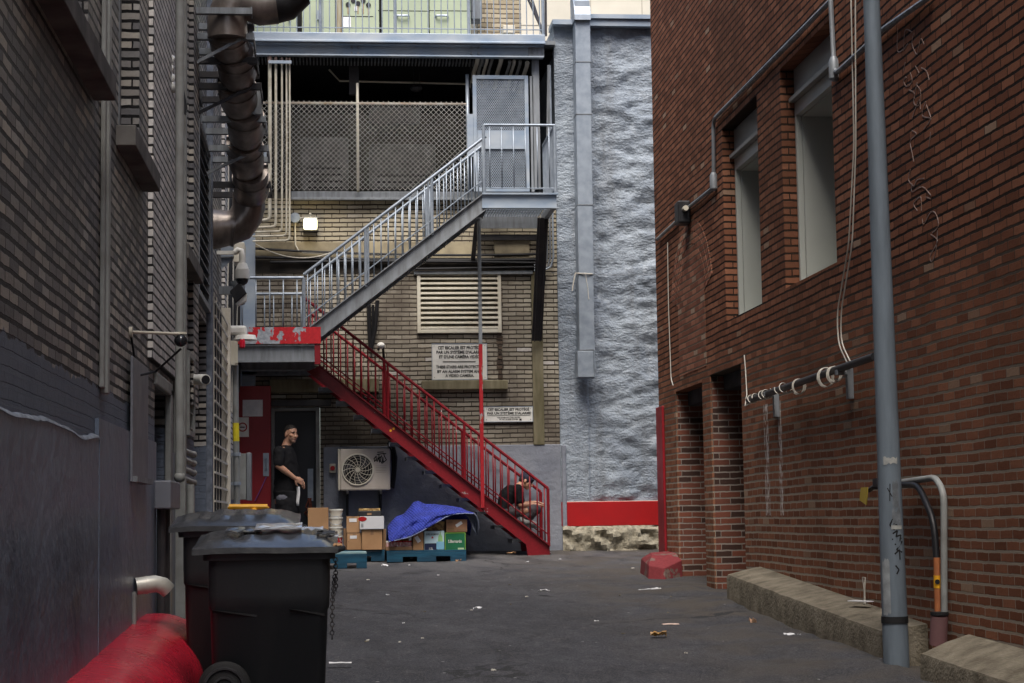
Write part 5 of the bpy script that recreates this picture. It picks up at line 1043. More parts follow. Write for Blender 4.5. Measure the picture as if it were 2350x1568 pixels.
p = S(1983, 1385, XR - .03); m = MB(); m.tube([p, p + V((0, -.02, .10)), p + V((-.005, .0, .19)), p + V((-.005, -.07, .19)), p + V((-.01, -.06, .10)), p + V((-.01, -.06, .0)), p], .006, 5); tag(m.build('wire_loop', M_CABW), 'bent pale wire loop standing on the kerb against the wall', 'wire')
m = MB(); q = S(1975, 1381, 3.8); m.obox(q + V((0, 0, .004)), .06, .22, .008, Matrix.Rotation(.4, 3, 'Z')); tag(m.build('litter_scrap', M_PAPER), 'flat white paper scrap on top of the long kerb', 'paper')
# ---- drain duct on the stucco
DR = thing('drain_duct', 'tall rectangular grey sheet-metal duct running down the stucco', 'duct', B(1340, 866, 25.6)); Y = 25.55
zq = [(1337, 0), (1338, 142), (1340, 262), (1343, 470), (1345, 630), (1347, 803)]
for i, ((xa_, ya), (xb_, yb)) in enumerate(zip(zq, zq[1:])):
    p, q = B(xa_, ya + 1.2, Y), B(xb_, yb, Y); m = MB(); w_ = .106; x = (p.x + q.x) / 2; m.box(x - w_, x + w_, Y, Y + .30, q.z, p.z); s_ = m.build('duct_section', M_GALV2 if i % 2 else M_GALV3, DR, bevel=.004) if False else m.build('duct_section', M_GALV, DR, bevel=.004)
    m = MB(); m.box(x - w_ - .006, x + w_ + .006, Y - .006, Y + .3, q.z - .006, q.z + .006); m.build('joint', M_GALVD, DR)
p, q = B(1345, 806, Y), B(1344, 866, Y); x = p.x; m = MB(); m.box(x - .125, x + .10, Y - .03, Y + .26, q.z, p.z); m.box(x + .103, x + .115, Y - .05, Y + .24, q.z - .01, p.z + .02); m.build('outlet', M_GALV, DR, bevel=.005)
p = B(1336, 48, Y); m = MB(); 
for k in range(8):
    a0, a1 = k / 8 * math.pi / 2, (k + 1) / 8 * math.pi / 2
    f = lambda a: V((0, Y + .36 - .40 * math.cos(a), p.z + .40 * math.sin(a) - .0))
    P_, Q_ = f(a0), f(a1); m.quad((p.x - .115, P_.y - .02, P_.z), (p.x + .115, P_.y - .02, P_.z), (p.x + .115, Q_.y - .02, Q_.z), (p.x - .115, Q_.y - .02, Q_.z))
    for sx in (-.115, .115): m.quad((p.x + sx, P_.y - .02, P_.z), (p.x + sx, Q_.y - .02, Q_.z), (p.x + sx, Y + .38, Q_.z), (p.x + sx, Y + .38, P_.z))
m.build('hood', M_GALV, DR)
b_ = B(1340, 629, Y); m = MB(); m.tube([b_ + V((-.13, -.012, .01)), b_ + V((.12, -.012, 0))], .008, 6); m.tube([b_ + V((-.12, -.012, .01)), b_ + V((-.15, -.012, -.12)), b_ + V((-.17, -.01, -.24))], .009, 6); m.tube([b_ + V((.02, -.012, 0)), b_ + V((.05, -.012, -.2)), b_ + V((.06, -.012, -.36))], .005, 6); m.build('tie_wire', M_CABW, DR)
m = MB(); m.tube([B(1265, 626, 25.75), B(1342, 631, 25.52), B(1506, 631, 25.75)], .004, 5); tag(m.build('span_wire', M_GALVD), 'thin wire stretched across the stucco behind the duct', 'cable')
# ================================================================ wheeled bins
M_BIN = mat('bin_plastic', (.013, .014, .016), (.026, .026, .026), sc=4, rough=.42, bmp=.12, bsc=90, stretch=(1, 1, .35), lo=.48, hi=.8)
M_LID = mat('bin_lid_plastic', (.05, .053, .06), (.028, .03, .034), sc=5, rough=.2, spec=.6, bmp=.25, bsc=12, dist=.01)
def bin_(x0, x1, Y, dep, zb, zr, label, wheel=True):
    o = thing('wheeled_bin', label, 'bin', ((x0 + x1) / 2, Y + dep / 2, zb)); w = x1 - x0; m = MB(); H = zr - zb
    def ring(z, i, rr=.05):
        t = (z - zb) / H; s = lerp(.052, 0, t) * w; sy = lerp(.05, 0, t); a, b_, c, d = x0 + i + s * .6, x1 - i - s, Y + i + sy, Y + dep - i - sy; P = []
        for cx_, cy_, a0 in ((b_ - rr, d - rr, 0), (a + rr, d - rr, 90), (a + rr, c + rr, 180), (b_ - rr, c + rr, 270)):
            for k in range(5): an = math.radians(a0 + k * 22.5); P.append(V((cx_ + rr * math.cos(an), cy_ + rr * math.sin(an), z)))
        return P
    zz = [(zb, .02), (zb + .04, 0), (zb + H * .62, 0), (zb + H * .64, -.008), (zb + H * .72, -.008), (zb + H * .94, -.004)]
    R = [[m.bm.verts.new(p) for p in ring(z, i)] for z, i in zz]
    for a, b_ in zip(R, R[1:]):
        n = len(a)
        for k in range(n): m._f([a[k], a[(k + 1) % n], b_[(k + 1) % n], b_[k]])
    m._f(R[0][::-1]); m.build('body', M_BIN, o, smooth='auto')
    m = MB(); P1, P2_ = ring(zr - .055, -.03), ring(zr, -.035); P0 = ring(zr - .055, .0); R = [[m.bm.verts.new(p) for p in q] for q in (P0, P1, P2_)]
    for a, b_ in zip(R, R[1:]):
        n = len(a)
        for k in range(n): m._f([a[k], a[(k + 1) % n], b_[(k + 1) % n], b_[k]])
    m._f(R[-1]); m.build('rim', M_BIN, o, smooth='auto')
    # lid: domed, ribbed, overhanging
    m = MB(); nx, ny = 40, 16; rows = []
    for j in range(ny + 1):
        v = j / ny; r = []
        for i in range(nx + 1):
            u = i / nx; x = lerp(x0 - .085, x1 + .045, u); y = lerp(Y - .05, Y + dep + .04, v)
            e = min(1, min(u, 1 - u) * 9) * min(1, min(v, 1 - v) * 7)
            z = zr + .012 + .032 * e + .075 * v + .016 * (1 if .32 < u < .86 and .22 < v < .8 else 0) + .004 * math.sin(u * 36) * (1 if .15 < v < .9 else 0) * e
            z += .008 * noise.noise((x * 3, y * 4, zb)) - .05 * max(0, .14 - u) 
            r.append((x, y, z))
        rows.append(r)
    m.surf(rows); b_ = rows[0]; m.surf([[(p[0], p[1], p[2] - .032) for p in b_], b_]); m.surf([[(r[-1][0], r[-1][1], r[-1][2] - .03) for r in rows], [r[-1] for r in rows]]); m.surf([[(r[0][0], r[0][1], r[0][2] - .03) for r in rows], [r[0] for r in rows]])
    m.build('lid', M_LID, o, smooth='auto')
    m = MB()
    for a, b2 in ((x0 + .02, x0 + .26), (x1 - .22, x1 - .03)): m.prism([V((a, Y + .005, zb + H * .615)), V((b2, Y + .02, zb + H * .585)), V((b2, Y + .02, zb + H * .60)), V((a, Y - .012, zb + H * .635))], (0, .01, 0))
    m.build('moulded_grip', M_RUB, o)
    m = MB(); m.tube([(x1 + .02, Y + .1, zr - .02), (x1 + .075, Y + .1, zr + .0), (x1 + .075, Y + dep - .1, zr + .0), (x1 + .02, Y + dep - .1, zr - .02)], .014, 8); m.build('handle', M_BIN, o, smooth='auto')
    if wheel:
        for yy in (Y - .045, Y + dep - .02):
            c = V((x0 + .088, yy, zb + .142)); m = MB(); m.tube([c, c + V((0, .018, 0)), c + V((0, .05, 0)), c + V((0, .065, 0))], [.118, .142, .142, .118], 32); wh = m.build('wheel', M_RUB, o, smooth='auto')
            m = MB(); m.ring(c - V((0, .004, 0)), .105, (0, 1, 0), .010, 32, 6); m.ring(c - V((0, .004, 0)), .055, (0, 1, 0), .008, 24, 6); m.cyl(c - V((0, .02, 0)), c, .03, 14); m.build('hub', M_BLACK, wh, smooth='auto')
    return o
zr1 = B(600, 1262, 10.3).z
bin_(B(478, 1300, 10.3).x, B(757, 1300, 10.3).x, 10.3, .66, .405, zr1, 'nearest black wheeled bin with a chain hanging from its right side')
bin_(B(420, 1230, 11.9).x, B(420, 1230, 11.9).x + .68, 11.9, .6, .45, B(520, 1212, 11.9).z, 'second black wheeled bin, half hidden behind the nearest bin', False)
M_SILV = mat('silver_wrapper', (.60, .62, .66), (.30, .31, .33), sc=12, rough=.22, metal=.5, bmp=.3, bsc=40)
rr = random.Random(12)
for i, (px, py, sx, sy, mt, lab) in enumerate(((735, 1243, .16, .12, M_SILV, 'largest crumpled silver wrapper, hanging over the front right edge of the bin lid'), (748, 1222, .10, .07, M_BLACK, 'black plastic scrap on the right end of the bin lid'), (762, 1230, .07, .05, M_SILV, 'small silver scrap at the right end of the bin lid'), (715, 1213, .13, .05, M_SILV, 'flat silver scrap on the back of the bin lid'), (775, 1250, .05, .04, M_CARD, 'small brown cardboard scrap at the right rim of the bin'), (640, 1208, .26, .16, M_SILV, 'broad sheet of shiny film lying across the middle of the bin lid'), (560, 1216, .20, .12, M_LID, 'dark flat sheet lying on the left half of the bin lid'))):
    Y = 10.32 + rr.random() * .3 + (.2 if i in (3, 5, 6) else 0); p = B(px, py, Y); m = MB(); n = 6
    m.surf([[p + V((sx * (a / n - .5) + .01 * noise.noise((a, b, i)), sy * 2 * (b / n - .5), .012 * noise.noise((a * 1.2, b * 1.2, i + 3)) - (.05 * (1 - b / n) ** 2 if i == 0 else 0) + .10 * (b / n - .5) * sy * 2)) for a in range(n + 1)] for b in range(n + 1)])
    tag(m.build('wrapper_scrap', mt, solid=.004), lab, 'scrap', 'scraps on the bin lid')
def chain(name, pts, n, label):
    m = MB(); P = [V(p) for p in pts]
    for i in range(n):
        t = i / (n - 1) * (len(P) - 1); k = min(int(t), len(P) - 2); c = P[k].lerp(P[k + 1], t - k); s = (i % 2) * 1.3 + .2; a = V((math.cos(s), math.sin(s), 0)); L_ = (P[0] - P[-1]).length / n * .78
        m.tube([c + a * (.011 * math.cos(q / 10 * 6.283)) + V((0, 0, L_ * math.sin(q / 10 * 6.283))) for q in range(11)], .0034, 5, False)
    return tag(m.build(name, M_DARKST, smooth=True), label, 'chain')
chain('chain', [B(770, 1285, 10.5), B(771, 1352, 10.5)], 10, 'short dark chain hanging at the right of the nearest bin')
chain('chain', [B(768, 1325, 10.42), B(763, 1380, 10.42), B(762, 1462, 10.42)], 18, 'longer dark chain hanging down the right side of the nearest bin')
# ================================================================ air conditioner
za = zc(1200, 1750, 2.8507); Y = 25.5
AC = thing('air_conditioner', 'cream outdoor air conditioner unit on black wall brackets with a scribbled tag', 'air conditioner', B(836, 1127, Y + .1))
a = zrect(za, 455, 128, 1030, 604, Y); M_ACB = mat('ac_enamel', (.60, .55, .48), (.47, .42, .36), sc=3, rough=.5, bmp=.04, stretch=(1, 1, .5))
m = MB(); m.box(a[0], a[1], Y, Y + .30, a[2], a[3]); m.build('casing', M_ACB, AC, bevel=.02)
q = zrect(za, 432, 130, 458, 606, Y); m = MB(); m.box(q[0], q[1] - .002, Y + .02, Y + .3, q[2], q[3]); m.build('side_louvre', M_CREAM, AC, bevel=.01)
c = B(*za(658, 368), Y - .012); R = 175 / 2.8507 * K / (FO / Y)
m = MB(); m.disc(c + V((0, .004, 0)), R, (0, -1, 0), 40); m.build('fan_opening', M_VOID, AC)
m = MB()
for k in range(3):
    a0 = k * 2.094; P = []
    for r_ in (.3, .6, .95): P.append(c + V((math.cos(a0 + r_ * .5) * R * r_, .0025, math.sin(a0 + r_ * .5) * R * r_)))
    for r_ in (.95, .6, .3): P.append(c + V((math.cos(a0 + .55 + r_ * .9) * R * r_, .0025, math.sin(a0 + .55 + r_ * .9) * R * r_)))
    m.prism(P, (0, .001, 0))
m.build('fan_blades', M_DGREY, AC)
m = MB(); m.ring(c, R * 1.0, (0, 1, 0), .012, 48, 6); m.cyl(c - V((0, .01, 0)), c, R * .15, 20)
for rr_ in (.33, .52, .70, .86): m.ring(c, R * rr_, (0, 1, 0), .0018, 40, 4)
for k in range(14):
    a0 = k / 14 * 6.283; m.tube([c + V((math.cos(a0 + t * .55) * R * t, -.004 * (1 - t), math.sin(a0 + t * .55) * R * t)) for t in (.14, .35, .55, .75, 1.0)], .0042, 5)
m.build('fan_guard', M_CREAM, AC, smooth='auto')
m = MB()
for pts in ([(870, 215), (845, 240), (850, 275), (870, 250), (868, 215)], [(868, 250), (880, 275), (890, 230), (905, 270), (900, 200), (908, 285)], [(905, 240), (930, 210), (915, 270), (935, 290)], [(935, 300), (945, 225), (950, 290)], [(980, 185), (955, 190), (965, 220), (985, 255), (960, 280), (940, 265)], [(880, 195), (960, 182)], [(885, 170), (950, 166)]):
    m.ribbon([B(*za(*p), Y - .003) for p in pts], .012, (0, -1, 0), .001)
m.build('tag_marks', M_INK, AC)
m = MB()
for py in (322, 340, 358, 376, 394): q = zrect(za, 862, py, 985, py + 5, Y); m.box(q[0], q[1], Y - .002, Y + .001, q[2], q[3])
m.build('vent_lines', mat('faded_cream', (.36, .33, .28), rough=.6), AC)
for sx in (540, 922):
    q = zrect(za, sx - 15, 606, sx + 17, 890, Y + .1); m = MB(); m.box(q[0], q[1], Y + .4, Y + .46, q[2], q[3]); m.box(q[0], q[1], Y - .02, Y + .4, q[3] - .05, q[3]); m.bar(((q[0] + q[1]) / 2, Y + .4, q[2] + .1), ((q[0] + q[1]) / 2, Y + .02, q[3] - .06), .03, .02); m.build('bracket', M_BLACK, AC, bevel=.004)
m = MB(); m.tube([B(*za(1012, 60), 25.9), B(*za(1060, 90), 25.85), B(*za(1090, 230), 25.8), B(*za(1075, 440), 25.75), B(*za(1055, 570), 25.75), B(*za(1025, 540), 25.7)], .028, 8); m.tube([B(*za(1008, 70), 25.92), B(*za(1050, 150), 25.85), B(*za(1065, 350), 25.8), B(*za(1050, 520), 25.75)], .022, 8); m.build('hose', M_CABLE, AC, smooth='auto')
o = thing('isolator_switch', 'small cream box with a round red switch left of the air conditioner', 'switch', B(764, 1088, 25.9)); q = zrect(za, 335, 300, 408, 404, 25.9); m = MB(); m.box(q[0], q[1], 25.88, 25.97, q[2], q[3]); m.build('box', M_CREAM, o, bevel=.012); m = MB(); c = V(((q[0] + q[1]) / 2, 25.86, (q[2] + q[3]) / 2)); m.cyl(c, c + V((0, .02, 0)), .032, 18); m.box(c.x - .006, c.x + .006, 25.845, 25.86, c.z - .028, c.z + .028); m.build('knob', M_REDB, o)
# cord bundle on the black door
m = MB(); rr = random.Random(9)
for k in range(5): p = B(712, 1150, 26.04); m.tube([p + V((rr.uniform(-.03, .03), -.01 * k, .04)), p + V((rr.uniform(-.08, .08), -.01 * k - .02, -.08)), p + V((rr.uniform(-.09, .09), -.01 * k - .02, -.16)), p + V((rr.uniform(-.02, .06), -.01, -.26))], .009, 5)
tag(m.build('cord', mat('rusty_cord', (.22, .06, .03), (.12, .04, .03), rough=.8)), 'rusty tangled cord hanging from the black door lock', 'cord')
# ================================================================ pallets and goods
M_BLUEW = mat('blue_pallet_wood', (.012, .078, .135), (.010, .042, .075), sc=6, rough=.75, bmp=.3, bsc=30, stretch=(.4, 3, 3))
M_BLUEL = mat('pale_teal_wood', (.30, .42, .42), (.14, .24, .27), sc=6, rough=.8, bmp=.3)
def pallet(x0, x1, y0, y1, z, label, mt=M_BLUEW, top=None, h=.14):
    o = thing('pallet', label, 'pallet', ((x0 + x1) / 2, (y0 + y1) / 2, z)); n = 6; t = .022
    m = MB()
    for i in range(n): yy = lerp(y0, y1 - .1, i / (n - 1)); m.box(x0, x1, yy, yy + .1, z + h - t, z + h)
    m.build('deck', top or mt, o, bevel=.003)
    for k in (0, .5, 1):
        xx = lerp(x0 + .002, x1 - .042, k); m = MB(); m.box(xx, xx + .04, y0 + .003, y1, z + t + .001, z + h - t - .001); m.build('stringer', mt, o)
    m = MB(); w = x1 - x0
    m.box(x0, x1, y0, y0 + .022, z + .066, z + h - t - .0015)
    for u, v in ((0, .20), (.38, .62), (.80, 1)): m.box(x0 + w * u, x0 + w * v, y0, y0 + .022, z + .0, z + .0655)
    m.build('side_board', mt, o, bevel=.003)
    return o
def prz(x0, y0, x1, y1, Y): return zrect(za, x0, y0, x1, y1, Y)
def carton(name, rect, Y, dep, mt, label, stickers=(), group=None, tape=True, cat='box'):
    a = prz(*rect, Y); o = thing(name, label, cat, ((a[0] + a[1]) / 2, Y + dep / 2, a[2]), group); m = MB(); m.box(a[0], a[1], Y, Y + dep, a[2], a[3]); m.build('carton', mt, o, bevel=.006)
    if tape: m = MB(); xm = (a[0] + a[1]) / 2; m.box(xm - .02, xm + .02, Y - .0015, Y, a[3] - .07, a[3]); m.box(a[0] + .003, a[1] - .003, Y - .001, Y, a[3] - .006, a[3] - .002); m.build('tape', M_CARDD, o)
    for s in stickers: q = prz(*s[:4], Y - .002); m = MB(); m.obox(((q[0] + q[1]) / 2, Y - .003, (q[2] + q[3]) / 2), q[1] - q[0], .002, q[3] - q[2], Matrix.Rotation(s[5] if len(s) > 5 else 0, 3, 'Y')); m.build('sticker', s[4], o)
    return o, a
a = prz(497, 1285, 965, 1375, 24.5); pallet(a[0] - .35, a[1], 24.5, 25.5, gz(24.6) - .0, 'blue pallet under the stacked brown cartons', h=a[3] - gz(24.6))
pal1z = a[3]
a = prz(990, 1290, 1895, 1385, 24.3); pallet(a[0], a[1], 24.3, 25.3, gz(24.4), 'blue pallet under the goods and the blue blanket', h=prz(990, 1287, 1895, 1385, 24.3)[3] - gz(24.4)); pal2z = prz(990, 1287, 1895, 1385, 24.3)[3]
a = prz(400, 1310, 762, 1450, 23.3); pallet(a[0] - .25, a[1], 23.3, 24.0, gz(23.4), 'low blue pallet with pale top boards lying in front of the cartons', M_BLUEW, M_BLUEL, h=a[3] - gz(23.4))
carton('cardboard_box', (90, 803, 325, 1300), 24.6, .45, M_CARD, 'tall plain brown cardboard box left of the white pails', tape=False)
# pails
o0 = None
for i, (y0, y1) in enumerate(((815, 905), (908, 1015), (1018, 1120), (1122, 1280))):
    a = prz(330, y0, 488, y1, 24.5); xc_ = (a[0] + a[1]) / 2; r = (a[1] - a[0]) / 2; lab = ['white plastic pail, topmost of the stack beside the tall box', 'white plastic pail, second from the top of the stack', 'white plastic pail, third from the top of the stack', 'white and red pail at the bottom of the stack'][i]
    o = thing('pail', lab, 'bucket', (xc_ + .01 * (i % 2), 24.7, a[2]), 'white pails stacked beside the cartons'); m = MB(); m.tube([(xc_, 24.7, a[2]), (xc_, 24.7, a[3] - .02)], [r * .86, r * .97], 24); m.build('body', mat('pail_plastic', (.70, .66, .56), (.6, .55, .46), sc=4, rough=.4, bmp=.02) if i < 3 else peel('pail_print', (.55, .03, .03), (.68, .64, .56), sc=9, th=.5), o, smooth='auto')
    m = MB(); m.cyl((xc_, 24.7, a[3] - .022), (xc_, 24.7, a[3] - .002), r * 1.04, 24); m.build('lid', M_WHITE, o, smooth='auto'); m = MB(); m.tube([(xc_ + r * math.cos(t), 24.7 - r * 1.03 * math.sin(t) - .0, a[3] - .04 - .06 * math.sin(t)) for t in [math.pi * k / 10 for k in range(11)]], .003, 5); m.build('handle', M_GALV, o)
z1p = 1283
carton('cardboard_box', (535, 1092, 702, z1p), 24.5, .4, M_CARD, 'lower left brown carton with a white label, under the upper carton', ((570, 1120, 648, 1155, M_PAPER), (548, 1180, 560, 1195, M_CARDD)), 'brown cartons on the left pallet')
carton('cardboard_box', (497, 1040, 533, z1p), 24.7, .3, M_CARDD, 'narrow dark brown carton at the left end of the carton pile', (), 'brown cartons on the left pallet', False)
carton('cardboard_box', (706, 1050, 938, z1p), 24.45, .45, M_CARD, 'largest square brown carton under the white box', (), 'brown cartons on the left pallet')
carton('cardboard_box', (530, 900, 680, 1089), 24.5, .4, M_CARD, 'upper left brown carton with a white label beside the white box', ((562, 925, 646, 965, M_PAPER),), 'brown cartons on the left pallet')
carton('cardboard_box', (942, 1045, 982, z1p), 24.6, .3, M_CARDD, 'narrow brown carton squeezed at the right end of the carton pile', (), 'brown cartons on the left pallet', False)
o, a = carton('white_box', (682, 900, 958, 1047), 24.42, .42, mat('white_card', (.66, .66, .66), (.58, .58, .6), sc=3, rough=.7, bmp=.03), 'white cardboard box with a red oval mark on top of the brown cartons', (), None, False)
c = B(*za(712, 930), 24.417); m = MB(); n = 24; m.prism([c + V((.056 * math.cos(k / n * 6.283), -.002, .030 * math.sin(k / n * 6.283))) for k in range(n)], (0, .002, 0)); m.build('oval_mark', M_REDB, o)
m = MB(); 
for k in range(3): q = prz(694, 985 + 15 * k, 724, 992 + 15 * k, 24.415); m.box(q[0], q[1], 24.417, 24.419, q[2], q[3])
m.build('small_print', M_GALVD, o)
o, a = carton('produce_crate', (664, 838, 928, 898), 24.55, .35, M_BLACK, 'shallow black produce crate with a yellow printed lip on the carton pile', (), None, False, 'crate')
q = prz(670, 810, 912, 838, 24.56); m = MB(); m.box(q[0], q[1], 24.56, 24.58, q[2], q[3]); m.build('lip', mat('printed_yellow', (.60, .42, .16), (.25, .15, .06), sc=22, lo=.45, hi=.55, rough=.7, bmp=0), o); q = prz(765, 862, 815, 886, 24.547); m = MB(); m.box(q[0], q[1], 24.546, 24.549, q[2], q[3]); m.build('slot', M_CARDD, o)
# right pallet goods
zq2 = 1287
o = thing('can_tray', 'cardboard tray of red topped jars at the left end of the right pallet', 'tray', B(*za(1128, zq2), 24.4)); a = prz(978, 1246, 1280, zq2, 24.35); m = MB(); m.box(a[0], a[1], 24.35, 24.75, a[2], a[3]); m.build('tray', M_CARDD, o, bevel=.004)
for k in range(8):
    for j in range(2):
        x = lerp(a[0] + .03, a[1] - .03, k / 7); y = 24.39 + .08 * j; m = MB(); m.cyl((x, y, a[3]), (x, y, a[3] + .055), .024, 12); jr = m.build('jar', mat('jar_pink', (.45, .12, .12), (.6, .5, .48), sc=30, rough=.3, bmp=0) if (k + j) == 0 else bpy.data.materials['jar_pink'], o, smooth='auto'); m = MB(); m.cyl((x, y, a[3] + .055), (x, y, a[3] + .075), .025, 12); m.build('lid', M_WHITE if k == 0 else M_REDB, jr, smooth='auto')
carton('cardboard_box', (1288, 1080, 1408, zq2), 24.35, .4, M_CARD, 'upright brown carton with a white label beside the blue and white water box', ((1305, 1140, 1380, 1185, M_PAPER, 1, .25),))
carton('yellow_box', (1135, 1145, 1240, 1200), 24.5, .2, M_YEL, 'small yellow box peeping from under the blanket above the jar tray', (), None, False)
o, a = carton('water_box', (1418, 1066, 1645, zq2), 24.35, .42, mat('pale_blue_card', (.50, .66, .72), (.42, .58, .66), sc=2, rough=.6, bmp=.02), 'pale blue bottled water box with a dark navy lower band', (), None, False)
q = prz(1422, 1208, 1568, zq2 - 4, 24.345); m = MB(); m.box(q[0], q[1], 24.347, 24.349, q[2], q[3]); m.build('navy_band', mat('navy_print', (.02, .03, .08), rough=.5, bmp=0), o)
c = B(*za(1510, 1105), 24.345); q = prz(1436, 1094, 1582, 1114, 24.345); text('lettering', 'S.PELLEGRINO', c.x, 24.346, c.z, q[1] - q[0], q[3] - q[2], M_INK, o, .02)
c = B(*za(1510, 1142), 24.345); m = MB(); m.prism([c + V((.020 * (1 if k % 2 else .42) * math.sin(k * math.pi / 5), -.001, -.020 * (1 if k % 2 else .42) * math.cos(k * math.pi / 5))) for k in range(10)], (0, .002, 0)); m.build('red_star', M_REDB, o)
def bp(l): return [B(*za(x, y), 24.344) for x, y in l]
m = MB(); m.prism(bp([(1596, 1072), (1604, 1072), (1606, 1100), (1622, 1130), (1628, 1190), (1622, zq2 - 8), (1578, zq2 - 8), (1572, 1190), (1578, 1130), (1594, 1100)]), (0, .002, 0)); m.build('bottle_picture', mat('bottle_green', (.32, .55, .20), (.22, .45, .22), sc=20, rough=.5, bmp=0), o)
c = B(*za(1600, 1232), 24.342); m = MB(); m.box(c.x - .05, c.x + .05, c.y, c.y + .002, c.z - .05, c.z + .05); m.build('bottle_label', mat('sky_print', (.25, .55, .75), rough=.5, bmp=0), o)
c = B(*za(1495, 1268), 24.345); text('lettering', '1.5L', c.x, 24.346, c.z, .05, .028, M_WHITE, o, .01)
o, a = carton('green_box', (1652, 1085, 1888, zq2), 24.33, .42, mat('deep_green_card', (.012, .10, .045), (.015, .13, .06), sc=2, rough=.5, bmp=.02), 'dark green box with white lettering at the right end of the pallet', (), None, False)
m = MB(); e = .010; y = 24.326
for q in ((a[0], a[1], a[3] - e, a[3]), (a[0], a[0] + e, a[2], a[3] - e), (a[1] - e, a[1], a[2], a[3] - e)): m.box(q[0], q[1], y, y + .003, q[2], q[3])
m.build('lime_edge', mat('lime_print', (.20, .42, .06), rough=.5, bmp=0), o)
q = prz(1690, 1166, 1845, 1202, 24.326); text('lettering', 'S.Bernardo', (q[0] + q[1]) / 2, 24.327, (q[2] + q[3]) / 2, q[1] - q[0], q[3] - q[2], M_WHITE, o, .012)
q = prz(1800, 1258, 1870, 1278, 24.326); m = MB(); m.box(q[0], q[1], 24.327, 24.3285, q[2], q[3]); m.build('pale_strip', mat('pale_green_print', (.5, .65, .4), rough=.5, bmp=0), o)
carton('printed_box', (1668, 937, 1906, 1082), 24.36, .4, mat('printed_brown', (.40, .22, .13), (.33, .17, .10), sc=5, rough=.8), 'brown printed carton with a slanted white label on top of the green box', ((1795, 950, 1830, 1030, M_PAPER, 1, .3), (1680, 958, 1740, 974, M_CARDD), (1680, 1030, 1760, 1070, M_CARDD), (1790, 1045, 1895, 1072, M_CARDD)), None, False)
carton('printed_bag', (1455, 958, 1648, 1062), 24.45, .35, mat('printed_yellow_bag', (.52, .34, .13), (.20, .10, .05), sc=9, lo=.48, hi=.54, rough=.6), 'yellow and brown printed bag lying on the water box under the blanket', (), None, False, 'bag')
# ================================================================ blue moving blanket
def blanket_mat():
    m, nt, bs = nodes('blue_quilt'); p = pos(nt); s = sep(nt, p); n = noi(nt, p, 5, 5)
    L(nt, mix(nt, ramp(nt, n, .3, .7), (.022, .04, .33), (.010, .018, .15)), bs.inputs['Base Color']); bs.inputs['Roughness'].default_value = .85
    a = mth(nt, 'SINE', mth(nt, 'ADD', mth(nt, 'MULTIPLY', mth(nt, 'ADD', s[0], s[2]), 150), mth(nt, 'MULTIPLY', n, 9))); b = mth(nt, 'SINE', mth(nt, 'MULTIPLY', mth(nt, 'SUBTRACT', s[0], s[2]), 150))
    bump(nt, bs, mth(nt, 'ADD', mth(nt, 'MULTIPLY', mth(nt, 'ADD', a, b), .5), n), .6, .008)
    return m
M_BLK = blanket_mat()
tpz = [(1000, 1015), (1040, 965), (1100, 905), (1180, 880), (1240, 815), (1295, 745), (1345, 727), (1430, 765), (1530, 765), (1640, 778), (1740, 790), (1840, 808), (1900, 842), (1985, 866)]
btz = [(1012, 1190), (1060, 1182), (1130, 1165), (1200, 1150), (1260, 1132), (1320, 1105), (1400, 1062), (1480, 1018), (1570, 965), (1660, 910), (1740, 880), (1800, 872), (1880, 866), (1975, 872)]
def samp(l, t): k = t * (len(l) - 1); i = min(int(k), len(l) - 2); return (lerp(l[i][0], l[i + 1][0], k - i), lerp(l[i][1], l[i + 1][1], k - i))
rows = []; nu = 70
for j in range(-8, 19):
    r = []
    for i in range(nu + 1):
        t = i / nu; a, b_ = samp(tpz, t), samp(btz, t)
        if j >= 0:
            v = j / 18; px, py = lerp(a[0], b_[0], v), lerp(a[1], b_[1], v); Yb = lerp(24.85, 24.26, math.sin(v * 1.57) ** .8)
            p = B(*za(px, py), 24.3); k = math.sin(min(1, v * 1.4) * 1.57)
            fold = .05 * noise.noise((t * 5 + v * 2.2, v * 1.5 - t * 3, 3)) + .025 * noise.noise((t * 13, v * 5, 6)) - .05 * max(0, 1 - abs(noise.noise((t * 3.2 - v * 1.6, v * 1.1 + t * 1.5, 15))) * 5) + .02 * max(0, 1 - abs(noise.noise((t * 7 + v * 4, v * 2, 25))) * 4); p = p + (B(*za(px, py), Yb + fold * k) - p)
        else:
            v = -j / 8; p = B(*za(*a), 24.85) + V((0, .75 * v, -.30 * v ** 1.6 + .03 * noise.noise((t * 6, v * 3, 8))))
        r.append(p)
    rows.append(r)
BL = thing('blanket', 'blue quilted moving blanket draped over the goods on the right pallet', 'blanket', B(*za(1450, 1100), 24.5))
m = MB(); m.surf(rows); m.build('quilt', M_BLK, BL, smooth=True, solid=.014)
m = MB(); L1 = [(1880, 868), (1915, 900), (1945, 960), (1972, 1040), (2018, 1113)]; L2 = [(1985, 862), (2015, 900), (2035, 960), (2041, 1010), (2024, 1112)]
m.surf([[B(*za(lerp(p[0], q[0], s / 6), lerp(p[1], q[1], s / 6)), 24.42 + .12 * math.sin(s / 6 * 3.14) + .02 * k) for s in range(7)] for k, (p, q) in enumerate(zip(L1, L2))]); m.build('lining_flap', mat('grey_lining', (.20, .23, .30), (.10, .11, .15), sc=4, rough=.9), BL, smooth=True, solid=.012)
m = MB(); m.tube([B(*za(*q), 24.235) for q in btz], .006, 5); m.build('binding', mat('pale_binding', (.22, .26, .42), rough=.8), BL)
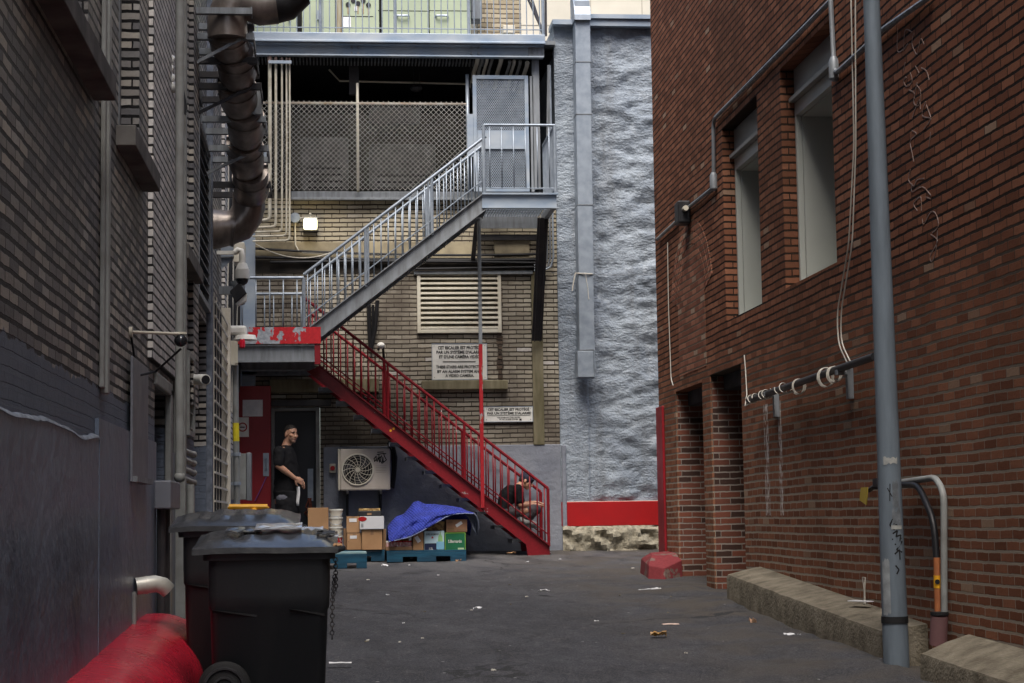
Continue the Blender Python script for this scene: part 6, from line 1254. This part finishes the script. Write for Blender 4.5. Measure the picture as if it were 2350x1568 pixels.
# ================================================================ litter on the asphalt
def scrap(px, py, L_, W, rot, mt, label, group=None, h=.012):
    p = G(px, py); m = MB(); n = 4; R = Matrix.Rotation(rot, 3, 'Z'); s = px * .37
    m.surf([[p + V((0, 0, .03)) + R @ V((L_ * (i / n - .5), W * (j / n - .5), h * (.6 + noise.noise((i * .9, j * .9, s))))) for i in range(n + 1)] for j in range(n + 1)]); return tag(m.build('litter_scrap', mt, solid=.003), label, 'scrap', group)
z4 = zc(1300, 2150, 1.46875)
scrap(*z4(90, 770), .15, .05, 0, M_PAPER, 'white paper strip on the asphalt beside the nearest bin')
scrap(*z4(1285, 340), .10, .09, .3, M_PAPER, 'bright white paper scrap in the middle of the alley', h=.03)
scrap(*z4(1905, 327), .22, .05, .2, M_PAPER, 'long white strip near the red stone guard')
scrap(*z4(2030, 535), .14, .05, .1, mat('pinkish_paper', (.6, .45, .38), rough=.8), 'pinkish paper strip right of the alley centre')
scrap(*z4(1960, 605), .12, .06, -.2, mat('orange_wrapper', (.55, .30, .08), (.08, .05, .03), sc=30, rough=.4), 'orange and dark crumpled wrapper on the right of the asphalt', h=.04)
scrap(*z4(352, 186), .07, .06, .5, M_PAPER, 'white crumpled scrap in front of the right pallet', h=.03)
scrap(*z4(897, 441), .07, .05, .2, M_PAPER, 'small white scrap left of the alley centre', h=.02)
scrap(*z4(784, 160), .07, .06, 0, M_CARDD, 'small brown crumpled scrap near the foot of the stairs', h=.04)
scrap(*zc(2600, 2100, 2.4767)(1403, 1150), .12, .07, .4, M_PAPER, 'white flattened scrap at the foot of the long kerb', h=.03)
scrap(*zc(2600, 2100, 2.4767)(1022, 1028), .05, .05, .4, mat('peach_peel', (.6, .38, .25), rough=.7), 'peach coloured peel on the asphalt beside the long kerb', h=.05)
scrap(*zc(2600, 2100, 2.4767)(60, 672), .10, .05, .4, M_PAPER, 'white scrap left of the brick recesses', h=.02)
scrap(*z4(1095, 108), .12, .05, .1, M_CARD, 'tan leaf-like scrap directly under the foot of the stairs', h=.03)
rr = random.Random(21)
for k in range(30):
    px = rr.uniform(785, 1640); py = 1285 + (rr.random() ** 1.5) * 270
    if px > 1480 and py < 1345: continue
    s_ = rr.uniform(.010, .026); scrap(px, py, s_ * 1.5, s_, rr.uniform(0, 3), (M_PAPER, M_CABW, M_CONC)[k % 3], 'tiny pale speck of litter on the asphalt', 'specks of litter on the asphalt', .01)
# ================================================================ people
def organic(name, parts, voxel, mats, parent, paint=(), smooth_it=4, keep=None, disp=None, solid=0):
    """parts: ('limb', [(p, r)...]) | ('ball', c, rx, ry, rz, R) | ('loft', [(c, ax, ay)...]); fused by voxel remesh into one continuous skin"""
    m = MB()
    for p in parts:
        if p[0] == 'limb':
            P = [V(a) for a, r in p[1]]; R = [r for a, r in p[1]]; Q = []; RR = []
            n = 4
            for i in range(len(P) - 1):
                for k in range(n): Q.append(P[i].lerp(P[i + 1], k / n)); RR.append(lerp(R[i], R[i + 1], k / n))
            Q.append(P[-1]); RR.append(R[-1]); m.tube(Q, RR, 12)
            for a, r in ((P[0], R[0]), (P[-1], R[-1])): m.ball(a, r * .985, None, None, 12, 8)
            for a, r in zip(P[1:-1], R[1:-1]): m.ball(a, r * 1.0, None, None, 12, 8)
        elif p[0] == 'ball':
            b0 = len(m.bm.verts); c = V(p[1]); m.ball((0, 0, 0), p[2], p[3], p[4], 18, 12); m.bm.verts.ensure_lookup_table()
            R = p[5] if len(p) > 5 else Matrix.Identity(3)
            for v in list(m.bm.verts)[b0:]: v.co = c + R @ v.co
        elif p[0] == 'loft':
            rings = []; n = 20
            for c, ax, ay in p[1]: rings.append([m.bm.verts.new(V(c) + V(ax) * math.cos(2 * math.pi * k / n) + V(ay) * math.sin(2 * math.pi * k / n)) for k in range(n)])
            for a, b in zip(rings, rings[1:]):
                for k in range(n): m._f([a[k], a[(k + 1) % n], b[(k + 1) % n], b[k]])
            m._f(rings[0][::-1]); m._f(rings[-1])
    bmesh.ops.recalc_face_normals(m.bm, faces=m.bm.faces)
    me = bpy.data.meshes.new('tmp'); m.bm.to_mesh(me); m.bm.free(); ob = bpy.data.objects.new('tmp', me); COL.objects.link(ob)
    r = ob.modifiers.new('r', 'REMESH'); r.mode = 'VOXEL'; r.voxel_size = voxel; s = ob.modifiers.new('s', 'SMOOTH'); s.factor = .5; s.iterations = smooth_it
    bpy.context.view_layer.update(); me2 = bpy.data.meshes.new_from_object(ob.evaluated_get(bpy.context.evaluated_depsgraph_get())); bpy.data.objects.remove(ob); bpy.data.meshes.remove(me)
    bm = bmesh.new(); bm.from_mesh(me2); bpy.data.meshes.remove(me2)
    if disp:
        for v in bm.verts: v.co += v.normal * disp(v.co)
    if keep: bmesh.ops.delete(bm, geom=[f for f in bm.faces if not keep(f.calc_center_median())], context='FACES')
    for f in bm.faces:
        f.smooth = True; c = f.calc_center_median()
        for pt in paint:
            if callable(pt[0]):
                if pt[0](c): f.material_index = pt[1]
            elif (c - V(pt[0])).length < pt[1]: f.material_index = pt[2]
    o3 = ORG[parent.name]
    for v in bm.verts: v.co -= o3
    me = bpy.data.meshes.new(name); bm.to_mesh(me); bm.free()
    for q in mats: me.materials.append(q)
    return link(name, me, parent, o3, 0, solid)
def skin_mat(name, c):
    m, nt, bs = nodes(name); p = pos(nt); L(nt, mix(nt, noi(nt, p, 25, 5), c, tuple(x * y for x, y in zip(c, (.82, .7, .66)))), bs.inputs['Base Color']); bs.inputs['Roughness'].default_value = .48
    bs.inputs['Subsurface Weight'].default_value = .08; bs.inputs['Subsurface Radius'].default_value = (.01, .004, .002); return m
M_SKIN = skin_mat('skin', (.52, .30, .20)); M_LIP = mat('lip', (.34, .14, .11), rough=.5, bmp=0); M_EYE = mat('eye_dark', (.03, .022, .018), rough=.3, bmp=0); M_BEARD = mat('stubble', (.24, .15, .11), (.36, .22, .16), sc=60, rough=.7, bmp=0)
M_HAIR = mat('dark_hair', (.02, .017, .015), (.035, .03, .027), sc=40, rough=.7, bmp=.3, bsc=160)
M_BTEE = mat('black_cotton', (.007, .007, .008), (.012, .012, .014), sc=9, rough=.95, spec=.2, bmp=.25, bsc=22, dist=.012); M_APRON = mat('black_apron', (.006, .006, .007), (.010, .010, .012), sc=7, rough=.85, spec=.25, bmp=.25, bsc=18, dist=.012)
M_TROU = mat('grey_trousers', (.16, .16, .19), (.10, .10, .12), sc=7, rough=.85, bmp=.3, bsc=20, dist=.012)
def head_parts(c, f, up, s=1.0):
    """c head centre, f facing, up; returns parts and frame"""
    f = V(f).normalized(); up = V(up); up = (up - f * up.dot(f)).normalized(); r = f.cross(up)
    at_ = lambda a, b, d: c + (r * a + up * b + f * d) * s
    R = Matrix((r, f, up)).transposed()
    P = [('ball', at_(0, .028, -.012), .076 * s, .094 * s, .088 * s, R), ('ball', at_(0, -.04, .022), .060 * s, .066 * s, .066 * s, R), ('ball', at_(0, -.088, .052), .034 * s, .030 * s, .026 * s, R),
         ('limb', [(at_(0, .012, .080), .010 * s), (at_(0, -.022, .096), .014 * s), (at_(0, -.036, .104), .0155 * s)]), ('ball', at_(.013, -.036, .092), .011 * s, .012 * s, .009 * s, R), ('ball', at_(-.013, -.036, .092), .011 * s, .012 * s, .009 * s, R),
         ('ball', at_(0, .022, .072), .052 * s, .018 * s, .012 * s, R), ('ball', at_(0, -.062, .078), .024 * s, .014 * s, .009 * s, R), ('ball', at_(0, -.073, .074), .020 * s, .012 * s, .008 * s, R),
         ('ball', at_(.044, -.02, .056), .022 * s, .022 * s, .018 * s, R), ('ball', at_(-.044, -.02, .056), .022 * s, .022 * s, .018 * s, R),
         ('ball', at_(.078, -.012, -.012), .009 * s, .021 * s, .034 * s, R), ('ball', at_(-.078, -.012, -.012), .009 * s, .021 * s, .034 * s, R)]
    return P, at_
def hand_parts(w, d, palm, s=1.0, curl=.5, spread=.10, side=1):
    """w wrist, d pointing direction, palm normal; five separate fingers"""
    w = V(w); d = V(d).normalized(); n = V(palm); n = (n - d * n.dot(d)).normalized(); a = d.cross(n) * side; R = Matrix((a, d, n)).transposed()
    P = [('ball', w + d * .05 * s, .040 * s, .052 * s, .017 * s, R), ('limb', [(w, .024 * s), (w + d * .035 * s, .026 * s)])]
    for k, (o, L_) in enumerate(((-.030, .070), (-.010, .080), (.011, .075), (.030, .060))):
        b = w + d * .088 * s + a * o * s; P1 = [(b - d * .02 * s, .0095 * s), (b, .0092 * s)]; q = b; ang = 0
        for j, l in enumerate((.45, .32, .23)):
            ang += curl * (.6 + .25 * j) + .06 * k; dd = (d * math.cos(ang) + n * math.sin(ang) + a * spread * (o / .03)).normalized(); q = q + dd * L_ * l * s; P1.append((q, (.0085 - .0009 * j) * s))
        P.append(('limb', P1))
    b = w + d * .030 * s - a * .034 * s; t1 = b + (d * .6 - a * .65 + n * .3).normalized() * .034 * s; t2 = t1 + (d * .85 - a * .25 + n * .35).normalized() * .030 * s; P.append(('limb', [(b, .014 * s), (t1, .0115 * s), (t2, .0095 * s)])); return P
# ---- standing man (profile to the right, face turned to the viewer's right)
Ym = 24.75; q2 = zc(600, 1400, 1.7427)
def MP(x, y, dy=0): p = B(*q2(x, y), Ym); return V((p.x, Ym + dy, p.z))
MAN = thing('person', 'man in a black t-shirt and black apron standing in front of the black door', 'person', (MP(940, 1200).x, Ym, gz(Ym)))
hc = MP(984, 588); hp, hat = head_parts(hc, (.64, -.77, -.03), (.06, 0, 1), 1.04)
hip = MP(935, 1010); g0 = gz(Ym) + .02; neck = MP(955, 655, .02); chest = MP(940, 780); sh_r = MP(905, 715, -.19); sh_l = MP(960, 720, .19)
el_r = MP(905, 800, -.25); el_r = MP(898, 812, -.25); wr_r = MP(1010, 895, -.17); el_l = MP(985, 850, .25); wr_l = MP(1045, 905, .06)
kn = [V((hip.x + .02, Ym - .10, g0 + .50)), V((hip.x - .05, Ym + .10, g0 + .50))]; an = [V((hip.x + .03, Ym - .12, g0 + .08)), V((hip.x - .10, Ym + .12, g0 + .08))]
X, Yv = V((1, 0, 0)), V((0, 1, 0))
torso = lambda k: ('loft', [(hip - V((0, 0, .12)), X * .135 * k, Yv * .17 * k), (hip + V((.01, 0, .02)), X * .150 * k, Yv * .175 * k), (hip + V((.03, 0, .18)), X * .158 * k, Yv * .175 * k), (chest + V((.02, 0, -.06)), X * .150 * k, Yv * .18 * k), (chest + V((.01, 0, .08)), X * .135 * k, Yv * .185 * k), (chest + V((.01, 0, .17)), X * .095 * k, Yv * .165 * k), (neck - V((.015, 0, .02)), X * .062 * k, Yv * .07 * k)])
body = hp + [torso(.93), ('limb', [(neck - V((.02, 0, .06)), .064), (neck + V((.01, 0, .03)), .058), (hc - V((.01, 0, .05)), .058)]),
    ('limb', [(sh_r, .062), (sh_r.lerp(el_r, .5), .052), (el_r, .043), (el_r.lerp(wr_r, .35), .043), (wr_r, .028)]), ('limb', [(sh_l, .062), (el_l, .043), (wr_l, .028)])]
for i, sy in enumerate((-.09, .09)): body += [('limb', [(hip + V((0, sy, -.06)), .085), (kn[i], .055), (kn[i].lerp(an[i], .4), .053), (an[i], .036)]), ('limb', [(an[i] - V((.05, 0, .05)), .035), (an[i] + V((.13, 0, -.06)), .03)])]
body += hand_parts(wr_r, (.85, .25, -.45), (.1, .9, -.3), 1.05, .55, side=1) + hand_parts(wr_l, (.6, -.5, -.6), (-.3, -.5, -.6), 1.0, .6, side=-1)
ey = [(hat(s * .030, .006, .083), .0115, 2) for s in (-1, 1)]; br = [(hat(s * .030 + o, .026, .084), .010, 2) for s in (-1, 1) for o in (-.014, 0, .014)]
st = [(lambda c: (c - hat(0, -.075, .055)).length < .058 and (c - hat(0, -.04, .09)).length > .026, 3)]
organic('body', body, .0065, [M_SKIN, M_LIP, M_EYE, M_BEARD], MAN, st + ey + br + [(hat(s, -.067, .088), .0105, 1) for s in (-.014, 0, .014)])
R_ = Matrix.Identity(3)
hf = V((.64, -.77, -.03)).normalized()
organic('hair', [('ball', hat(0, .036, -.016), .083, .104, .092, Matrix((hf.cross(V((0, 0, 1))).normalized(), hf, V((0, 0, 1)))).transposed())], .009, [M_HAIR], MAN, keep=lambda c: (c - hc).z > .052 + .35 * max(0, (c - hc).dot(hf)) - 1.4 * max(0, -(c - hc).dot(hf)) , disp=lambda c: .003 * noise.noise(c * 60))
wr = lambda s: (lambda c: .010 * noise.noise((c.x * 7, c.y * 7, c.z * 13 + s)) + .004 * noise.noise((c.x * 22, c.y * 22, c.z * 30)))
organic('t_shirt', [torso(1.03), ('ball', chest + V((.075, 0, -.20)), .115, .15, .15), ('limb', [(sh_r, .084), (sh_r.lerp(el_r, .80), .072)]), ('limb', [(sh_l, .084), (sh_l.lerp(el_l, .6), .066)])], .010, [M_BTEE], MAN, keep=lambda c: c.z > hip.z - .05 and (c - (neck + V((.0, 0, .03)))).length > .072, disp=wr(1))
organic('apron', [('loft', [(hip + V((.015, 0, .06)), X * .168, Yv * .19), (hip + V((.02, 0, -.12)), X * .178, Yv * .195), (hip + V((.035, 0, -.32)), X * .165, Yv * .20), (hip + V((.035, 0, -.50)), X * .150, Yv * .19)])], .012, [M_APRON], MAN, keep=lambda c: abs(c.z - (hip.z - .22)) < .265 and (c.x > hip.x - .10), disp=wr(5), solid=.006)
organic('trousers', [('limb', [(hip + V((0, s, -.02)), .112), (hip.lerp(kn[i], .5) + V((0, s * .6, 0)), .095), (kn[i], .076), (kn[i].lerp(an[i], .6), .070), (an[i] + V((0, 0, -.01)), .068)]) for i, s in enumerate((-.085, .085))] + [('ball', hip, .135, .165, .12)], .010, [M_TROU], MAN, disp=wr(9))
for i in range(2): organic('shoe', [('loft', [(an[i] + V((-.08, 0, -.05)), Yv * .035, V((0, 0, .05))), (an[i] + V((.02, 0, -.045)), Yv * .045, V((0, 0, .055))), (an[i] + V((.12, 0, -.065)), Yv * .048, V((0, 0, .036))), (an[i] + V((.19, 0, -.072)), Yv * .030, V((0, 0, .022)))])], .009, [M_BLACK], MAN)
m = MB(); p = MP(1020, 955, -.10); m.surf([[p + V((.014 * i + .008 * math.sin(j), -.012 * i - .01, -.05 * j)) for i in range(4)] for j in range(6)]); m.build('tucked_cloth', M_PAPER, MAN, smooth=True, solid=.006)
# ---- seated person at the foot of the stairs
Ys = 25.45; q6 = zc(1850, 1750, 3.1356)
def SP(x, y, dy=0): p = B(*q6(x, y), Ys); return V((p.x, Ys + dy, p.z))
SE = thing('person', 'person in a black t-shirt and dark cap sitting hunched on the lower red stairs', 'person', SP(600, 960))
hc = SP(800, 545); hf = V((.86, -.10, -.42)).normalized(); hp, hat = head_parts(hc, hf, (.42, 0, .86), .98)
hip = SP(560, 905); chest = SP(600, 690); neck = SP(718, 605); shr, shl = SP(680, 655, -.17), SP(700, 660, .17); elr, ell = SP(712, 845, -.19), SP(740, 835, .18); wrr, wrl = SP(885, 845, -.10), SP(885, 818, .06)
knr, knl = SP(905, 905, -.13), SP(915, 915, .13); anr, anl = SP(770, 1030, -.11), SP(800, 1060, .12)
ax = (neck - hip).normalized(); fx = V((ax.z, 0, -ax.x))
def tor(k): return ('loft', [(hip + V((-.03, 0, -.09)), fx * .12 * k, Yv * .165 * k), (hip.lerp(chest, .35) + V((-.03, 0, 0)), fx * .125 * k, Yv * .16 * k), (chest + V((-.02, 0, -.03)), fx * .125 * k, Yv * .175 * k), (chest.lerp(neck, .55) + V((-.005, 0, .0)), fx * .115 * k, Yv * .175 * k), (neck - ax * .03, fx * .07 * k, Yv * .10 * k)])
body = hp + [tor(.93), ('limb', [(neck - V((.03, 0, .03)), .058), (neck + V((.03, 0, .02)), .052), (hc + V((-.03, 0, -.01)), .055)]), ('limb', [(shr, .056), (elr, .040), (elr.lerp(wrr, .35), .040), (wrr, .026)]), ('limb', [(shl, .056), (ell, .040), (wrl, .026)]),
    ('limb', [(hip + V((.03, -.09, -.02)), .085), (knr, .056), (knr.lerp(anr, .4), .052), (anr, .035)]), ('limb', [(hip + V((.03, .09, -.02)), .085), (knl, .056), (anl, .035)])]
body += hand_parts(wrr, (1, .12, .0), (.2, .2, -1), .98, .35, side=1) + hand_parts(wrl, (1, -.12, .04), (.2, -.1, -1), .98, .25, side=-1)
organic('body', body, .0065, [M_SKIN, M_LIP, M_EYE], SE, [(hat(s * .030, .006, .083), .0105, 2) for s in (-1, 1)])
organic('t_shirt', [tor(1.04), ('limb', [(shr, .070), (shr.lerp(elr, .75), .066)]), ('limb', [(shl, .070), (shl.lerp(ell, .75), .066)])], .010, [M_BTEE], SE, keep=lambda c: (c - (neck + ax * .06)).length > .075, disp=wr(3))
organic('trousers', [('limb', [(hip + V((.0, s, -.03)), .108), (hip.lerp(k_, .6), .092), (k_, .076), (k_.lerp(a_, .5), .064), (a_ + V((.02, 0, .03)), .055)]) for s, k_, a_ in ((-.085, knr, anr), (.085, knl, anl))] + [('ball', hip + V((0, 0, -.03)), .125, .16, .11)], .010, [mat('charcoal_trousers', (.075, .065, .07), (.045, .04, .045), sc=7, rough=.85, bmp=.3, bsc=20, dist=.012)], SE, disp=wr(7))
M_SHOE = mat('grey_shoe', (.34, .34, .33), (.10, .10, .10), sc=14, rough=.6)
for a_ in (anr, anl): organic('shoe', [('loft', [(a_ + V((-.07, 0, .0)), Yv * .035, V((0, 0, .045))), (a_ + V((.02, 0, -.03)), Yv * .043, V((0, 0, .05))), (a_ + V((.12, 0, -.055)), Yv * .045, V((0, 0, .034))), (a_ + V((.18, 0, -.06)), Yv * .028, V((0, 0, .02)))])], .009, [M_SHOE], SE)
organic('cap', [('ball', hat(0, .040, -.010), .086, .104, .090, Matrix((hf.cross(V((0, 0, 1))).normalized(), hf, hf.cross(V((0, 0, 1))).normalized().cross(hf))).transposed()), ('loft', [(hat(0, .050, .070), V((0, 1, 0)) * .070, hf * .02), (hat(0, .046, .12), V((0, 1, 0)) * .068, hf * .03), (hat(0, .040, .155), V((0, 1, 0)) * .045, hf * .012)])], .008, [mat('navy_cap', (.018, .018, .035), (.03, .03, .05), sc=8, rough=.8)], SE, keep=lambda c: (c - hat(0, .018, 0)).dot(hf.cross(V((0, 1, 0))) * -1) > 0 or (c - hat(0, .018, 0)).dot(V((hf.z * -1, 0, hf.x))) > 0)
organic('hair', [('ball', hat(0, .006, -.030), .081, .078, .060, Matrix.Identity(3))], .009, [M_HAIR], SE, keep=lambda c: (c - hc).dot(hf) < .02)
m = MB(); e = hat(-.083, .006, -.01); m.ring(e, .006, (0, 1, 0), .0025, 10, 5); m.build('earring', M_GALV, SE)
# ================================================================ light
w = bpy.data.worlds.new('World'); SC.world = w; w.use_nodes = True; nt = w.node_tree
sky = nt.nodes.new('ShaderNodeTexSky'); sky.sky_type = 'NISHITA'; sky.sun_disc = False
EL, AZ = math.radians(60), math.radians(193)
sky.sun_elevation = EL; sky.sun_rotation = AZ; sky.air_density = 1.0; sky.dust_density = 3.0; sky.ozone_density = 1.0
bg = nt.nodes['Background']; nt.links.new(sky.outputs[0], bg.inputs[0]); bg.inputs[1].default_value = .11
sd = bpy.data.lights.new('sun', 'SUN'); sd.energy = 1.9; sd.angle = math.radians(40); sd.color = (1, .95, .88)
so = bpy.data.objects.new('sun', sd); COL.objects.link(so)
dirv = V((math.sin(AZ) * math.cos(EL), math.cos(AZ) * math.cos(EL), math.sin(EL)))
so.rotation_euler = dirv.to_track_quat('Z', 'Y').to_euler(); so.location = dirv * 40
SC.view_settings.view_transform = 'Standard'; SC.view_settings.look = 'None'; SC.view_settings.gamma = 1; SC.view_settings.exposure = 1.46
SC.cycles.max_bounces = 8; SC.cycles.diffuse_bounces = 5
